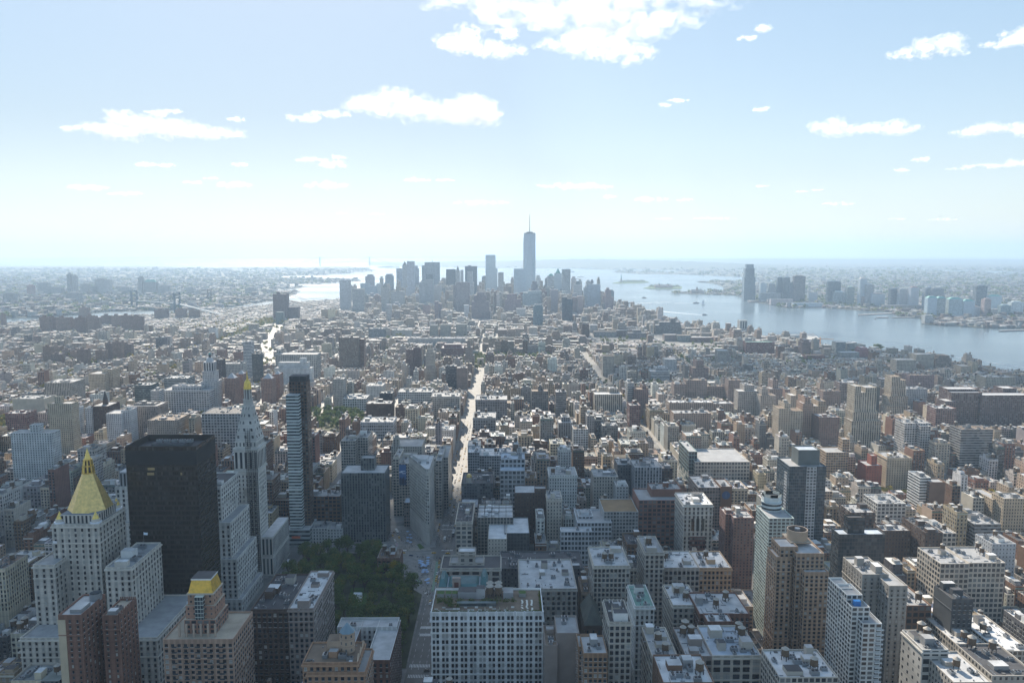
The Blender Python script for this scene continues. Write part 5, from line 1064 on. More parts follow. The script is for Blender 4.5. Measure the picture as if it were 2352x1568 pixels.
for i, (a, b, t_, bt) in enumerate(EST2):
    Y = 320 / math.tan(math.atan((cr('P', 0, bt)[1] - 784) / FPX) + PITCH) * .985
    N('housing_slab', LB2[i], AB, [('P', a, b, t_, Y, 18, dict(bare=1)), ('P', a + (b - a) * .35, a + (b - a) * .6, t_ - 12, Y + 4, 8, dict(bare=1))], [(.25, .18, .14), (.21, .155, .13)][i % 2], 'punched', bay=3, fl=2.8, vis=bt - 8, group='brown housing slabs in rows at left')
# far borough skyline
BK = [(540, 568, 238, .33, 'slim dark tower with a domed cap, tallest of the far left skyline'), (585, 608, 250, .42, 'slim pale tower beside the far left domed tower'), (215, 260, 330, .3, 'far tower wrapped in red netting near the left edge'), (302, 385, 310, .38, 'wide brown far block right of the red-netted tower'), (385, 500, 345, .36, 'wide low far block with a raised right end'), (652, 715, 320, .4, 'grey far block left of the far glass slab'), (740, 795, 335, .3, 'dark far stepped tower before the glass slab'), (770, 848, 276, .45, 'broad far glass slab, left of two joined'), (848, 890, 285, .5, 'paler half of the far glass slab'), (902, 936, 372, .6, 'narrow white far tower by the bridge'), (960, 1055, 345, .42, 'wide cream far block with a flat top'), (1120, 1155, 262, .34, 'tall narrow brown far tower'), (1165, 1268, 300, .35, 'far courthouse-like block with green peaked roofs'), (1285, 1370, 330, .42, 'beige far slab right of the green peaked block'), (1995, 2085, 350, .42, 'pale far block near the dock basins'), (532, 645, 392, .40, 'long low far block with stepped roof'), (1515, 1575, 345, .5, 'faint pale far block behind the suspension bridge'), (20, 110, 395, .35, 'low dark far block at the left edge'), (725, 828, 490, .5, 'blue-grey low waterfront block left of the bridge')]
for i, (a, b, t_, g, lb) in enumerate(BK):
    Y = 5600 if t_ < 380 else 4700
    c = (g * .8, g * .78, g * .75)
    if i == 2: c = (.30, .14, .12)
    rt, R, (cx, cy) = N('far_tower', lb, 'tower', [('P', a, b, t_, Y, 40, dict(bare=1))], c, 'punched', bay=5, fl=5, group='far left skyline')
    X0, X1, Y0, Y1, H = R[0]; m = MB(); q = (X1 - X0) * .3
    if i == 0: m.cone(0, 0, q * 1.4, H - 1, H + 14, 10, 'wallplain', c, q * .8)
    elif i == 12:
        m.prism([(-q * 1.5, -10), (q * 1.5, -10), (q * 1.5, 10), (-q * 1.5, 10)], H - 1, H + 18, 'verdigris', c, poly2=[(-q, -2), (q, -2), (q, 2), (-q, 2)])
    else: m.box(-q, q, -8, 8, H - 1, H + 7, 'wallplain', c)
    m.build('roof_cap' , rt)
# centre middle distance (crop Q)
N('apartment_tower', 'massive brown tower slab standing alone over the low village streets', 'tower', [('Q', 722, 880, 752, 2050, 34, dict(bulk=2)), ('Q', 880, 925, 765, 2070, 30, dict(tint='brick'))], (.24, .19, .15), 'pier', bay=3, fl=2.9, vis=1005, short='massive brown slab')
N('office_block', 'wide white-grey block with stepped white wings at its foot, left of centre', OB, [('Q', 205, 545, 890, 1880, 40, dict(bulk=3)), ('Q', 215, 250, 850, 1900, 20, dict(bare=1))], (.42, .42, .40), 'loft', bay=4.5, fl=4.5, vis=1080)
N('apartment_block', 'white ziggurat apartment block before the wide grey block', AB, [('Q', 200, 500, 1000, 1770, 24), ('Q', 230, 470, 955, 1778, 20), ('Q', 405, 450, 920, 1784, 14, dict(bare=1))], (.60, .62, .62), 'punched', bay=3, fl=3, vis=1080)
N('office_tower', 'tall narrow pale tower at the left of the square with a low white wing', 'tower', [('Q', 676, 762, 1090, 1560, 26)], (.38, .36, .33), 'punched', bay=3, fl=3.8, vis=1310, short='tall narrow square-side tower')
N('department_store', 'low white gridded store facing the square trees', 'store', [('Q', 756, 945, 1250, 1530, 45, dict(bulk=3))], (.55, .55, .53), 'loft', bay=4.5, fl=5, vis=1380)
N('hotel', 'white flat-topped block right of the tall narrow tower', LB, [('Q', 945, 1080, 1145, 1600, 40)], (.60, .58, .54), 'punched', vis=1250)
rt, R, (cx, cy) = N('apartment_block', 'long white block with a glass vaulted end, left of the avenue', AB, [('Q', 1205, 1480, 1195, 1440, 40, dict(bulk=3, fans=6))], (.64, .63, .60), 'loft', bay=3.6, fl=4.4, vis=1290)
N('office_block', 'cornice-topped stone block with round-arched windows by the avenue', OB, [('Q', 1475, 1705, 1232, 1395, 42, dict(bulk=2))], (.45, .42, .38), 'loft', vis=1320, cornice=True)
N('office_block', 'dark stone block with arched top windows right of the avenue', OB, [('Q', 1836, 2094, 1258, 1375, 45, dict(bulk=3, tanks=2))], (.26, .25, .25), 'loft', bay=4.4, fl=4.4, vis=1420, cornice=True, short='arch-topped avenue block')
N('office_block', 'grey loft block in front of the arch-topped avenue block', OB, [('Q', 1815, 2000, 1405, 1205, 45, dict(bulk=2, tanks=2))], (.30, .31, .31), 'loft', bay=4, fl=4.4, vis=1510, cornice=True)
N('department_store', 'blue-white store with a long arcaded front beyond the park square', 'store', [('Q', 900, 1165, 1440, 1210, 40, dict(bulk=2, tanks=2))], (.38, .41, .44), 'loft', bay=3.4, fl=4.6, vis=1540, cornice=True)
N('office_building', 'dark brown wide building behind the arcaded store', OB, [('Q', 945, 1150, 1290, 1375, 30)], 'dkbrown', 'small', vis=1420)
N('office_building', 'black-framed glass box building over the dark brown one', OB, [('Q', 1055, 1160, 1205, 1430, 26)], (.06, .07, .075), 'curtain', vis=1280)
N('office_tower', 'pale narrow tower with lighter top floors at the edge of the arch park', 'tower', [('Q', 1430, 1502, 870, 1900, 24), ('Q', 1440, 1490, 845, 1906, 12, dict(bare=1)), ('Q', 1418, 1508, 1000, 1896, 30)], (.44, .40, .34), 'punched', vis=1120)
N('apartment_tower', 'dark red pair of towers left of the arch park', 'tower', [('Q', 1270, 1325, 850, 1960, 26), ('Q', 1325, 1390, 835, 1990, 26)], (.19, .13, .12), 'punched', vis=960)
N('apartment_block', 'black slab close to the avenue under the arch park', AB, [('Q', 1590, 1682, 985, 1735, 26, dict(tanks=1))], (.10, .11, .12), 'ribbon', vis=1150)
N('apartment_block', 'plain brown slab next to the black slab by the avenue', AB, [('Q', 1682, 1770, 1000, 1720, 26)], (.26, .20, .17), 'small', vis=1180)
N('apartment_tower', 'stepped art deco brown tower at the avenue near the arch park', 'tower', [('Q', 1752, 1812, 830, 2075, 26), ('Q', 1740, 1826, 900, 2068, 34), ('Q', 1768, 1796, 780, 2082, 10, dict(bare=1))], (.30, .25, .21), 'punched', vis=975)
N('library', 'deep red cube library beside the arch park', LB, [('Q', 1556, 1740, 838, 2240, 60, dict(bulk=1)), ('Q', 1580, 1720, 808, 2255, 30, dict(bare=1))], (.26, .12, .11), 'pier', vis=905)
N('apartment_slab', 'very long white slab across the village behind the red library', AB, [('Q', 1285, 1750, 760, 2560, 24)], (.56, .57, .57), 'ribbon', vis=800)
for i, (a, b) in enumerate(((1465, 1530), (1550, 1635), (1678, 1765))):
    N('apartment_tower', ['left tower of three grey-green gridded towers in the village', 'middle tower of three grey-green gridded towers in the village', 'right tower of three grey-green gridded towers in the village'][i], 'tower', [('Q', a, b, 650 - 3 * i, 2850, 24, dict(bare=1))], (.34, .34, .30), 'punched', vis=745, group='three gridded village towers')
N('office_block', 'white wide block with cream annexe in the village distance', OB, [('Q', 1150, 1320, 690, 2900, 40)], (.52, .50, .44), 'punched', vis=760)
N('office_block', 'blue-grey long block before the cream annexe block', OB, [('Q', 965, 1100, 680, 2800, 40)], (.20, .25, .28), 'ribbon', vis=760)
N('apartment_tower', 'dark brown square-shouldered tower standing by the bright inlet', 'tower', [('Q', 184, 296, 400, 3560, 36, dict(bare=1)), ('Q', 215, 240, 382, 3570, 14, dict(bare=1)), ('Q', 290, 392, 505, 3580, 30, dict(bare=1))], (.14, .085, .085), 'pier', vis=590, short='dark inlet tower')
N('glass_building', 'green glass block at the foot of the dark inlet tower', OB, [('Q', 207, 268, 545, 3400, 26, dict(bare=1))], (.25, .37, .36), 'curtain', vis=610)
# downtown (crop T)
DT = [  # name, label, boxes, tint, pat, extra
 ('white slab with dark stripes at the left end of downtown', [('Q', 728, 813, 285, 4250)], (.42, .42, .42), 'pier', None, 540),
 ('square beige block right of the striped left-end slab', [('Q', 832, 930, 355, 4100)], (.40, .38, .34), 'ribbon', None, 560),
 ('dim block with two flat wings behind the beige block', [('Q', 898, 975, 312, 4650), ('Q', 965, 1030, 332, 4600)], (.26, .30, .33), 'punched', None, 420),
 ('rounded brown-topped tower left in the downtown back row', [('Q', 938, 1010, 255, 5000), ('Q', 955, 1000, 240, 5010)], (.25, .23, .24), 'punched', None, 330),
 ('grey flat tower with chamfered top in the downtown back row', [('T', 95, 172, 358, 4900), ('T', 104, 160, 343, 4910)], (.24, .27, .3), 'ribbon', None, 470),
 ('tower with a steep pyramid roof at the left of downtown', [('T', 55, 132, 470, 4050)], (.42, .39, .34), 'pier', ('pyr', 420), 700),
 ('broad civic tower with columned top and slim tiered spire', [('T', 148, 275, 505, 4050)], (.44, .42, .38), 'pier', ('tier', 400), 640),
 ('blue-white striped tower left of the wavy metal tower', [('T', 200, 256, 290, 4900)], (.40, .42, .46), 'pier', None, 390),
 ('slender tower with a pointed green spire in downtown', [('T', 256, 300, 265, 4850)], (.36, .35, .33), 'punched', ('pyr', 222), 390),
 ('tall wavy silver tower, tallest at the left of downtown', [('T', 300, 368, 222, 4450), ('T', 290, 375, 470, 4445)], (.40, .41, .42), 'punched', None, 560),
 ('dark stepped tower touching the right of the wavy tower', [('T', 368, 410, 290, 4850), ('T', 372, 398, 266, 4860)], (.30, .31, .34), 'punched', None, 480),
 ('wide flat slab tower of grey steel with a mast', [('T', 466, 607, 232, 4750), ('T', 440, 480, 262, 4770)], (.33, .35, .36), 'pier', ('mast', 205), 440),
 ('dark glass box in front of the wide steel slab', [('T', 478, 545, 342, 4600)], (.16, .2, .23), 'curtain', None, 400),
 ('grey federal slab with a black right half', [('T', 415, 476, 420, 4000), ('T', 476, 550, 395, 4010)], (.33, .33, .32), 'punched', None, 630),
 ('small pale tower right of the black-halved slab', [('T', 552, 622, 450, 4150)], (.38, .36, .33), 'punched', None, 620),
 ('dark box tower with a flat top left of the gothic spire', [('T', 668, 758, 298, 4750)], (.10, .12, .14), 'curtain', None, 445),
 ('gothic spired pale tower amid downtown', [('T', 758, 797, 320, 4350), ('T', 764, 790, 300, 4353)], (.46, .45, .42), 'pier', ('pyr', 265), 540),
 ('narrow round-topped tower right of the gothic spire', [('T', 803, 830, 305, 4600)], (.38, .37, .36), 'punched', None, 410),
 ('dark tall box tower with a rooftop comb', [('T', 846, 960, 270, 4700), ('T', 875, 905, 263, 4710)], (.11, .12, .14), 'pier', None, 530),
 ('pale stepped tower in front of the dark comb-topped box', [('T', 868, 918, 320, 4400), ('T', 858, 930, 420, 4395)], (.46, .45, .43), 'pier', None, 540),
 ('windowless pink-brown slab with vertical shafts', [('T', 760, 890, 425, 3950), ('T', 735, 762, 450, 3960), ('T', 775, 872, 418, 3965)], (.30, .24, .22), 'pier', None, 700),
 ('stepped brown art deco block below downtown centre', [('T', 930, 1046, 540, 3650), ('T', 908, 1075, 600, 3645), ('T', 1046, 1085, 690, 3640), ('T', 962, 1030, 515, 3660)], (.20, .135, .115), 'punched', None, 790),
 ('tall mirror-glass tower left of the tallest tower', [('T', 1040, 1134, 163, 4900), ('T', 1042, 1152, 290, 4895)], (.46, .54, .58), 'curtain', None, 520),
 ('white slim tower with dark lower bands by the mirror tower', [('T', 1158, 1210, 328, 4500)], (.55, .56, .57), 'ribbon', None, 520),
 ('stepped brick telephone block under the mirror towers', [('T', 1245, 1335, 530, 3900), ('T', 1225, 1372, 580, 3895), ('T', 1208, 1385, 645, 3890)], (.27, .155, .135), 'pier', None, 700),
 ('blue glass tower with a dark left edge beside the tallest tower', [('T', 1306, 1340, 294, 4450), ('T', 1340, 1425, 294, 4451)], (.40, .48, .54), 'curtain', None, 550),
 ('dark brown round-headed block before the tallest tower', [('T', 1470, 1530, 440, 4150), ('T', 1480, 1524, 412, 4155)], (.22, .18, .17), 'punched', None, 510),
 ('pale curved-top tower right behind the tallest tower', [('T', 1512, 1560, 380, 4700), ('T', 1518, 1550, 355, 4705)], (.50, .48, .45), 'punched', None, 470),
 ('glass wedge building with a sloped roof below the tallest tower', [('T', 1395, 1520, 520, 4000), ('T', 1440, 1568, 505, 4020)], (.42, .50, .54), 'ribbon', None, 640),
 ('domed tower, left of three by the river', [('T', 1622, 1690, 360, 4700)], (.40, .39, .37), 'punched', ('dome', 333), 490),
 ('tower with a green pyramid roof by the river', [('T', 1688, 1756, 335, 4650)], (.33, .37, .36), 'curtain', ('gpyr', 290), 500),
 ('white banded slab with a comb roof by the river', [('T', 1760, 1840, 298, 4550)], (.52, .53, .54), 'ribbon', None, 540),
 ('tower with a dark stepped mastaba roof by the river', [('T', 1866, 1950, 440, 4550)], (.46, .42, .38), 'punched', ('mast2', 410), 560),
 ('large curved steel bank tower by the river', [('T', 1990, 2122, 440, 4350), ('T', 1965, 2000, 472, 4360)], (.33, .36, .38), 'punched', None, 660),
 ('stepped brick apartment tower at the river end of downtown', [('T', 2168, 2222, 492, 4200), ('T', 2180, 2205, 473, 4205), ('T', 2222, 2246, 562, 4200), ('T', 2146, 2168, 545, 4230)], (.27, .17, .145), 'punched', None, 690),
 ('brown paired block below the green pyramid tower', [('T', 1650, 1725, 490, 4000)], (.30, .25, .24), 'punched', None, 720),
 ('thin orange-brown tower below the mastaba-roofed tower', [('T', 1905, 1955, 550, 3900), ('T', 1855, 1900, 560, 3920)], (.36, .25, .20), 'punched', None, 720),
 ('black glass tower standing nearer than the river group', [('T', 1762, 1808, 562, 3500), ('T', 1808, 1860, 575, 3505)], (.07, .10, .12), 'curtain', None, 800),
 ('tall blue-green glass tower in front of downtown, right of the art deco block', [('T', 1490, 1580, 645, 3250), ('T', 1500, 1570, 630, 3260)], (.13, .2, .22), 'ribbon', None, 830),
 ('brown slim tower in the streets before downtown', [('T', 560, 596, 600, 3500), ('T', 596, 626, 618, 3520)], (.24, .17, .15), 'punched', None, 770),
 ('white narrow tower in the streets before downtown, left', [('T', 105, 152, 630, 3500)], (.56, .57, .58), 'ribbon', None, 790),
 ('reddish gabled block in the streets before downtown', [('T', 450, 515, 635, 3600)], (.30, .19, .16), 'punched', ('pyr', 612), 720),
 ('white terraced block left of the art deco block', [('T', 835, 880, 635, 3700)], (.50, .50, .50), 'punched', None, 760),
 ('beige many-windowed block right before the black glass tower', [('T', 1330, 1415, 668, 3450)], (.42, .39, .35), 'punched', None, 740),
]
for i, (lb, bx, tt, pt, ex, vis) in enumerate(DT):
    bb = [(*b, 30 if len(bx) < 3 else 26, dict(bare=1)) for b in bx]
    tt = tuple(min(.7, c * 1.25 + .04 * k_) for c, k_ in zip(tt, (0, 1, 2)))  # lightened and blued: distance haze put into the tower colours
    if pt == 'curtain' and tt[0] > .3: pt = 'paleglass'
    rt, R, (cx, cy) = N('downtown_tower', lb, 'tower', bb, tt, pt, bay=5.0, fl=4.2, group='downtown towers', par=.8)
    PROT.append((min(cr(b[0], b[1], 0)[0] for b in bx), max(cr(b[0], b[2], 0)[0] for b in bx), cr(bx[0][0], 0, vis)[1], bx[0][4]))
    X0, X1, Y0, Y1, H = R[0]; xm, ym = (X0 + X1) / 2 - cx, (Y0 + Y1) / 2 - cy; s = (X1 - X0) / 2
    if ex:
        zt = atY(*cr(bx[0][0], (bx[0][1] + bx[0][2]) / 2, ex[1]), Y0).z; m = MB(); sq = lambda k: [(xm - k, ym - k), (xm + k, ym - k), (xm + k, ym + k), (xm - k, ym + k)]
        c = (.22, .22, .2)
        if ex[0] == 'pyr': k = min(s, 15) * .95; m.prism(sq(k), H, zt, 'wallplain', c, poly2=sq(.4)); m.build('pyramid_roof', rt)
        if ex[0] == 'gpyr': k = min(s, 15); m.prism(sq(k), H, zt, 'verdigris', c, poly2=sq(.4)); m.build('pyramid_roof', rt)
        if ex[0] == 'tier':
            z = H
            for k, h in ((11, .45), (7.5, .3), (4, .25)):
                z2 = z + (zt - H) * h; m.cone(xm, ym, k, z, z2, 10, 'pier', T['lime'], k * .95); z = z2
            m.cone(xm, ym, 2, z, z + 8, 8, 'gilded', (.7, .5, .2)); m.build('tiered_spire', rt)
        if ex[0] == 'mast': m.cone(xm, ym, 1.6, H, zt, 6, 'steel_dark', c, .6); m.build('mast', rt)
        if ex[0] == 'dome':
            for q in range(4): m.cone(xm, ym, 14 * math.cos(q * math.pi / 8), H + 14 * math.sin(q * math.pi / 8), H + 14 * math.sin((q + 1) * math.pi / 8), 14, 'verdigris', c, max(.3, 14 * math.cos((q + 1) * math.pi / 8)))
            m.build('dome', rt)
        if ex[0] == 'mast2': m.prism(sq(min(s, 15)), H, zt, 'wallplain', (.14, .16, .17), poly2=sq(min(s, 15) * .55)); m.build('mastaba_roof', rt)
# the tallest tower, still under construction
def tallest():
    Y0 = 4600; x0, x1, zr = spans('R', 195, 291, -95, Y0); cx = (x0 + x1) / 2; w = (x1 - x0) / 2; cy = Y0 + w
    rt = thing('skyscraper', 'tallest tower of downtown, faceted blue glass with a mast, unfinished left side', 'tower', (cx, cy, 0))
    zr = atY(1217, 536, Y0).z; zt = atY(1217, 489, Y0).z; zb = 56
    m = MB(); m.box(-w, w, -w, w, 0, zb, 'ribbon', (.45, .5, .53)); m.build('podium', rt)
    b = [(-w, -w), (w, -w), (w, w), (-w, w)]; t = [(0, -w), (w, 0), (0, w), (-w, 0)]
    t = [(p[0] * 1.0, p[1] * 1.0) for p in t]
    m = MB()
    for i in range(4):
        j = (i + 1) % 4; L = 2 * w; nb = 14; nf = 90
        m.face([(*b[i], zb), (*b[j], zb), (*t[i], zr)], 'paleglass', (.50, .58, .64), [(0, 0), (nb, 0), (nb / 2, nf)])
        m.face([(*b[j], zb), (*t[j], zr), (*t[i], zr)], 'paleglass', (.50, .58, .64), [(nb / 2, 0), (nb, nf), (0, nf)])
    m.face([(*p, zr) for p in t], 'roofing', (.3, .3, .3)); m.build('glass_shaft', rt)
    m = MB(); m.cone(0, 0, w * .95, zr, zr + 3, 16, 'steel_dark', (.1,) * 3, w * .95); m.cone(0, 0, w * .55, zr + 3, zr + 10, 16, 'metal_grey', (.3,) * 3, w * .55); m.build('roof_ring', rt)
    m = MB(); m.cone(0, 0, 2.6, zr + 10, zt - 30, 8, 'metal_grey', (.3,) * 3, 1.6); m.cone(0, 0, 1.6, zt - 30, zt, 8, 'metal_grey', (.3,) * 3, .5); m.build('mast', rt)
    m = MB()
    for k in range(26): m.box(-w - 3, -w + 1.5, -w * .3, w * .3, zb + 30 + k * 11, zb + 34 + k * 11, 'steel_dark', (.1,) * 3, bottom=True)
    m.bar((-w - 2, 0, zb), (-w - 2, 0, zr - 25), .8, 'steel_dark'); m.build('hoist', rt)
    register('skyscraper', '', cx - w, cx + w, cy - w, cy + w, zr, rt, None, 'tallest tower'); HEROES[-1]['main'] = True
    PROT.append((1200, 1234, 665, Y0))
tallest()
# right middle distance (crops R, S)
RB = [
 ('big dark stepped glass office block near the river bend', OB, [('R', 1268, 1475, 650, 2950), ('R', 1300, 1470, 625, 2960), ('R', 1390, 1430, 597, 2965)], (.13, .14, .15), 'ribbon', 790),
 ('white tower with window grid left of the dark stepped office block', OB, [('R', 735, 795, 650, 3000)], (.52, .53, .53), 'punched', 770),
 ('long pale many-windowed printing block, right part of a row', OB, [('R', 765, 950, 705, 2850)], (.44, .42, .39), 'loft', 795),
 ('brown printing block next to the pale many-windowed one', OB, [('R', 950, 1042, 695, 2870)], (.30, .24, .21), 'loft', 795),
 ('grey-brown block with a flat square top in the printing row', OB, [('R', 1042, 1190, 715, 2800), ('R', 1080, 1150, 690, 2820)], (.30, .27, .25), 'loft', 800),
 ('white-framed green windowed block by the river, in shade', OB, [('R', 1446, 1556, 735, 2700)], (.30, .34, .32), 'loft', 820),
 ('red-brown warehouse block right of the white-framed one', OB, [('R', 1560, 1740, 752, 2680)], (.22, .12, .11), 'loft', 830),
 ('brown warehouse left of the white-framed block', OB, [('R', 1340, 1446, 730, 2720)], (.26, .20, .18), 'punched', 820),
 ('pale beige tower block standing in the village', AB, [('R', 840, 932, 905, 1950)], (.46, .41, .34), 'punched', 1045),
 ('white stepped sunlit-topped block in the village', AB, [('R', 1228, 1382, 1030, 1860), ('R', 1270, 1370, 1000, 1870)], (.56, .57, .57), 'ribbon', 1110),
 ('pale square block right of the white stepped block', AB, [('R', 1346, 1440, 930, 2000)], (.42, .44, .45), 'punched', 1030),
 ('wide gridded dark tower, left of two in the middle', AB, [('R', 258, 392, 1190, 1450), ('R', 310, 345, 1150, 1460)], (.20, .19, .18), 'loft', 1350),
 ('stacked-slab unfinished concrete tower, right of two in the middle', AB, [('R', 455, 540, 1195, 1440)], (.24, .23, .22), 'ribbon', 1400),
 ('white thin slab before a brown apartment block', AB, [('R', 1040, 1092, 1120, 1460)], (.56, .57, .57), 'ribbon', 1300),
 ('brown apartment block right of the white thin slab', AB, [('R', 1096, 1210, 1175, 1440), ('R', 1160, 1190, 1140, 1450)], (.24, .17, .15), 'punched', 1310),
 ('cream commercial block with a grey temple-like front', OB, [('R', 772, 998, 1215, 1420), ('R', 890, 965, 1170, 1440)], (.44, .39, .32), 'pier', 1350),
 ('brown corner tower with a light top, in the middle right', AB, [('R', 1056, 1146, 1305, 1270)], (.24, .14, .12), 'loft', 1470),
 ('long brown apartment range with rooftop gardens', AB, [('R', 1420, 1520, 1130, 1560), ('R', 1516, 1688, 1100, 1580), ('R', 1690, 1860, 1150, 1600)], (.29, .22, .19), 'punched', 1240),
 ('very wide low brown apartment block, sunlit edge', AB, [('R', 1380, 1740, 1282, 1380), ('R', 1740, 1905, 1290, 1400)], (.32, .25, .20), 'punched', 1350),
 ('lower sunlit tan apartment range in front of the very wide one', AB, [('R', 1415, 1720, 1368, 1260)], (.36, .26, .20), 'punched', 1430),
 ('tall brown apartment tower left of the beige pair', AB, [('R', 1862, 1962, 1100, 1570)], (.27, .20, .17), 'punched', 1290),
 ('wide grey-beige apartment block, right middle', AB, [('R', 1942, 2122, 1190, 1430), ('R', 1990, 2070, 1140, 1440)], (.38, .34, .30), 'punched', 1370),
 ('dark arched loft with a curved top, centre right', LB, [('R', 835, 962, 1470, 1170)], (.16, .18, .19), 'loft', 1568),
 ('white loft with a curved bay and seven windows, centre right', LB, [('R', 598, 718, 1498, 1130)], (.52, .55, .56), 'loft', 1568),
 ('fluted grey tower-like block left of the white curved loft', LB, [('R', 478, 592, 1445, 1190), ('R', 500, 570, 1400, 1200)], (.24, .25, .26), 'pier', 1568),
 ('big red brick archive block with a pale green roof by the river', OB, [('R', 2006, 2238, 790, 2350)], (.24, .11, .10), 'pier', 880),
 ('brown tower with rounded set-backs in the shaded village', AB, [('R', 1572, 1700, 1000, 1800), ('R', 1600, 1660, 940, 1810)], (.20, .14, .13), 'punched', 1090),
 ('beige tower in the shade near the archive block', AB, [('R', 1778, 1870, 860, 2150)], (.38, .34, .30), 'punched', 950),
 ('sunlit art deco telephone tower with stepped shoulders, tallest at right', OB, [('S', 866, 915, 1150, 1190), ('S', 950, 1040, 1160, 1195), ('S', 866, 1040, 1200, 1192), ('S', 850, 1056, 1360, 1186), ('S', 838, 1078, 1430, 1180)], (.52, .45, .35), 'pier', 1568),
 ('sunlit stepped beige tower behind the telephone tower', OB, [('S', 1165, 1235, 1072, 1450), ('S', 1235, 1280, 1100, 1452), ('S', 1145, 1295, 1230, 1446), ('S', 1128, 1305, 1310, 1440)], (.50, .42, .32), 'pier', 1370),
 ('huge dark brown block filling the right edge, stepped left end', OB, [('S', 1650, 1900, 1200, 1340), ('S', 1890, 2300, 1222, 1335), ('S', 1600, 1700, 1270, 1330), ('S', 1620, 1870, 1172, 1356), ('S', 2070, 2180, 1165, 1370)], (.19, .13, .12), 'loft', 1470),
 ('broad cream terminal warehouse block by the river at right', OB, [('S', 1205, 1365, 935, 1980), ('S', 1365, 1510, 890, 2040)], (.42, .38, .32), 'punched', 1030),
 ('square brown-grey block right of the cream riverside warehouse', OB, [('S', 1524, 1652, 920, 2050), ('S', 1545, 1635, 900, 2060)], (.34, .29, .25), 'loft', 1000),
 ('left of three glass riverside apartment towers', AB, [('S', 712, 788, 790, 2380)], (.40, .46, .46), 'ribbon', 880),
 ('middle of three glass riverside apartment towers', AB, [('S', 800, 862, 800, 2390)], (.40, .46, .46), 'ribbon', 870),
 ('right of three glass riverside apartment towers', AB, [('S', 902, 950, 812, 2400)], (.40, .46, .46), 'ribbon', 860),
 ('pink stepped villa tower near the glass riverside towers', AB, [('S', 902, 975, 850, 2300), ('S', 915, 962, 835, 2305)], (.40, .19, .19), 'punched', 940),
 ('stepped brown tower near the crane at the pier', AB, [('S', 435, 505, 790, 2330), ('S', 450, 490, 770, 2335)], (.24, .17, .15), 'punched', 890),
 ('red low warehouse below the crane', LB, [('S', 470, 620, 900, 2200)], (.28, .11, .09), 'loft', 960),
 ('white riverside block below the glass towers', LB, [('S', 755, 900, 875, 2260)], (.48, .48, .45), 'loft', 945),
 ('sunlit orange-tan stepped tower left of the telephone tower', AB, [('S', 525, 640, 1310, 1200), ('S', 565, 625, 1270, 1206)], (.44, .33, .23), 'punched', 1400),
 ('brown apartment block behind the orange-tan stepped tower', AB, [('S', 605, 750, 1190, 1440)], (.26, .19, .16), 'punched', 1320),
 ('brown gridded block left behind the telephone tower', AB, [('S', 740, 890, 1120, 1560)], (.25, .19, .17), 'loft', 1290),
 ('orange-brown tall pair with sunlit left edges', AB, [('S', 440, 525, 1290, 1180), ('S', 455, 500, 1240, 1186)], (.40, .27, .20), 'punched', 1480),
 ('beige pair of stepped blocks with penthouses, right middle', AB, [('S', 245, 340, 1330, 1160), ('S', 340, 440, 1350, 1165), ('S', 290, 340, 1290, 1170)], (.46, .38, .29), 'punched', 1490),
 ('cream stepped block with penthouse beyond the beige pair', AB, [('S', 342, 462, 1225, 1330), ('S', 385, 430, 1180, 1336)], (.46, .37, .28), 'punched', 1310),
 ('dark narrow stepped brick tower with sunlit edge', AB, [('S', 170, 275, 1170, 1450), ('S', 195, 240, 1100, 1460)], (.30, .22, .19), 'punched', 1330),
 ('grey-beige blocky tower at the left of the sunlit brick group', AB, [('S', 95, 220, 1225, 1400), ('S', 105, 155, 1170, 1410)], (.40, .35, .30), 'punched', 1350),
 ('wide brown loft building right of the orange-brown pair', AB, [('S', 575, 740, 1400, 1150)], (.26, .17, .14), 'punched', 1500),
 ('white low offices before the huge brown block', LB, [('S', 1270, 1480, 1450, 1080), ('S', 1400, 1480, 1475, 1070)], (.56, .53, .50), 'loft', 1568),
 ('grey block with a glass pavilion before the huge brown block', LB, [('S', 1730, 1990, 1500, 1040)], (.34, .33, .32), 'ribbon', 1568),
 ('brick tower attached to the left end of the huge brown block', LB, [('S', 1525, 1690, 1330, 1250)], (.28, .17, .15), 'loft', 1470),
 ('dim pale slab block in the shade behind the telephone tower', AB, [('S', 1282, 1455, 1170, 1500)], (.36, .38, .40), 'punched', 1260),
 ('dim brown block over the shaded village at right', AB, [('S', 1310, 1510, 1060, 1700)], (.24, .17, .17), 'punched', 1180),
 ('long cream block by the river at the right edge', AB, [('S', 1928, 2160, 1075, 1720)], (.38, .35, .29), 'punched', 1150),
 ('tan block beside the river, left of the long cream block', AB, [('S', 1730, 1808, 985, 1930)], (.40, .34, .27), 'small', 1040),
]
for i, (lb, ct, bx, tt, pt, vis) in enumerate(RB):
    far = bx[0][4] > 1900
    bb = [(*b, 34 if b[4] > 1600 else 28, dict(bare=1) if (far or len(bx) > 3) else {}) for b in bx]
    N('city_block' if ct == OB else ('apartment_block' if ct == AB else 'loft_building'), lb, ct, bb, tt, pt, bay=3.6, fl=3.6, roof=['silver', 'grey', 'brown'][i % 3] if lb[:7] != 'big red' else 'green', vis=vis, tanks=0 if far else 1, bulk=1)
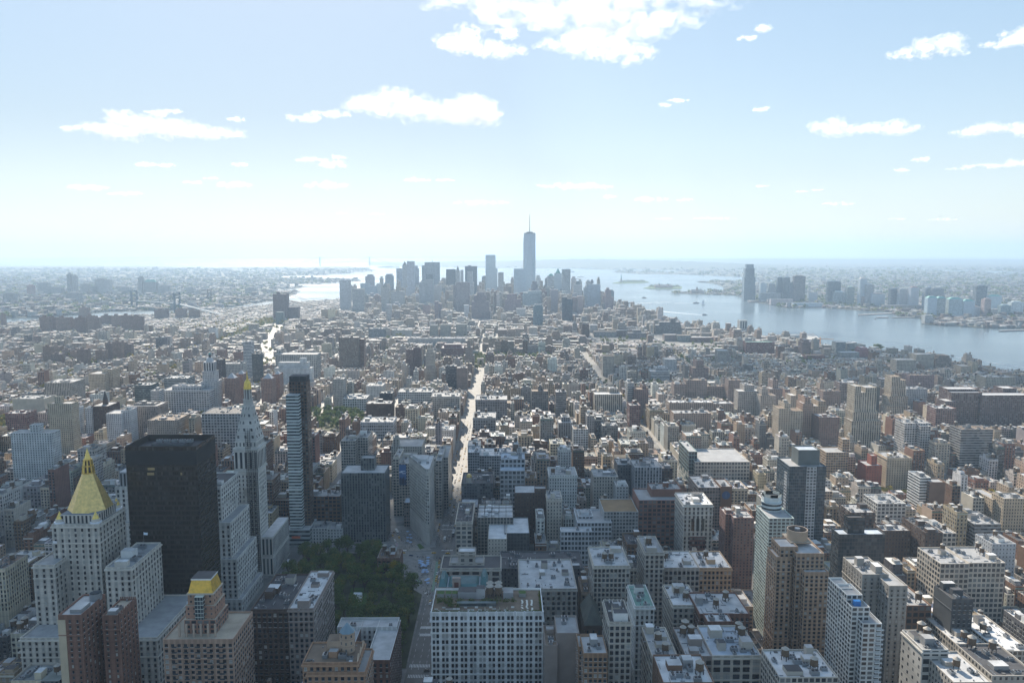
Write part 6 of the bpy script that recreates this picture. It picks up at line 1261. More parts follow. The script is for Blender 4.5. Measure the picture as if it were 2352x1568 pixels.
# across the river
JC = [(95, 145, 310, 'left of two grey twins beside the tallest riverside tower'), (165, 214, 315, 'right of two grey twins beside the tallest riverside tower'), (233, 283, 264, 'left of two tall blue twin slabs over the river'), (285, 335, 264, 'right of two tall blue twin slabs over the river'), (370, 462, 253, 'wide dark tower with clipped corners over the river'), (335, 410, 308, 'dark block between the blue twins and the wide dark tower'), (648, 750, 298, 'wide dark blue box over the river'), (692, 790, 382, 'glass block in front of the wide dark blue box'), (805, 862, 342, 'pale green glass tower by the far marina'), (908, 965, 275, 'tall pale tower with a rounded crown over the river'), (965, 1020, 322, 'pale tower right of the round-crowned one'), (918, 990, 418, 'brown waterside block below the round-crowned tower'), (1005, 1110, 398, 'broad dim brick block over the river'), (1158, 1227, 358, 'dark narrow box tower over the river'), (1228, 1300, 362, 'grey wide block joined to the dark narrow box'), (1322, 1388, 345, 'reddish tower standing alone over the river'), (1438, 1500, 348, 'grey glass tower left of a dark stepped one'), (1492, 1590, 355, 'dark stepped tower over the river'), (1458, 1535, 430, 'green-topped glass block at the far pier, left'), (1536, 1605, 434, 'green-topped glass block at the far pier, right'), (1630, 1745, 440, 'largest green-roofed office block over the river'), (1750, 1842, 456, 'low green-roofed block right of the largest one'), (1856, 1945, 332, 'tall dark tower near the right edge, over the river'), (1922, 1975, 442, 'striped brown tower near the right edge'), (1795, 1885, 502, 'low tan block on the far bank'), (2055, 2135, 492, 'teal glass block near the right edge waterside'), (2140, 2240, 465, 'bright glass block at the right edge waterside'), (1965, 2062, 418, 'green-grey pyramid-topped block at right, over the river'), (1436, 1500, 572, 'square white ventilation tower on the far pier'), (1950, 2030, 520, 'beige block low on the far bank at right'), (487, 560, 385, 'brown low block behind the far waterfront'), (95, 260, 390, 'wide low glassy block beneath the grey twins'), (180, 360, 440, 'pink-grey pier terminal on the far bank'), (362, 600, 470, 'white shed-roofed pier building on the far bank'), (1100, 1420, 490, 'long low terrace of houses on the far bank')]
for i, (a, b, t_, lb) in enumerate(JC):
    base = 455 + (a - 0) * .06 if t_ < 420 else (500 if a < 1000 else 585)
    if i in (32, 33): base = 488 + (a - 180) * .1
    if i == 28: base = 640
    if i == 34: base = 528
    if i == 24: base = 580
    if i in (30, 31): base = 470
    Y = min(4950, 320 / math.tan(math.atan((cr('S', 0, base)[1] - 784) / FPX) + PITCH)) * (1.02 if t_ < 420 else 1.0)
    c = [(.33, .36, .38), (.36, .39, .41), (.20, .26, .30), (.22, .28, .32), (.20, .18, .18), (.16, .18, .2), (.16, .22, .26), (.38, .45, .48), (.40, .48, .46), (.48, .45, .41), (.42, .43, .44), (.30, .24, .22), (.32, .26, .25), (.10, .13, .16), (.28, .30, .32), (.32, .22, .20), (.34, .38, .41), (.22, .24, .26), (.38, .44, .44), (.42, .47, .45), (.36, .43, .44), (.42, .45, .44), (.20, .24, .27), (.34, .26, .24), (.40, .33, .28), (.28, .38, .40), (.48, .54, .56), (.36, .42, .42), (.52, .52, .50), (.42, .38, .33), (.26, .20, .19), (.34, .38, .40), (.38, .33, .33), (.52, .54, .55), (.40, .36, .34)][i]
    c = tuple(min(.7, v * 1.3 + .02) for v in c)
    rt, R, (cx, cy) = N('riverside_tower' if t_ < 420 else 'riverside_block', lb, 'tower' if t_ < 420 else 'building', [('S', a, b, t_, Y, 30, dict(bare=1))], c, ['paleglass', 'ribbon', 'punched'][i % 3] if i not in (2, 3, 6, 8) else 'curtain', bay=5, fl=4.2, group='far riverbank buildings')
    X0, X1, Y0, Y1, H = R[0]; q = (X1 - X0) / 2; m = MB()
    if i in (18, 19, 20, 21, 27): m.prism([(-q, -15), (q, -15), (q, 15), (-q, 15)], H, H + 9, 'verdigris', c, poly2=[(-q * .4, -5), (q * .4, -5), (q * .4, 5), (-q * .4, 5)]); m.build('green_roof', rt)
    elif i == 9: m.cone(0, 0, q * .95, H - 1, H + 9, 14, 'wallplain', c, q * .6); m.build('round_crown', rt)
    elif i < 28: m.box(-q * .6, q * .6, -9, 9, H - 1, H + 5, 'wallplain', c); m.build('roof_cap', rt)
rt, R, (cx, cy) = N('riverside_tower', 'tallest riverside tower across the water, tapered glass with a flat dark crown', 'tower', [('R', 2000, 2074, 190, 4950, 40, dict(bare=1, par=.5)), ('R', 1992, 2081, 260, 4945, 48, dict(bare=1, par=.5)), ('R', 1990, 2083, 330, 4943, 50, dict(bare=1, par=.5)), ('R', 2008, 2068, 157, 4953, 30, dict(bare=1, pat='ribbon', par=.5))], (.30, .40, .47), 'curtain', bay=5, fl=4.2, short='tallest riverside tower')
rt, R, (cx, cy) = N('spike_tower', 'thin glass spike tower between the blue twins and the wide dark tower', 'tower', [('S', 305, 329, 340, 4800, 16, dict(bare=1))], (.40, .5, .52), 'curtain', bay=5, fl=4)
X0, X1, Y0, Y1, H = R[0]; m = MB(); q = (X1 - X0) / 2; m.prism([(-q, -8), (q, -8), (q, 8), (-q, 8)], H, atY(*cr('S', 318, 290), 4800).z, 'curtain', (.4, .5, .52), poly2=[(-.4, -.4), (.4, -.4), (.4, .4), (-.4, .4)], fl=4); m.build('glass_spike', rt)
rt, R, (cx, cy) = N('ventilation_tower', 'lone square tower on a pier in the river', 'tower', [('R', 1955, 2015, 614, 3130, 34, dict(bare=1))], (.44, .42, .38), 'pier', bay=9, fl=30)
X0, X1, Y0, Y1, H = R[0]; m = MB(); m.box(X0 - cx - 8, X1 - cx + 24, -26, 26, -2, 1.6, 'wallplain', T['stone']); m.build('pier_base', rt)
# ------------------------------------------------------------------ the street grid and the ordinary buildings
AVE = [-2330, -2130, -1930, -1730, -1530, -1330, -1110, -880, -665, -515, -375, -225, -67, 244, 518, 792, 1066, 1340, 1610, 1900, 2200]
STY = [20 + 78.0 * k for k in range(3, 66)]
PARK = gp((700, 1262), (760, 1240), (912, 1240), (950, 1300), (968, 1400), (972, 1480), (930, 1568), (905, 1500), (660, 1420), (640, 1345))
PARK = [(-212, 572), (-77, 562), (-78, 690), (-112, 730), (-135, 790), (-212, 790)]
PLAZA = [(-140, 800), (-84, 690), (-60, 690), (-60, 805), (-84, 812), (-120, 880), (-165, 905)]
USQ = gp((690, 948), (830, 948), (850, 990), (700, 990))
WSQ = gp((990, 817), (1262, 817), (1262, 842), (985, 842))
SSQ = gp((-60, 965), (75, 965), (90, 1000), (-60, 1000))
SDR = gp((490, 790), (520, 792), (640, 738), (610, 732))
BWAY = [(-68, 740), (-118, 850), (-178, 1000), (-255, 1190), (-330, 1380)]
BOW = [(-628, 1500), (-630, 1990), (-690, 2260), (-790, 2520), (-930, 3120), (-1010, 3450)]
MIDW = []
def segd(x, y, P):
    m = 1e9
    for (a, b), (c, d) in zip(P, P[1:]):
        t = max(0, min(1, ((x - a) * (c - a) + (y - b) * (d - b)) / ((c - a) ** 2 + (d - b) ** 2))); m = min(m, math.hypot(x - a - t * (c - a), y - b - t * (d - b)))
    return m
TONES = [('white-painted', (.62, .61, .58), 9), ('pale stone', (.52, .47, .40), 15), ('grey stone', (.33, .31, .285), 10), ('tan brick', (.45, .345, .245), 27), ('red brick', (.255, .145, .105), 11), ('brown brick', (.20, .12, .08), 14), ('dark grey', (.13, .13, .135), 6), ('cream', (.60, .52, .40), 13)]
ROOFS = [('white roof', (.62, .61, .59), 12), ('silver roof', (.40, .40, .40), 24), ('grey roof', (.25, .245, .24), 26), ('black tar roof', (.07, .07, .075), 20), ('brown roof', (.22, .165, .12), 18)]
def wch(r, L):
    k = r.random() * sum(q[2] for q in L)
    for q in L:
        k -= q[2]
        if k <= 0: return q
    return L[-1]
def height(x, y, r):
    q = r.random()
    if y < 1502:
        if -560 < x < 300: return min(66, max(13, r.lognormvariate(3.45, .42)))
        if x >= 300: return r.uniform(12, 24) if q < .55 else (r.uniform(24, 42) if q < .9 else r.uniform(42, 60))
        return r.uniform(12, 24) if q < .70 else (r.uniform(24, 45) if q < .93 else r.uniform(45, 62))
    if y < 2500:
        if -420 < x < 120: return r.uniform(16, 32) if q < .65 else r.uniform(32, 52)
        return r.uniform(11, 19) if q < .78 else (r.uniform(19, 32) if q < .93 else r.uniform(32, 48))
    if x < -820 and y > 2900: return r.uniform(8, 13)
    if y < 3300: return r.uniform(15, 28) if q < .82 else r.uniform(28, 50)
    if -600 < x < 420 and y > 3900: return r.uniform(25, 50) if q < .45 else (r.uniform(50, 95) if q < .85 else r.uniform(95, 150))
    if -800 < x < 700: return r.uniform(18, 34) if q < .7 else r.uniform(34, 70)
    return r.uniform(14, 24) if q < .9 else r.uniform(26, 42)
boxes = [h['b'] for h in HEROES]
HB = sorted(HEROES, key=lambda h: h['b'][2])
def clash(x0, x1, y0, y1):
    for h in HB:
        b = h['b']
        if b[2] > y1: break
        if b[0] < x1 and b[1] > x0 and b[3] > y0: return True
    return False
man_poly = man
lots = []
rl = random.Random(21)
pave = MB()
for k in range(len(STY) - 1):
    y0, y1 = STY[k] + 9, STY[k + 1] - 9
    av = AVE if y0 < 2380 else [q + ((k // 7) * 61) % 140 - 70 for q in AVE for q in (q, q + 110)]
    if y0 >= 2380: av = sorted(set(round(q) for q in av)); av = [q for j, q in enumerate(av) if j == 0 or q - av[j - 1] > 45]
    hw = 15 if y0 < 2380 else 8
    for a in range(len(av) - 1):
        x0, x1 = av[a] + hw, av[a + 1] - hw
        ym = (y0 + y1) / 2
        if max(abs(x0), abs(x1)) * .0 + min(abs(x0), abs(x1)) > .98 * y1 + 120: continue
        if y0 < 1750 and inpoly((x0 + x1) / 2, ym, man_poly): pave.box(x0 - 6.2, x1 + 6.2, y0 - 3.5, y1 + 3.5, -.5, .15, 'pavement', (.4,) * 3, rm='pavement')
        for row in (0, 1):
            x = x0
            while x < x1 - 4:
                wd = rl.uniform(8, 26) if ym < 1502 else (rl.uniform(8, 24) if ym < 2300 else rl.uniform(14, 34))
                if ym < 1502 and x > 300: wd = rl.uniform(6.5, 20)
                if x1 - x - wd < 6: wd = x1 - x
                dp = (y1 - y0) / 2 - (0.2 if ym < 1502 and x < 300 and rl.random() < .65 else rl.uniform(4, 13))
                ly0, ly1 = (y0, y0 + dp) if row == 0 else (y1 - dp, y1)
                lx0, lx1 = x + .04, x + wd - .04; x += wd
                cx_, cy_ = (lx0 + lx1) / 2, (ly0 + ly1) / 2
                p = proj(cx_, cy_, 15)
                if p[0] < -650 or p[0] > 3000: continue
                if not (inpoly(lx0 - 12, ly0, man_poly) and inpoly(lx1 + 12, ly1, man_poly) and inpoly(lx1 + 12, ly0 - 10, man_poly) and inpoly(lx0 - 12, ly1, man_poly)): continue
                if any(inpoly(cx_, cy_, P) for P in (PARK, PLAZA, USQ, WSQ, SSQ, SDR)): continue
                if segd(cx_, cy_, BWAY) < 12 + wd * .5 or segd(cx_, cy_, BOW) < 18 + wd * .3: continue
                if cy_ < 470 and abs(cx_ + 67) < 20: continue
                if clash(lx0, lx1, ly0, ly1):
                    # squeeze the lot beside the named building if some of it is left
                    ok = False
                    for (a0, a1) in ((lx0, lx0 + wd * .45), (lx1 - wd * .45, lx1)):
                        if wd > 14 and not clash(a0, a1, ly0, ly1): lx0, lx1 = a0, a1; ok = True; break
                    if not ok: continue
                h = height(cx_, cy_, rl)
                qs = [proj(xx, yy, h)[0] for xx in (lx0, lx1) for yy in (ly0, ly1)]; pa, pb = min(qs), max(qs)
                for (c, d, pyb, Y) in PROT:
                    if ly0 < Y and pa < d - 2 and pb > c + 2:
                        h = min(h, atY((pa + pb) / 2, pyb + 1, ly1 + 4).z)
                if h < 7:
                    if h < -6: continue
                    h = rl.uniform(5, 8) 
                lots.append(dict(b=(lx0, lx1, ly0, ly1), H=h, tone=wch(rl, TONES), roof=wch(rl, ROOFS), row=row, px=pa, pb=pb))
pv_ = pave.build('pavement'); pv_['kind'] = 'structure'
# ---- which of them show, and how large (a coarse depth-ordered map of the view)
W_, H_ = 588, 392; SC = W_ / 2352.0
idb = np.zeros((H_, W_), dtype=np.int32)
def fill(pts, k):
    pts = [(p[0] * SC, p[1] * SC) for p in pts]
    ys = [p[1] for p in pts]; a = max(0, int(math.ceil(min(ys) - .5))); b = min(H_ - 1, int(math.floor(max(ys) - .5)))
    n = len(pts)
    for yy in range(a, b + 1):
        yc = yy + .5; xs = []
        for i in range(n):
            p, q = pts[i], pts[(i + 1) % n]
            if (p[1] > yc) != (q[1] > yc): xs.append(p[0] + (q[0] - p[0]) * (yc - p[1]) / (q[1] - p[1]))
        if len(xs) >= 2:
            xa, xb = max(0, int(math.ceil(min(xs) - .5))), min(W_ - 1, int(math.floor(max(xs) - .5)))
            if xb >= xa: idb[yy, xa:xb + 1] = k
ITEMS = [(l['b'], l['H'], i + 1) for i, l in enumerate(lots)] + [(h['b'], h['H'], -1) for h in HEROES]
ITEMS.sort(key=lambda q: -q[0][2])
for (b, H, k) in ITEMS:
    x0, x1, y0, y1 = b
    if y0 > 4000: continue
    P = lambda x, y, z: proj(x, y, z)
    fill([P(x0, y0, H), P(x1, y0, H), P(x1, y1, H), P(x0, y1, H)], k)
    fill([P(x0, y0, 0), P(x1, y0, 0), P(x1, y0, H), P(x0, y0, H)], k)
    if x1 < 0: fill([P(x1, y0, 0), P(x1, y1, 0), P(x1, y1, H), P(x1, y0, H)], k)
    if x0 > 0: fill([P(x0, y0, 0), P(x0, y1, 0), P(x0, y1, H), P(x0, y0, H)], k)
cnt = np.bincount(idb[idb > 0].ravel(), minlength=len(lots) + 1)
order = sorted(range(len(lots)), key=lambda i: -cnt[i + 1])
NIND = 300
chosen = [i for i in order[:NIND] if cnt[i + 1] >= 8]
# ---- labels that tell one from the other
MARKS = [(h['short'], *proj((h['b'][0] + h['b'][1]) / 2, h['b'][2], h['H'] * .6), h['b'][2]) for h in HEROES if h.get('main') and h.get('short')]
NUM = ['no', 'one', 'two', 'three', 'four', 'five']
used = set()
def kindof(l):
    w = l['b'][1] - l['b'][0]; h = l['H']
    if h < 20 and w < 14: return 'row_house', 'house'
    if h < 9: return 'low_building', 'building'
    if h > 42: return 'office_block', 'office'
    return ('loft_building', 'building') if l['b'][2] < 1502 and l['b'][0] < 300 else ('apartment_block', 'apartments')
def describe(l, ntank, terr):
    x0, x1, y0, y1 = l['b']; px, py = proj((x0 + x1) / 2, y0, l['H'] * .8)
    h, w = l['H'], x1 - x0
    size = 'tall' if h > 42 else ('mid-height' if h > 24 else 'low')
    wid = 'narrow' if w < 10 else ('broad' if w > 20 else '')
    kn = {'row_house': 'house', 'low_building': 'building', 'office_block': 'office', 'loft_building': 'loft', 'apartment_block': 'block'}[kindof(l)[0]]
    tk = {0: '', 1: ' and water tank', 2: ' and two tanks', 3: ' and three tanks'}[ntank]
    base = ' '.join(q for q in (size, wid, l['tone'][0], kn, 'with', l['roof'][0] + tk) if q)
    ms = sorted(MARKS, key=lambda m: math.hypot(px - m[1], (py - m[2]) * 1.3))[:9]
    for far in ('', 'just ', 'well '):
        for (s, mx, my, mY) in ms:
            dx = px - mx; dd = math.hypot(dx, py - my)
            if far == 'just ' and dd > 150: continue
            if far == 'well ' and dd < 100: continue
            rel = ('beyond' if y0 > mY else 'in front of') if abs(dx) < 55 else ('left of' if dx < 0 else 'right of')
            if far and rel == 'in front of': continue
            t = base + ', ' + far + rel + ' the ' + s
            if len(t.split()) <= 16 and t not in used: used.add(t); return t
    t = base + ', %s of the view' % ('left' if px < 800 else ('right' if px > 1550 else 'middle'))
    used.add(t); return t
rb = random.Random(5)
PATN = ['punched', 'punched', 'loft', 'loft', 'pier', 'small']
def pattern(l, r): 
    if kindof(l)[0] in ('row_house', 'low_building'): return 'punched'
    return r.choice(PATN)
def jit(c, r, k=.12): 
    f = 1 + r.uniform(-k, k); return tuple(min(.85, q * f * (1 + r.uniform(-.05, .05))) for q in c)
nearest = set(chosen[:70])
for i in chosen:
    l = lots[i]; x0, x1, y0, y1 = l['b']; H = l['H']; cx, cy = (x0 + x1) / 2, (y0 + y1) / 2
    hx, hy = (x1 - x0) / 2, (y1 - y0) / 2
    nt = 0 if H < 14 else rb.choices([0, 1, 2, 3], [.35, .40, .2, .05])[0]
    if hx < 5: nt = min(nt, 1)
    nm, ct = kindof(l); t = jit(l['tone'][1], rb); pt = pattern(l, rb); bay, fl = rb.uniform(2.8, 4.2), rb.uniform(3.4, 4.2)
    root = thing(nm, describe(l, nt, False), ct, (cx, cy, 0), 'ordinary buildings along the streets')
    l['root'] = root
    win = i in nearest and H > 10
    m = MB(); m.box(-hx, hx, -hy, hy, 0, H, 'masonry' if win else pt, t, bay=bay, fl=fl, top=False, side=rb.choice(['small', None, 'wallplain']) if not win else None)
    m.build('wall', root)
    pr = rb.uniform(.7, 1.4); m = MB(); m.face([(-hx + .35, -hy + .35, H - pr), (hx - .35, -hy + .35, H - pr), (hx - .35, hy - .35, H - pr), (-hx + .35, hy - .35, H - pr)], 'roofing', jit(l['roof'][1], rb)); m.build('roof', root)
    m = MB(); m.parapet(-hx, hx, -hy, hy, H - pr, pr, .35, jit(rb.choice([t, T['stone'], t, T['lime']]), rb)); m.build('parapet', root)
    if H > 15 and rb.random() < .5:
        m = MB(); m.box(-hx - .02, hx + .02, -hy - .8, -hy + .3, H - 2.4, H - 1.5, 'wallplain', jit(rb.choice([t, T['lime'], (.12, .2, .17)]), rb), rm='wallplain', bottom=True); m.build('cornice', root)
    dress(root, -hx + .4, hx - .4, -hy + .4, hy - .4, H - pr, rb, nt, rb.choice([1, 1, 2, 3]) if H > 9 else 0, rb.randint(1, 4) if hx > 4 else 1, t)
    if win:
        fs = [(-hx, -hy, hx, -hy, max(0, H - 40), H - 2.6)]
        if cx < -20 and rb.random() < .6: fs.append((hx, -hy, hx, hy, max(0, H - 40), H - 2.6))
        if cx > 20 and rb.random() < .6: fs.append((-hx, hy, -hx, -hy, max(0, H - 40), H - 2.6))
        put_windows(root, fs, bay, fl, bay * rb.uniform(.42, .66), fl * rb.uniform(.5, .62), rb, cap=100)
# ---- all the others: one object
st = MB(); rs = random.Random(77); ch = set(chosen)
def small_roof(mb, x0, x1, y0, y1, H, t, r, near):
    n = r.choice([1, 2, 2, 3]) if near else r.choice([0, 1, 1, 2])
    w, d = x1 - x0, y1 - y0
    for _ in range(n):
        a, b = min(w * .3, r.uniform(1.2, 3.5)), min(d * .25, r.uniform(1.2, 3.5)); x, y = r.uniform(x0 + a, x1 - a), r.uniform(y0 + b, y1 - b); h = r.uniform(1.5, 4.5)
        mb.box(x - a, x + a, y - b, y + b, H - .9, H + h, 'wallplain', r.choice([t, (.3, .3, .3), (.5, .5, .48)]), rt=r.choice([(.55, .54, .52), (.35, .34, .33), (.1, .1, .1), (.22, .17, .13)]))
    if H > 16 and near and r.random() < .45:
        x, y = r.uniform(x0 + 2.5, x1 - 2.5), r.uniform(y0 + 2.5, y1 - 2.5)
        mb.cone(x, y, .9, H - 1, H + 2.4, 4, 'steel_dark', (.1,) * 3, .9, top=False); mb.cone(x, y, 2.0, H + 2.4, H + 6, 8, 'tank_wood', (.1,) * 3, 2.0); mb.cone(x, y, 2.2, H + 6, H + 7.4, 8, 'tank_cap', (.1,) * 3)
for i, l in enumerate(lots):
    if i in ch: continue
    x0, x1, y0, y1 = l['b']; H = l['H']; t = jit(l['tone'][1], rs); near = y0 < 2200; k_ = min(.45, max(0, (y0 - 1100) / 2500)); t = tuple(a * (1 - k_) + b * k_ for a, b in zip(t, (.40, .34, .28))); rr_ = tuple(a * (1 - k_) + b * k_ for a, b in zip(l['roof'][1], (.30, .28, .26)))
    pt = pattern(l, rs)
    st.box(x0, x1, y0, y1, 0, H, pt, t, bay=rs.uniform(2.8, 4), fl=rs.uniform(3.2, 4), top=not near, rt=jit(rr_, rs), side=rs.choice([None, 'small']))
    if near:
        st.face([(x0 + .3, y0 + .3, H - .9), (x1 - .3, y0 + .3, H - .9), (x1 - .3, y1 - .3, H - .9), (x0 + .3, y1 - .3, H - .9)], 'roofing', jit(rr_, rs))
        st.parapet(x0, x1, y0, y1, H - .9, .9, .3, jit(rs.choice([t, t, T['lime']]), rs))
    if H > 26 and x1 - x0 > 9 and rs.random() < .45:
        a, b, hh = rs.uniform(1.2, 3.2), rs.uniform(1.5, 5), rs.uniform(3.2, 9)
        st.box(x0 + a, x1 - a, y0 + b, y1 - b * .6, H - .9, H + hh, pt, t, bay=3.2, fl=3.4, rt=jit(rr_, rs)); small_roof(st, x0 + a, x1 - a, y0 + b, y1 - b * .6, H + hh, t, rs, near)
    small_roof(st, x0, x1, y0, y1, H, t, rs, near)
for k in range(130):                                  # the crowded lower blocks of downtown, between the tall towers
    px = rs.uniform(785, 1415); Y = rs.uniform(3750, 5000); wd = rs.uniform(16, 34); c_ = atY(px, 660, Y).x; e_ = abs(px - 1110) / 330
    H = atY(px, rs.uniform(625 + 18 * e_, 672), Y).z
    if H < 20 or clash(c_ - wd / 2, c_ + wd / 2, Y, Y + 28) or not inpoly(c_, Y + 28, man): continue
    bad = False
    for (c, d, pyb, Y2) in PROT:
        if Y < Y2 and px + 12 > c and px - 12 < d: H = min(H, atY(px, pyb - 4, Y + 28).z)
    if H < 20: continue
    t = jit(rs.choice([(.5, .48, .45), (.42, .38, .34), (.34, .36, .38), (.3, .22, .19), (.52, .54, .56), (.24, .28, .32)]), rs)
    st.box(c_ - wd / 2, c_ + wd / 2, Y, Y + 28, 0, H, rs.choice(['punched', 'ribbon', 'pier', 'loft']), t, bay=4.5, fl=4, rt=(.35, .35, .35)); st.box(c_ - wd * .3, c_ + wd * .3, Y + 5, Y + 20, H, H + rs.uniform(4, 14), 'punched', t, bay=4.5, fl=4)
so = st.build('other_buildings'); tag(so, 'mass of low and mid-rise buildings filling the streets into the distance', 'buildings', kind='stuff')
# ---- far boroughs
FARROOF = [('white roof', (.62, .6, .57), 7), ('silver roof', (.36, .35, .34), 14), ('grey roof', (.2, .195, .19), 32), ('black tar roof', (.07, .07, .07), 25), ('brown roof', (.18, .13, .10), 22)]
def sprawl(name, label, poly, n, ymin, ymax, seed, hfun):
    mb = MB(); r = random.Random(seed); k = 0; tries = 0
    while k < n and tries < n * 12:
        tries += 1
        py = r.uniform(ymin, ymax); px = r.uniform(-600, 2950); g = gnd(px, py)
        if not inpoly(g.x, g.y, poly): continue
        if clash(g.x - 30, g.x + 30, g.y - 20, g.y + 20): continue
        s = r.uniform(.6, 1.4) * (1 + g.y / 14000); a, b = r.uniform(4, 13) * s, r.uniform(4, 11) * s; h = hfun(r, g)
        big = r.random() < .06 and h < 20
        if big: a *= 2.5; b *= 2; h *= .8
        t = jit(r.choice([(.42, .41, .39), (.22, .17, .15), (.27, .24, .21), (.18, .14, .12), (.30, .29, .27), (.42, .42, .42)]), r)
        mb.box(g.x - a, g.x + a, g.y - b, g.y + b, 0, h, 'punched', t, bay=4, fl=3.5, rt=jit(wch(r, FARROOF)[1], r)); k += 1
    o = mb.build(name); tag(o, label, 'buildings', kind='stuff'); return o
sprawl('distant_buildings', 'hazy sprawl of low roofs in the far left borough', brk, 12500, 616, 735, 31, lambda r, g: r.uniform(7, 14) if r.random() < .9 else r.uniform(14, 34))
sprawl('distant_buildings', 'hazy sprawl of low roofs beyond the right river bank', jer, 11000, 612, 755, 32, lambda r, g: r.uniform(6, 11) if r.random() < .93 else r.uniform(11, 26))
# ------------------------------------------------------------------ trees
def leaf_cloud(mb, r, cx, cy, cz, rx, ry, rz, n, size, mats, blobs=7):
    cs = []
    for _ in range(blobs):
        a = r.uniform(0, 6.28); q = r.uniform(.15, .62); cs.append((cx + rx * q * math.cos(a), cy + ry * q * math.sin(a), cz + rz * r.uniform(-.45, .55), r.uniform(.32, .55), r.choice(mats)))
    for _ in range(n):
        c = r.choice(cs); d = Vector((r.gauss(0, 1), r.gauss(0, 1), r.gauss(0, 1))).normalized() * (r.random() ** .4)
        p = Vector((c[0] + d.x * rx * c[3], c[1] + d.y * ry * c[3], c[2] + d.z * rz * c[3] * 1.1))
        nrm = (d + Vector((r.uniform(-.7, .7), r.uniform(-.7, .7), r.uniform(-.2, .9)))).normalized()
        u = nrm.cross(Vector((r.random(), r.random(), r.random() + .1))).normalized(); v = nrm.cross(u); s = size * r.uniform(.55, 1.25)
        mb.face([tuple(p + u * s), tuple(p + v * s * .8), tuple(p - u * s), tuple(p - v * s * .8)], c[4] if r.random() < .8 else r.choice(mats))
TREES = []
rt_ = random.Random(50)
for k, mats in enumerate((['leaf_dark', 'leaf_green'], ['leaf_dark', 'leaf_dark', 'leaf_green'], ['leaf_green', 'leaf_green', 'leaf_olive'], ['leaf_dark', 'leaf_green', 'leaf_olive'], ['leaf_green', 'leaf_olive', 'leaf_yellow'])):
    tk = MB(); tk.cone(0, 0, .45, 0, 8, 7, 'bark', (.1,) * 3, .28, top=False)
    for i in range(6):
        a = i * 1.05 + rt_.random(); tk.bar((0, 0, 5.0 + i * .5), (3.6 * math.cos(a), 3.6 * math.sin(a), 11 + rt_.uniform(-1, 2)), .13, 'bark')
    cw = MB(); leaf_cloud(cw, rt_, 0, 0, 12.5, 7.2, 7.2, 5.6, 850, .62, mats, 11)
    one = MB(); leaf_cloud(one, rt_, 0, 0, 10, 7, 7, 6, 150, 1.35, mats, 7); one.cone(0, 0, .45, 0, 8, 5, 'bark', (.1,) * 3, .3, top=False)
    TREES.append((tk.mesh('trunk'), cw.mesh('crown'), one.mesh('tree')))
def tree(x, y, k, s, label, group, z=0.0):
    o = thing('park_tree', label, 'tree', (x, y, z), group, rt_.uniform(0, 6.28)); o.scale = (s, s, s * rt_.uniform(.9, 1.12))
    inst('trunk', TREES[k][0], o); inst('crown', TREES[k][1], o)
def small_tree(x, y, k, s, label, group, z=0.0):
    o = inst('park_tree', TREES[k][2], None, (x, y, z), rt_.uniform(0, 6.28), s); tag(o, label, 'tree', group)
def scatter(poly, step, r, jitter=.35):
    xs = [p[0] for p in poly]; ys = [p[1] for p in poly]; out = []
    y = min(ys)
    while y < max(ys):
        x = min(xs)
        while x < max(xs):
            a, b = x + r.uniform(-jitter, jitter) * step, y + r.uniform(-jitter, jitter) * step
            if inpoly(a, b, poly): out.append((a, b))
            x += step
        y += step
    return out
slab('park_lawn', PARK, .16, 'soil', z0=-.3)
SQ_LAWN = gp((790, 1365), (850, 1365), (850, 1405), (785, 1405))
for a, b in scatter(PARK, 11.4, rt_):
    pa, pb = proj(a, b, 8)
    if 795 < pa < 850 and 1345 < pb < 1392: continue
    if rt_.random() < .04: continue
    edge = a > -112 or b > 770
    tree(a, b, rt_.choices([0, 1, 2, 3, 4], [.36, .24, .21, .18, .015])[0], rt_.uniform(.72, 1.25), 'dark green leafy tree along the avenue edge of the square park' if edge else 'dark green leafy tree in the thick of the square park', 'trees of the near square park')
for px, py in ((845, 1105 + 80), (852, 1215), (868, 1228), (842, 1228)):
    pass
slab('park_lawn', gp((806, 1350), (842, 1350), (846, 1400), (800, 1400)), .2, 'lawn', z0=-.2)
m = MB(); m.box(-7, 7, -2.2, 2.2, 0, 3, 'painted', (.78, .78, .78)); m.prism([(-7.2, -2.4), (7.2, -2.4), (7.2, 2.4), (-7.2, 2.4)], 3, 4.2, 'painted', (.8, .8, .8), poly2=[(-6.5, -.3), (6.5, -.3), (6.5, .3), (-6.5, .3)])
tm = m.mesh('tent')
for i, (px, py) in enumerate(((822, 1370), (822, 1379))):
    g = gnd(px, py); o = inst('tent', tm, None, (g.x, g.y, .2), 0, (.55, .8, 1)); tag(o, ['farther of two white tents on the park lawn', 'nearer of two white tents on the park lawn'][i], 'tent')
g = gnd(915, 1312); o = thing('flagpole', 'tall white flagpole with a drooping flag among the park trees', 'flagpole', (g.x, g.y, .2)); m = MB(); m.cone(0, 0, .28, 0, 31, 8, 'paint_white', (.8,) * 3, .12); p_ = m.build('pole', o)
m = MB(); m.face([(0, 0, 30.5), (0, 0, 26.5), (-1.2, .2, 25.4), (-1.9, 0, 25.2), (-1.7, 0, 28.8), (-.9, .2, 29.6)], 'painted', (.5, .35, .38)); m.build('flag', o)
for a, b in scatter(USQ, 15, rt_): small_tree(a, b, rt_.choice([0, 0, 2, 3]), rt_.uniform(.8, 1.25), 'dark green tree in the farther square park by the wide crossing', 'trees of the farther square park')
for a, b in scatter(SSQ, 16, rt_): small_tree(a, b, rt_.choice([0, 2, 3, 4]), rt_.uniform(.8, 1.2), 'mixed green and yellow tree in the park at the left edge', 'trees of the left edge park')
for P in (USQ, WSQ, SSQ, SDR): slab('park_lawn', P, .16, 'soil', z0=-.3)
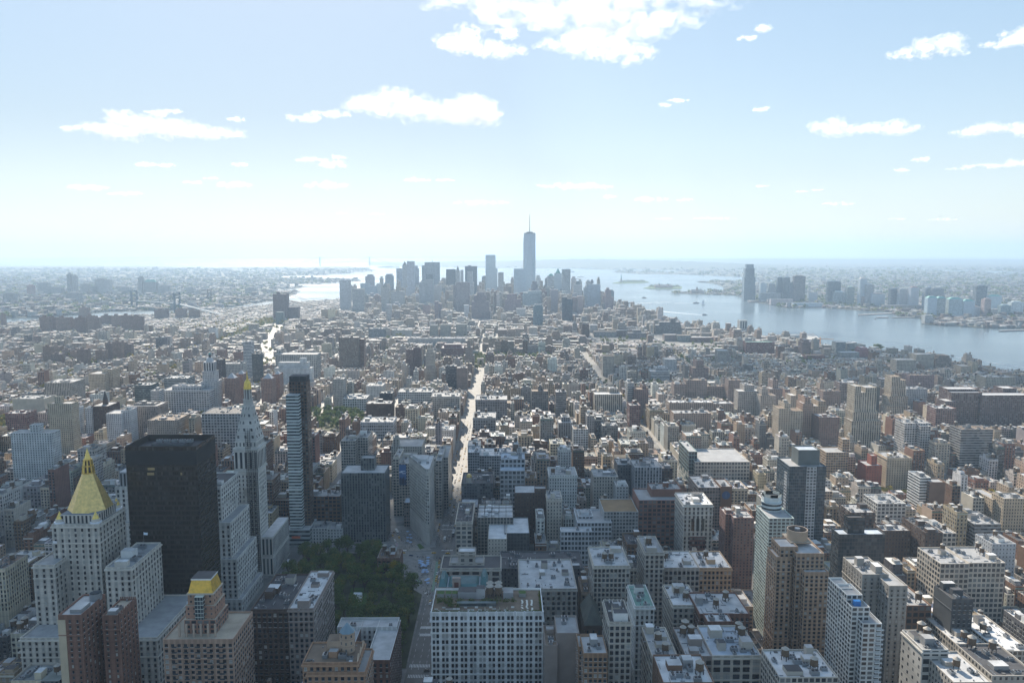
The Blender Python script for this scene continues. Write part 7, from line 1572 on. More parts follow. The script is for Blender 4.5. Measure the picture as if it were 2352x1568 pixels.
# trees along the streets and in the courts: uncountable
sv = MB(); rv = random.Random(12)
def clump(g, s, mats): leaf_cloud(sv, rv, g[0], g[1], 6.5 * s, 5.5 * s, 5.5 * s, 4.8 * s, 22, 1.9 * s, mats, 4)
for (a, b, t_, bt) in EST + EST2:
    for _ in range(5):
        x, y = cr('P', rv.uniform(a - 20, b + 20), bt + rv.uniform(-4, 14)); g = gnd(x, y)
        if inpoly(g.x, g.y, man): clump((g.x, g.y), rv.uniform(1.2, 2.2), ['leaf_olive', 'leaf_yellow', 'leaf_green'])
def streettrees(px0, px1, py0, py1, n, mats, dens=1.0):
    for _ in range(n):
        g = gnd(rv.uniform(px0, px1), rv.uniform(py0, py1))
        if not inpoly(g.x, g.y, man) or clash(g.x - 3, g.x + 3, g.y - 3, g.y + 3): continue
        for _ in range(rv.randint(1, 3)):
            ky = round((g.y - 20) / 78.0); yy = 20 + 78 * ky + rv.choice([-6.5, 6.5]) if rv.random() < .65 else g.y
            clump((g.x + rv.uniform(-12, 12), yy), rv.uniform(.9, 1.8), mats)
streettrees(1330, 2330, 775, 905, 420, ['leaf_green', 'leaf_dark', 'leaf_olive'])
streettrees(1230, 1700, 880, 985, 130, ['leaf_olive', 'leaf_yellow', 'leaf_green'])
streettrees(60, 620, 770, 900, 320, ['leaf_olive', 'leaf_yellow', 'leaf_green'])
streettrees(0, 700, 730, 770, 160, ['leaf_olive', 'leaf_green', 'leaf_yellow'])
streettrees(0, 620, 900, 1060, 150, ['leaf_green', 'leaf_olive', 'leaf_yellow'])
streettrees(1700, 2340, 985, 1200, 110, ['leaf_olive', 'leaf_green', 'leaf_yellow'])
streettrees(700, 1250, 760, 860, 110, ['leaf_olive', 'leaf_green'])
for a, b in scatter(WSQ, 15, rt_): clump((a, b), rv.uniform(1.1, 1.7), ['leaf_green', 'leaf_green', 'leaf_olive', 'leaf_dark'])
for a, b in scatter(SDR, 20, rt_): clump((a, b), rv.uniform(1.1, 1.7), ['leaf_olive', 'leaf_yellow', 'leaf_olive', 'leaf_green'])
for a, b in scatter(gp((490, 770), (632, 738), (622, 733), (470, 755)), 26, rt_): clump((a, b), rv.uniform(1, 1.6), ['leaf_olive', 'leaf_yellow'])
for poly, st_ in ((gp((1425, 650), (1484, 649), (1480, 646.3), (1430, 646.6)), 30), (gp((1486, 661), (1560, 661.5), (1560, 658), (1492, 657.5)), 30), (gp((1414, 711), (1455, 720), (1440, 711)), 16), (gp((2006, 806), (2030, 806), (2028, 802), (2010, 802)), 12)):
    for a, b in scatter(poly, st_, rt_): clump((a, b), rv.uniform(1.2, 2.2), ['leaf_dark', 'leaf_olive', 'leaf_green'])
for _ in range(2200):
    px, py = rv.uniform(-20, 2370), rv.uniform(618, 735); g = gnd(px, py)
    if inpoly(g.x, g.y, brk) or inpoly(g.x, g.y, jer):
        s = 1.5 + g.y / 4000; leaf_cloud(sv, rv, g.x, g.y, 4 * s, 14 * s, 9 * s, 4 * s, 16, 3.2 * s, ['leaf_dark', 'leaf_dark', 'leaf_olive', 'leaf_green'], 4)
o = sv.build('street_trees'); tag(o, 'scattered green and yellow trees between the far buildings', 'trees', kind='stuff')
# ------------------------------------------------------------------ road markings and the plaza
mk = MB()
def zebra(px0, py0, px1, py1, n, wid=.5, ln=3.2, along='y'):
    a, b = gnd(px0, py0), gnd(px1, py1)
    for i in range(n):
        t = (i + .5) / n; x, y = a.x + (b.x - a.x) * t, a.y + (b.y - a.y) * t
        mk.face([(x - wid / 2, y - ln / 2, .021), (x + wid / 2, y - ln / 2, .021), (x + wid / 2, y + ln / 2, .021), (x - wid / 2, y + ln / 2, .021)], 'paint_white')
zebra(1014, 1263, 1040, 1263, 14); zebra(918, 1263, 934, 1263, 9); zebra(1016, 1206, 1044, 1206, 13); zebra(1014, 1215, 1044, 1215, 13); zebra(985, 1436, 997, 1436, 0)
zebra(966, 1440, 992, 1440, 12, ln=4.2); zebra(964, 1457, 992, 1457, 12, ln=4.2); zebra(940, 1528, 988, 1528, 14, ln=4.5); zebra(936, 1552, 988, 1552, 14, ln=4.5); zebra(960, 1368, 980, 1360, 8)
for X in (-72.5, -67, -61.5):
    y = 560
    while y < 1500:
        if not 760 < y < 815: mk.face([(X - .09, y, .02), (X + .09, y, .02), (X + .09, y + 4, .02), (X - .09, y + 4, .02)], 'paint_white')
        y += 9
for X in (-78.5, -55.5): mk.face([(X - .1, 830, .02), (X + .1, 830, .02), (X + .1, 1500, .02), (X - .1, 1500, .02)], 'paint_white')
mo = mk.build('road_marking'); mo['kind'] = 'structure'
def strip(name, pts, w0, mat, z):
    v = []; f = []
    for i, p in enumerate(pts):
        a = pts[max(0, i - 1)]; b = pts[min(len(pts) - 1, i + 1)]; d = Vector((b[0] - a[0], b[1] - a[1])).normalized(); nrm = Vector((-d.y, d.x)) * w0 / 2
        v += [(p[0] + nrm.x, p[1] + nrm.y, z), (p[0] - nrm.x, p[1] - nrm.y, z)]
    for i in range(len(pts) - 1): f.append((2 * i + 1, 2 * i + 3, 2 * i + 2, 2 * i))
    me = bpy.data.meshes.new(name); me.from_pydata(v, [], f); me.materials.append(MATS[mat]); o = bpy.data.objects.new(name, me); col.objects.link(o); o['kind'] = 'structure'; return o
U = lambda x, y: (861.3 + .17215 * x, 1119.7 + .17215 * y)
plain('plaza_paving', (.27, .25, .22), rough=.75, noise=.2, nscale=.3)
slab('plaza', gp(U(520, 950), U(770, 940), U(815, 980), U(760, 1330), U(720, 1370), U(640, 1280), U(560, 1100)), .10, 'plaza_paving', z0=-.2)
slab('plaza', gp(U(330, 520), U(510, 520), U(640, 700), U(760, 830), U(560, 845), U(440, 840), U(400, 640)), .10, 'plaza_paving', z0=-.2)
slab('plaza', gp(U(560, 760), U(600, 745), U(660, 800), U(600, 822)), .3, 'lawn', z0=-.1)
strip('bike_lane', gp(U(830, 980), U(812, 1130), U(790, 1260), U(765, 1380)), 2.6, 'paint_green', .03)
strip('bike_lane', gp(U(430, 940), U(490, 1090), U(560, 1210), U(640, 1330)), 2.0, 'paint_green', .03)
# ------------------------------------------------------------------ parasols, people, traffic
pm = MB(); pm.cone(0, 0, 1.75, 2.25, 3.0, 8, 'painted', (.30, .44, .66)); pm.cone(0, 0, .05, 0, 2.3, 5, 'metal_grey', (.4,) * 3, .05); pm.cone(0, 0, .5, 0.7, .75, 8, 'painted', (.5,) * 3, .5); PAR = pm.mesh('parasol')
for (x, y) in ((595, 1000), (626, 1010), (597, 1030), (628, 1043), (652, 1055), (628, 1070), (677, 1070), (706, 998), (705, 1025), (703, 1047), (646, 1125), (682, 1124), (697, 1150), (640, 1152), (712, 1245), (683, 1262), (706, 1296), (436, 690), (480, 694), (436, 735), (475, 752), (470, 652), (712, 958), (436, 608)):
    g = gnd(*U(x, y)); o = inst('parasol', PAR, None, (g.x, g.y, .1), rng.random(), 1.08)
    tag(o, 'pale blue parasol on the triangular plaza below the wedge building' if y > 900 else 'pale blue parasol on the plaza strip left of the wedge building', 'parasol', 'blue parasols on the plaza')
def person_mesh(name, top, legs, stride):
    """one continuous skinned body: joints with radii, grown into a skin"""
    J = [(0, 0, .95, .15), (0, 0, 1.2, .16), (0, 0, 1.42, .17), (0, 0, 1.55, .07), (0, .01, 1.66, .10), (0, .01, 1.76, .085),
         (.10, stride * .25, .52, .075), (.11, stride * .5, .06, .05), (.11, stride * .5 + .14, .03, .04), (-.10, -stride * .2, .52, .075), (-.11, -stride * .55, .08, .05), (-.11, -stride * .55 + .14, .03, .04),
         (.22, 0, 1.40, .065), (.27, -stride * .2, 1.12, .05), (.28, -stride * .1 + .05, .86, .04), (-.22, 0, 1.40, .065), (-.27, stride * .2, 1.12, .05), (-.28, stride * .3 + .05, .86, .04), (.09, 0, .9, .1), (-.09, 0, .9, .1)]
    E = [(0, 1), (1, 2), (2, 3), (3, 4), (4, 5), (0, 18), (18, 6), (6, 7), (7, 8), (0, 19), (19, 9), (9, 10), (10, 11), (2, 12), (12, 13), (13, 14), (2, 15), (15, 16), (16, 17)]
    me = bpy.data.meshes.new(name); me.from_pydata([j[:3] for j in J], E, []); o = bpy.data.objects.new(name, me); col.objects.link(o)
    o.modifiers.new('s', 'SKIN')
    if not me.skin_vertices: me.attributes
    for i, j in enumerate(J): me.skin_vertices[0].data[i].radius = (j[3], j[3])
    me.skin_vertices[0].data[0].use_root = True
    o.modifiers.new('u', 'SUBSURF').levels = 1
    r = bpy.data.meshes.new_from_object(o.evaluated_get(bpy.context.evaluated_depsgraph_get())); bpy.data.objects.remove(o); bpy.data.meshes.remove(me); r.name = name
    for n_, c in (('top_' + name, top), ('legs_' + name, legs), ('skin_' + name, (.42, .28, .21)), ('hair_' + name, (.04, .03, .02))):
        r.materials.append(plain(n_, c, rough=.8))
    for p in r.polygons:
        z = p.center.z; x = abs(p.center.x)
        p.material_index = 1 if z < .95 else (2 if 1.5 < z < 1.68 or (x > .22 and z < .93) else (3 if z >= 1.68 else 0))
    return r
PEOPLE = [person_mesh('person_dark', (.03, .03, .04), (.03, .035, .06), .35), person_mesh('person_light', (.5, .5, .48), (.05, .06, .10), .3), person_mesh('person_red', (.30, .06, .05), (.06, .06, .06), .15), person_mesh('person_blue', (.08, .14, .30), (.10, .09, .08), .38)]
PT = ['walking pedestrian in dark jacket and trousers on the crossroads pavement', 'walking pedestrian in a pale top and dark trousers on the crossroads pavement', 'pedestrian in a red top standing on the crossroads pavement', 'walking pedestrian in a blue jacket and brown trousers on the crossroads pavement']
rp = random.Random(3)
for (x0, y0, x1, y1, n) in ((520, 925, 700, 940, 14), (530, 960, 790, 1330, 46), (340, 545, 500, 830, 26), (800, 520, 870, 810, 24), (500, 650, 720, 800, 16), (560, 1150, 640, 1350, 10), (820, 940, 880, 960, 8), (900, 820, 1030, 850, 8), (640, 1380, 780, 1520, 12), (150, 650, 210, 800, 10), (905, 220, 975, 500, 14)):
    for _ in range(n):
        g = gnd(*U(rp.uniform(x0, x1), rp.uniform(y0, y1))); k = rp.choices([0, 1, 2, 3], [5, 2, 1, 2])[0]
        o = inst('person', PEOPLE[k], None, (g.x, g.y, .1), rp.uniform(0, 6.28)); tag(o, PT[k], 'person', 'pedestrians around the crossroads')
def car_mesh(name, c, kind):
    m = MB()
    if kind in ('car', 'taxi'):
        b = [(-2.3, .35), (-2.3, .85), (-1.5, .95), (-.95, 1.42), (.75, 1.45), (1.5, 1.0), (2.3, .9), (2.35, .35)]; w = .88
        # side outlines run along y (length); cross width along x, roof narrower
        def P(i, s): y, z = b[i]; k = w if z < 1.1 else w * .78; return (s * k, y, z)
        n = len(b)
        for i in range(n):
            j = (i + 1) % n; gl = (i in (2, 4)); m.face([P(i, -1), P(j, -1), P(j, 1), P(i, 1)], 'win_dark' if gl else 'painted', c)
        m.face([P(i, 1) for i in range(n)], 'painted', c); m.face([P(i, -1) for i in reversed(range(n))], 'painted', c)
        for s in (-1, 1): m.face([(s * (w * .84 + .03), y, z) for y, z in ((-1.3, 1.0), (1.3, 1.02), (.7, 1.36), (-.9, 1.34))][::s], 'win_dark')
        if kind == 'taxi': m.box(-.3, .3, -.12, .12, 1.44, 1.62, 'painted', (.7, .7, .6))
        wy = (-1.45, 1.45)
    elif kind == 'truck':
        m.box(-1.25, 1.25, -4.2, 1.6, .7, 3.6, 'painted', c); m.box(-1.15, 1.15, 1.7, 3.4, .5, 2.5, 'painted', c); m.box(-1.0, 1.0, 3.38, 3.44, 1.5, 2.3, 'win_dark', c); w = 1.1; wy = (-3, 2.6)
    else:
        m.box(-1.28, 1.28, -6, 6, .4, 3.1, 'painted', c, rt=(.7, .7, .7)); m.box(-1.31, 1.31, -5.6, 5.6, 1.5, 2.5, 'win_dark', c, top=False); m.box(-1.1, 1.1, -6.05, 6.05, 1.5, 2.6, 'win_dark', c, top=False); m.box(-.8, .8, -2, -.2, 3.1, 3.4, 'metal_grey', c); w = 1.15; wy = (-3.8, 3.8)
    for y in wy:
        for s in (-1, 1):
            for i in range(8):
                a, b_ = 2 * math.pi * i / 8, 2 * math.pi * (i + 1) / 8; x0, x1 = s * (w - .15), s * (w + .04); R_ = .34 if w < 1 else .5
                m.face([(x0, y + R_ * math.cos(a), R_ + R_ * math.sin(a)), (x0, y + R_ * math.cos(b_), R_ + R_ * math.sin(b_)), (x1, y + R_ * math.cos(b_), R_ + R_ * math.sin(b_)), (x1, y + R_ * math.cos(a), R_ + R_ * math.sin(a))], 'steel_dark')
            m.face([(s * (w + .04), y + R_ * math.cos(2 * math.pi * i / 8), R_ + R_ * math.sin(2 * math.pi * i / 8)) for i in range(8)], 'steel_dark')
    return m.mesh(name)
VEH = {'yellow taxi': car_mesh('taxi', (.62, .36, .03), 'taxi'), 'white car': car_mesh('car', (.72, .72, .72), 'car'), 'black car': car_mesh('car', (.02, .02, .022), 'car'), 'silver car': car_mesh('car', (.42, .43, .45), 'car'),
       'dark blue car': car_mesh('car', (.03, .05, .12), 'car'), 'white box truck': car_mesh('truck', (.72, .72, .70), 'truck'), 'white bus': car_mesh('bus', (.60, .63, .66), 'bus'), 'dark bus': car_mesh('bus', (.10, .11, .13), 'bus')}
def veh(kind, x, y, rz, where, group='vehicles on the streets'):
    nm = {'yellow taxi': 'taxi', 'white box truck': 'truck', 'white bus': 'bus', 'dark bus': 'bus'}.get(kind, 'car')
    o = inst(nm, VEH[kind], None, (x, y, .02), rz); tag(o, kind + ' ' + where, nm, group)
CARS = ['yellow taxi', 'white car', 'black car', 'silver car', 'dark blue car']; CW = [4, 2.4, 2.6, 2, 1]
rc = random.Random(9)
for X, gap, where in ((-77.0, 7.5, 'standing at the left kerb of the long straight avenue'), (-70, 15, 'driving in the left lane of the long straight avenue'), (-64.2, 13, 'driving in the middle of the long straight avenue'), (-58.6, 12, 'driving in the right lane of the long straight avenue'), (-53.5, 8.5, 'standing at the right kerb of the long straight avenue')):
    y = 838
    while y < 1420:
        veh(rc.choices(CARS, CW)[0], X + rc.uniform(-.4, .4), y, math.pi + rc.uniform(-.03, .03), where); y += max(6.5, rc.expovariate(1 / gap) + 3) * (1 if y < 1100 else 1.7)
for (k, x, y, rz) in (('yellow taxi', 785, 875, 1.57), ('yellow taxi', 970, 880, 1.57), ('dark blue car', 482, 908, 1.2), ('yellow taxi', 375, 872, 1.4)):
    g = gnd(*U(x, y)); veh(k, g.x, g.y, rz, 'crossing the wide street before the wedge building' if x != 970 else 'turning at the avenue corner right of the wedge building')
for i, (x, y) in enumerate(((860, 985), (858, 1005), (852, 1058), (826, 1190), (818, 1215), (815, 1240), (848, 1258), (858, 1195), (828, 1150), (735, 1520), (735, 1545))):
    g = gnd(*U(x, y)); veh('white car' if i in (7, 8, 10) else 'yellow taxi', g.x, g.y, math.pi - .06, 'queueing on the avenue right of the triangular plaza' if y < 1400 else 'driving beside the left wall of the white garden block')
g = gnd(*U(930, 705)); veh('white box truck', g.x, g.y, math.pi, 'on the avenue just right of the wedge building foot')
g = gnd(*U(1048, 615)); veh('dark bus', g.x, g.y, math.pi, 'at the right kerb beside the pale arched corner building')
g = gnd(*U(292, 600)); veh('white bus', g.x, g.y, .33, 'on the slanting avenue left of the wedge building')
g = gnd(*U(172, 290)); veh('white box truck', g.x, g.y, .3, 'far up the slanting avenue left of the wedge building')
g = gnd(*cr('B', 1075, 1494)); veh('black car', g.x, g.y, math.pi / 2, 'crossing the avenue by the zebra stripes at the bottom')
g = gnd(*cr('B', 230, 845)); veh('white bus', g.x, g.y, .1, 'parked on the street left of the park trees')
for i, (x, y) in enumerate(((195, 395), (205, 430), (158, 425), (190, 487), (252, 600), (215, 600), (322, 665), (265, 700), (275, 730), (292, 772), (140, 375), (236, 640), (150, 180), (175, 220))):
    g = gnd(*U(x, y)); veh(rc.choices(CARS, CW)[0], g.x, g.y, .3, 'on the slanting avenue left of the wedge building')
for X, where in ((236, 'driving on the cross-town wide avenue right of centre'), (243, 'driving mid-lane on the wide avenue right of centre'), (250, 'driving on the far lane of the wide avenue right of centre'), (232.5, 'parked along the wide avenue right of centre')):
    y = 960
    while y < 1500: veh(rc.choices(CARS, CW)[0], X, y, rc.choice([0, 0, math.pi]), where); y += rc.expovariate(1 / 26) + 6
for i in range(len(BOW) - 1):
    a, b = BOW[i], BOW[i + 1]
    for q in range(9):
        t = rc.random(); an = math.atan2(-(b[0] - a[0]), b[1] - a[1]); veh(rc.choices(CARS, [1, 3, 2, 2, 1])[0], a[0] + (b[0] - a[0]) * t + rc.uniform(-9, 9), a[1] + (b[1] - a[1]) * t, an, 'on the broad glinting avenue at left')
# ------------------------------------------------------------------ bridges
def bridge(name, label, towers, zdeck, ztop, ends, tw, mat, tint, lw=.25):
    o = thing(name, label, 'bridge', (towers[0][0], towers[0][1], 0)); ox, oy = towers[0][0], towers[0][1]
    d = Vector((towers[1][0] - ox, towers[1][1] - oy)); L = d.length; d /= L; n_ = Vector((-d.y, d.x))
    for t in towers[:2]:
        m = MB(); bx, by = t[0] - ox, t[1] - oy
        for s in (-1, 1):
            c = Vector((bx, by)) + n_ * (s * tw); q = [(c + d * a + n_ * b_) for a, b_ in ((-tw * lw, -tw * lw), (tw * lw, -tw * lw), (tw * lw, tw * lw), (-tw * lw, tw * lw))]
            m.prism([tuple(v) for v in q], -2, ztop, mat, tint, rm=mat)
        for z in ((ztop - 9, ztop), (zdeck - 8, zdeck - 2), ((zdeck + ztop) * .5 - 3, (zdeck + ztop) * .5 + 3)):
            q = [Vector((bx, by)) + d * a + n_ * b_ for a, b_ in ((-tw * .2, -tw), (tw * .2, -tw), (tw * .2, tw), (-tw * .2, tw))]; m.prism([tuple(v) for v in q], z[0], z[1], mat, tint, rm=mat)
        m.build('bridge_tower', o)
    A = Vector((ends[0][0] - ox, ends[0][1] - oy)); B = Vector((ends[1][0] - ox, ends[1][1] - oy))
    m = MB(); pts = [A, Vector((0, 0)), d * L, B]; zz = [6, zdeck, zdeck, 6]
    for i in range(3):
        e = (pts[i + 1] - pts[i]).normalized(); nn = Vector((-e.y, e.x)) * tw * .9
        for za, zb, fl_ in ((0, 0, 1), (-4, -4, -1)):
            q = [(*(pts[i] - nn), zz[i] + za), (*(pts[i + 1] - nn), zz[i + 1] + za), (*(pts[i + 1] + nn), zz[i + 1] + za), (*(pts[i] + nn), zz[i] + za)]; m.face(q[::fl_], mat, tint)
        for s in (-1, 1): m.face([(*(pts[i] + nn * s), zz[i] - 4), (*(pts[i + 1] + nn * s), zz[i + 1] - 4), (*(pts[i + 1] + nn * s), zz[i + 1] + .1), (*(pts[i] + nn * s), zz[i] + .1)], mat, tint)
    m.build('deck', o)
    for s in (-1, 1):
        m = MB(); hg = MB(); pr = None
        for i in range(33):
            t = i / 32; p = d * (L * t) + n_ * (s * tw); z = zdeck + 4 + (ztop - zdeck - 4) * (2 * t - 1) ** 2; c = (*p, z)
            if pr: m.bar(pr, c, tw * .05 + .3, mat, tint)
            if i % 2 == 1: hg.bar((*p, zdeck), (*p, z), tw * .015 + .08, mat, tint)
            pr = c
        for a, b_ in ((pts[1], A), (pts[2], B)):
            a2 = Vector(a) + n_ * s * tw; b2 = Vector(a).lerp(Vector(b_), .55) + n_ * s * tw; m.bar((*a2, ztop), (*b2, zdeck * .75), tw * .05 + .3, mat, tint)
        m.build('main_cable', o); hg.build('hanger', o)
    return o
def gxy(px, Y): p = atY(px, 700, Y); return (p.x, p.y)
bridge('suspension_bridge', 'long hazy suspension bridge with two towers on the horizon', [gxy(737.8, 16400), gxy(851, 16700)], 70, atY(738, 589.6, 16400).z, [gxy(650, 16300), gxy(930, 16900)], 24, 'wallplain', (.20, .23, .26), .42)
bridge('suspension_bridge', 'blue-grey steel suspension bridge with two towers at left', [gxy(308.8, 4330), gxy(407.5, 4080)], 43, 100, [gxy(180, 4700), gxy(520, 3750)], 15, 'wallplain', (.09, .13, .16))
bridge('stone_bridge', 'distant bridge with a heavy stone tower behind the steel suspension bridge', [gxy(482, 4750), gxy(660, 4420)], 40, 84, [gxy(330, 5100), gxy(760, 4250)], 11, 'wallplain', (.16, .14, .125))
# ------------------------------------------------------------------ harbour
def statue():
    g = gnd(1426.7, 648.3); Y = g.y; zt = atY(1426.7, 630.5, Y).z; k = zt / 93.0
    o = thing('statue', 'green robed statue raising a torch on a stone pedestal, on the harbour island', 'statue', (g.x, g.y, 0))
    m = MB(); m.cone(0, 0, 38 * k, 0, 10 * k, 11, 'wallplain', (.33, .31, .28), 36 * k); m.box(-14 * k, 14 * k, -14 * k, 14 * k, 10 * k, 26 * k, 'wallplain', (.38, .35, .31)); m.box(-9 * k, 9 * k, -9 * k, 9 * k, 26 * k, 47 * k, 'wallplain', (.38, .35, .31)); m.build('pedestal', o)
    prof = [(6.5, 47), (6.2, 55), (5.2, 64), (4.8, 72), (5.2, 76), (2.2, 79.5), (2.0, 81), (2.3, 83.5), (1.2, 85.5)]
    m = MB()
    for (r0, z0), (r1, z1) in zip(prof, prof[1:]): m.cone(0, 0, r0 * k, z0 * k, z1 * k, 12, 'verdigris', (.3,) * 3, r1 * k, top=(z1 > 85))
    for i in range(7):
        a = math.pi * (i / 6); m.bar((0, 0, 84 * k), (4.2 * k * math.cos(a), 0, 84 * k + 3.4 * k * math.sin(a)), .25 * k, 'verdigris')
    m.bar((-4.2 * k, 0, 75 * k), (-6 * k, -1 * k, 83 * k), 1.4 * k, 'verdigris'); m.bar((-6 * k, -1 * k, 83 * k), (-5.6 * k, -1 * k, 90 * k), 1.0 * k, 'verdigris'); m.bar((4.4 * k, 0, 75 * k), (5.5 * k, -2.5 * k, 66 * k), 1.3 * k, 'verdigris'); m.box(3.4 * k, 6.4 * k, -4.6 * k, -3.6 * k, 63 * k, 70 * k, 'verdigris', (.3,) * 3)
    m.build('figure', o)
    m = MB(); m.cone(-5.6 * k, -1 * k, 1.4 * k, 89.5 * k, 90.5 * k, 8, 'verdigris', (.3,) * 3, 1.6 * k); m.cone(-5.6 * k, -1 * k, .9 * k, 90.5 * k, 93 * k, 8, 'gilded', (.8, .6, .2)); m.build('torch', o)
statue()
def hall(name, label, px0, px1, pyb, h, dep, tint, roof, turrets=0, tower=0):
    a, b = gnd(px0, pyb), gnd(px1, pyb); cx = (a.x + b.x) / 2; w_ = (b.x - a.x) / 2
    o = thing(name, label, 'building', (cx, a.y, 0)); m = MB(); m.box(-w_, w_, 0, dep, 0, h, 'punched', tint, top=False, bay=6, fl=6); m.build('wall', o)
    m = MB(); m.prism([(-w_, 0), (w_, 0), (w_, dep), (-w_, dep)], h, h + dep * .3, 'roofing', roof, rt=roof, poly2=[(-w_ * .9, dep * .45), (w_ * .9, dep * .45), (w_ * .9, dep * .55), (-w_ * .9, dep * .55)]); m.build('roof', o)
    for i in range(turrets):
        m = MB(); x = (-.5 if i % 2 else .5) * w_; y = dep * (.2 if i < 2 else .8); m.box(x - 6, x + 6, y - 6, y + 6, h - 2, h + 18, 'wallplain', tint); m.cone(x, y, 5, h + 18, h + 28, 8, 'verdigris', roof); m.build('turret', o)
    if tower:
        m = MB(); m.box(-6, 6, 2, 14, 0, tower * .75, 'wallplain', tint); m.cone(0, 8, 6, tower * .75, tower, 8, 'roofing', roof); m.build('clock_turret', o)
hall('museum', 'red brick hall with four turrets on the second harbour island', 1505, 1545, 661.5, 16, 40, (.34, .20, .15), (.28, .2, .17), 4)
hall('terminal', 'old terminal hall with a clock turret on the far shore spit', 1588, 1614, 673.5, 16, 40, (.30, .22, .18), (.2, .2, .2), 0, 52)
# piers
def pier(label, pts, z=2.0, mat='pavement'):
    o = slab('pier', gp(*pts), z, mat, z0=-2.2); del o['kind']; return tag(o, label, 'pier')
pier('long low pier reaching to the lone square tower in the river', [(1622, 757.5), (1726, 757.5), (1726, 755.2), (1660, 755.8), (1622, 756)])
pier('dark finger pier before the far marina', [(1971, 724), (2055, 719.6), (2055, 718), (1971, 722.6)])
pier('thin breakwater below the far marina, left of two', [(2014, 729.4), (2041, 729.8), (2041, 729), (2014, 728.6)])
pier('thin breakwater below the far marina, right of two', [(2048, 730), (2103, 729), (2103, 728.2), (2048, 729.2)])
pier('low rubble pier at the right edge of the river', [(2294, 760.5), (2380, 757.5), (2380, 756), (2294, 759.5)])
pier('little pier with a dark pavilion by the glass apartment towers', [(1996, 809), (2042, 806.5), (2042, 804.5), (2000, 804)])
o = thing('pier_shed', 'huge low square pier shed with an open courtyard field', 'building', tuple(gnd(1830, 786)))
c0 = gnd(1830, 786)
def q_(x, y): g = gnd(x, y); return (g.x - c0.x, g.y - c0.y)
m = MB()
Q = [q_(1768, 776), q_(1782, 790), q_(1884, 786), q_(1868, 772)]; ctr = (sum(p[0] for p in Q) / 4, sum(p[1] for p in Q) / 4); I = [(ctr[0] + (p[0] - ctr[0]) * .55, ctr[1] + (p[1] - ctr[1]) * .45) for p in Q]
if (Q[1][0] - Q[0][0]) * (Q[2][1] - Q[1][1]) - (Q[1][1] - Q[0][1]) * (Q[2][0] - Q[1][0]) < 0: Q.reverse(); I.reverse()
for i in range(4):
    j = (i + 1) % 4; L_ = math.hypot(Q[j][0] - Q[i][0], Q[j][1] - Q[i][1])
    m.face([(*Q[i], -2), (*Q[j], -2), (*Q[j], 11), (*Q[i], 11)], 'loft', (.42, .44, .45), [(0, 0), (L_ / 7, 0), (L_ / 7, 2), (0, 2)])
    m.face([(*I[j], 2), (*I[i], 2), (*I[i], 11), (*I[j], 11)], 'wallplain', (.4, .42, .44))
    m.face([(*Q[i], 11), (*Q[j], 11), (*I[j], 11), (*I[i], 11)], 'roofing', (.5, .48, .44))
m.build('shed', o); m = MB(); m.face([(*p, 2) for p in I], 'lawn'); m.build('playing_field', o)
# tower crane
g = gnd(1883, 801); zt = atY(1883, 774, g.y).z; k = zt / 55
o = thing('tower_crane', 'orange tower crane above a red building site by the pier', 'crane', (g.x, g.y, 0))
m = MB()
for a in (-1.1, 1.1):
    for b in (-1.1, 1.1): m.bar((a, b, 0), (a, b, zt), .28, 'painted', (.55, .27, .08))
for i in range(22): m.bar((-1.1, -1.1, zt * i / 22), (1.1, -1.1, zt * (i + 1) / 22), .2, 'painted', (.55, .27, .08)); m.bar((1.1, -1.1, zt * i / 22), (1.1, 1.1, zt * (i + 1) / 22), .2, 'painted', (.55, .27, .08))
m.build('mast', o)
m = MB()
for dz in (0, 2.2): m.bar((-16, 0, zt - 6 + dz), (44, 0, zt - 8 + dz * .6), .35, 'painted', (.55, .27, .08))
for i in range(18): m.bar((-16 + i * 3.3, 0, zt - 6 - i * .1), (-16 + i * 3.3 + 1.6, 0, zt - 4 - i * .1), .22, 'painted', (.55, .27, .08))
m.bar((0, 0, zt + 3), (30, 0, zt - 6), .15, 'steel_dark'); m.bar((0, 0, zt + 3), (-14, 0, zt - 4), .15, 'steel_dark'); m.build('jib', o)
m = MB(); m.box(-16, -12, -1.2, 1.2, zt - 8.5, zt - 6, 'wallplain', (.35, .33, .3)); m.build('counterweight', o)
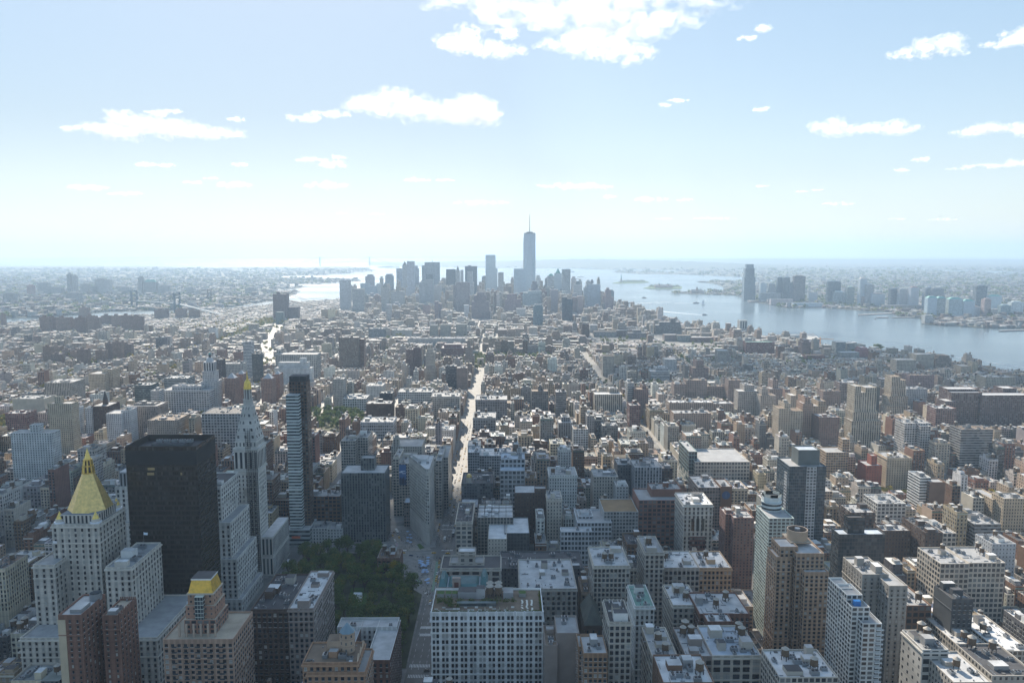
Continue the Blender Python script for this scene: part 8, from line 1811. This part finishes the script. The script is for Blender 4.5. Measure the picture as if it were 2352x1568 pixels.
# boats
def boat(name, label, px, py, L, h, tint, ang, wake=None, sail=False, decks=1):
    g = gnd(px, py, -2); o = thing(name, label, 'boat', (g.x, g.y, -2), None, ang)
    m = MB(); hp = [(-L / 2, -L * .11), (L * .25, -L * .12), (L / 2, 0), (L * .25, L * .12), (-L / 2, L * .11)]
    m.prism([(x * .9, y * .7) for x, y in hp], -.3, h, 'painted', tint, rm='painted', rt=(.5, .5, .5), poly2=hp); m.build('hull', o)
    if sail:
        m = MB(); m.cone(0, 0, .18, h, h + L * 1.3, 6, 'metal_grey', (.5,) * 3, .1); m.build('mast', o)
        m = MB(); m.face([(-L * .42, .1, h + 1.5), (-.1, 0, h + 1.5), (-.1, 0, h + L * 1.25)], 'sail_white'); m.face([(.3, 0, h + 1), (L * .45, .2, h + 1), (.2, 0, h + L * 1.05)], 'sail_white'); m.build('sail', o)
    else:
        for d in range(decks):
            m = MB(); s = 1 - d * .22; m.box(-L * .38 * s, L * .25 * s, -L * .085 * s, L * .085 * s, h + d * 3, h + 3 + d * 3, 'ribbon', (.6, .6, .6), rt=(.65, .65, .65), bay=3, fl=3); m.build('cabin', o)
    if wake:
        m = MB(); c, s = math.cos(-ang), math.sin(-ang); pr = None
        for i, (wx, wy, ww) in enumerate(wake):
            q = gnd(wx, wy, -1.9); x, y = q.x - g.x, q.y - g.y; x, y = x * c - y * s, x * s + y * c
            cur = (x, y, ww)
            if pr:
                dx, dy = cur[0] - pr[0], cur[1] - pr[1]; n_ = Vector((-dy, dx)).normalized()
                for k in range(24):
                    t0, t1 = k / 24, (k + 1) / 24; j0 = rng.uniform(.6, 1.3); 
                    a0, a1 = pr[2] + (cur[2] - pr[2]) * t0, pr[2] + (cur[2] - pr[2]) * t1
                    p0 = Vector((pr[0] + dx * t0, pr[1] + dy * t0)); p1 = Vector((pr[0] + dx * t1, pr[1] + dy * t1))
                    m.face([(*(p0 + n_ * a0 * j0), .12), (*(p0 - n_ * a0), .12), (*(p1 - n_ * a1), .12), (*(p1 + n_ * a1), .12)], 'foam')
            pr = cur
        m.build('wake', o)
boat('ferry', 'small ferry at the end of the longest white wake', *cr('R', 1668, 570), 28, 3, (.5, .52, .5), -.35, [(*cr('R', 1655, 570), 3.5), (*cr('R', 1400, 548), 7), (*cr('R', 1100, 517), 9), (*cr('R', 1000, 512), 5)])
boat('ferry', 'dark ferry at the left end of a thin wake near downtown', *cr('R', 1055, 476), 42, 4, (.14, .16, .2), 3.1, [(*cr('R', 1075, 476), 3), (*cr('R', 1250, 468), 7), (*cr('R', 1400, 466), 4)])
boat('ferry', 'dark ferry at the right end of a thin wake', *cr('R', 1598, 474), 42, 4, (.14, .17, .22), 0, [(*cr('R', 1580, 474), 3), (*cr('R', 1420, 474), 4)])
boat('tugboat', 'reddish tugboat in mid harbour', *cr('R', 1175, 431), 34, 4, (.26, .12, .08), 0)
boat('sailboat', 'white sailboat near the far waterfront', *cr('R', 1655, 484), 26, 2, (.7, .7, .7), 0, None, True)
boat('barge', 'dark barge in the far harbour, nearer of two', *cr('R', 622, 278), 120, 4, (.12, .11, .11), 0)
boat('barge', 'dark barge in the far harbour, farther of two', *cr('R', 655, 262), 90, 4, (.12, .11, .11), .3)
boat('cargo_ship', 'big pale ship lying before the distant bridge', *cr('Q', 1130, 184), 420, 16, (.36, .38, .40), .05, None, False, 3)
boat('ship', 'small hazy ship far out right of the tallest tower', *cr('R', 592, 220), 70, 8, (.2, .2, .22), 0, None, False, 2)
boat('yacht', 'white cruise yacht moored at the pier shed, left of two', *cr('S', 415, 803), 44, 3, (.72, .74, .78), .1, None, False, 3)
boat('yacht', 'white cruise yacht moored at the pier shed, right of two', *cr('S', 528, 798), 56, 3.5, (.72, .74, .78), .15, None, False, 3)
boat('motorboat', 'tiny boat drawing the wake at the right edge of the river', *cr('S', 1655, 905), 12, 1.5, (.6, .6, .6), 2.2, [(*cr('S', 1665, 908), .7), (*cr('S', 1900, 945), 1.3), (*cr('S', 2330, 1008), 1.6)])
boat('motorboat', 'tiny boat off the far finger pier', *cr('S', 1032, 603), 14, 1.5, (.7, .7, .7), 0)
# aeroplane
p = atY(2160, 497, 8000); o = thing('aeroplane', 'tiny dark aeroplane low in the sky at right', 'aeroplane', tuple(p), None, .4)
m = MB(); m.bar((-18, 0, 0), (18, 0, 1.2), 2.0, 'metal_grey'); m.build('fuselage', o)
m = MB(); m.face([(4, 0, .3), (-4, 17, 1.2), (-7, 17, 1.2), (-3, 0, .3)], 'metal_grey'); m.face([(4, 0, .3), (-3, 0, .3), (-7, -17, 1.2), (-4, -17, 1.2)], 'metal_grey'); m.build('wing', o)
m = MB(); m.face([(-14, 0, 1), (-18, 0, 1), (-19, 0, 7), (-17, 0, 7)], 'metal_grey'); m.build('tail_fin', o)
# marble arch at the end of the avenue
g = gnd(1112, 842); o = thing('marble_arch', 'small white marble arch at the far end of the avenue', 'arch', (-68, 2130, 0)); m = MB()
for s in (-1, 1): m.box(s * 6 - 3, s * 6 + 3, -2.5, 2.5, 0, 14, 'wallplain', (.6, .58, .54))
m.box(-9, 9, -2.6, 2.6, 14, 22, 'wallplain', (.6, .58, .54), bottom=True); m.build('arch_body', o)
m = MB(); m.box(-9.6, 9.6, -3.1, 3.1, 19, 20, 'wallplain', (.64, .62, .58), bottom=True); m.build('cornice', o)
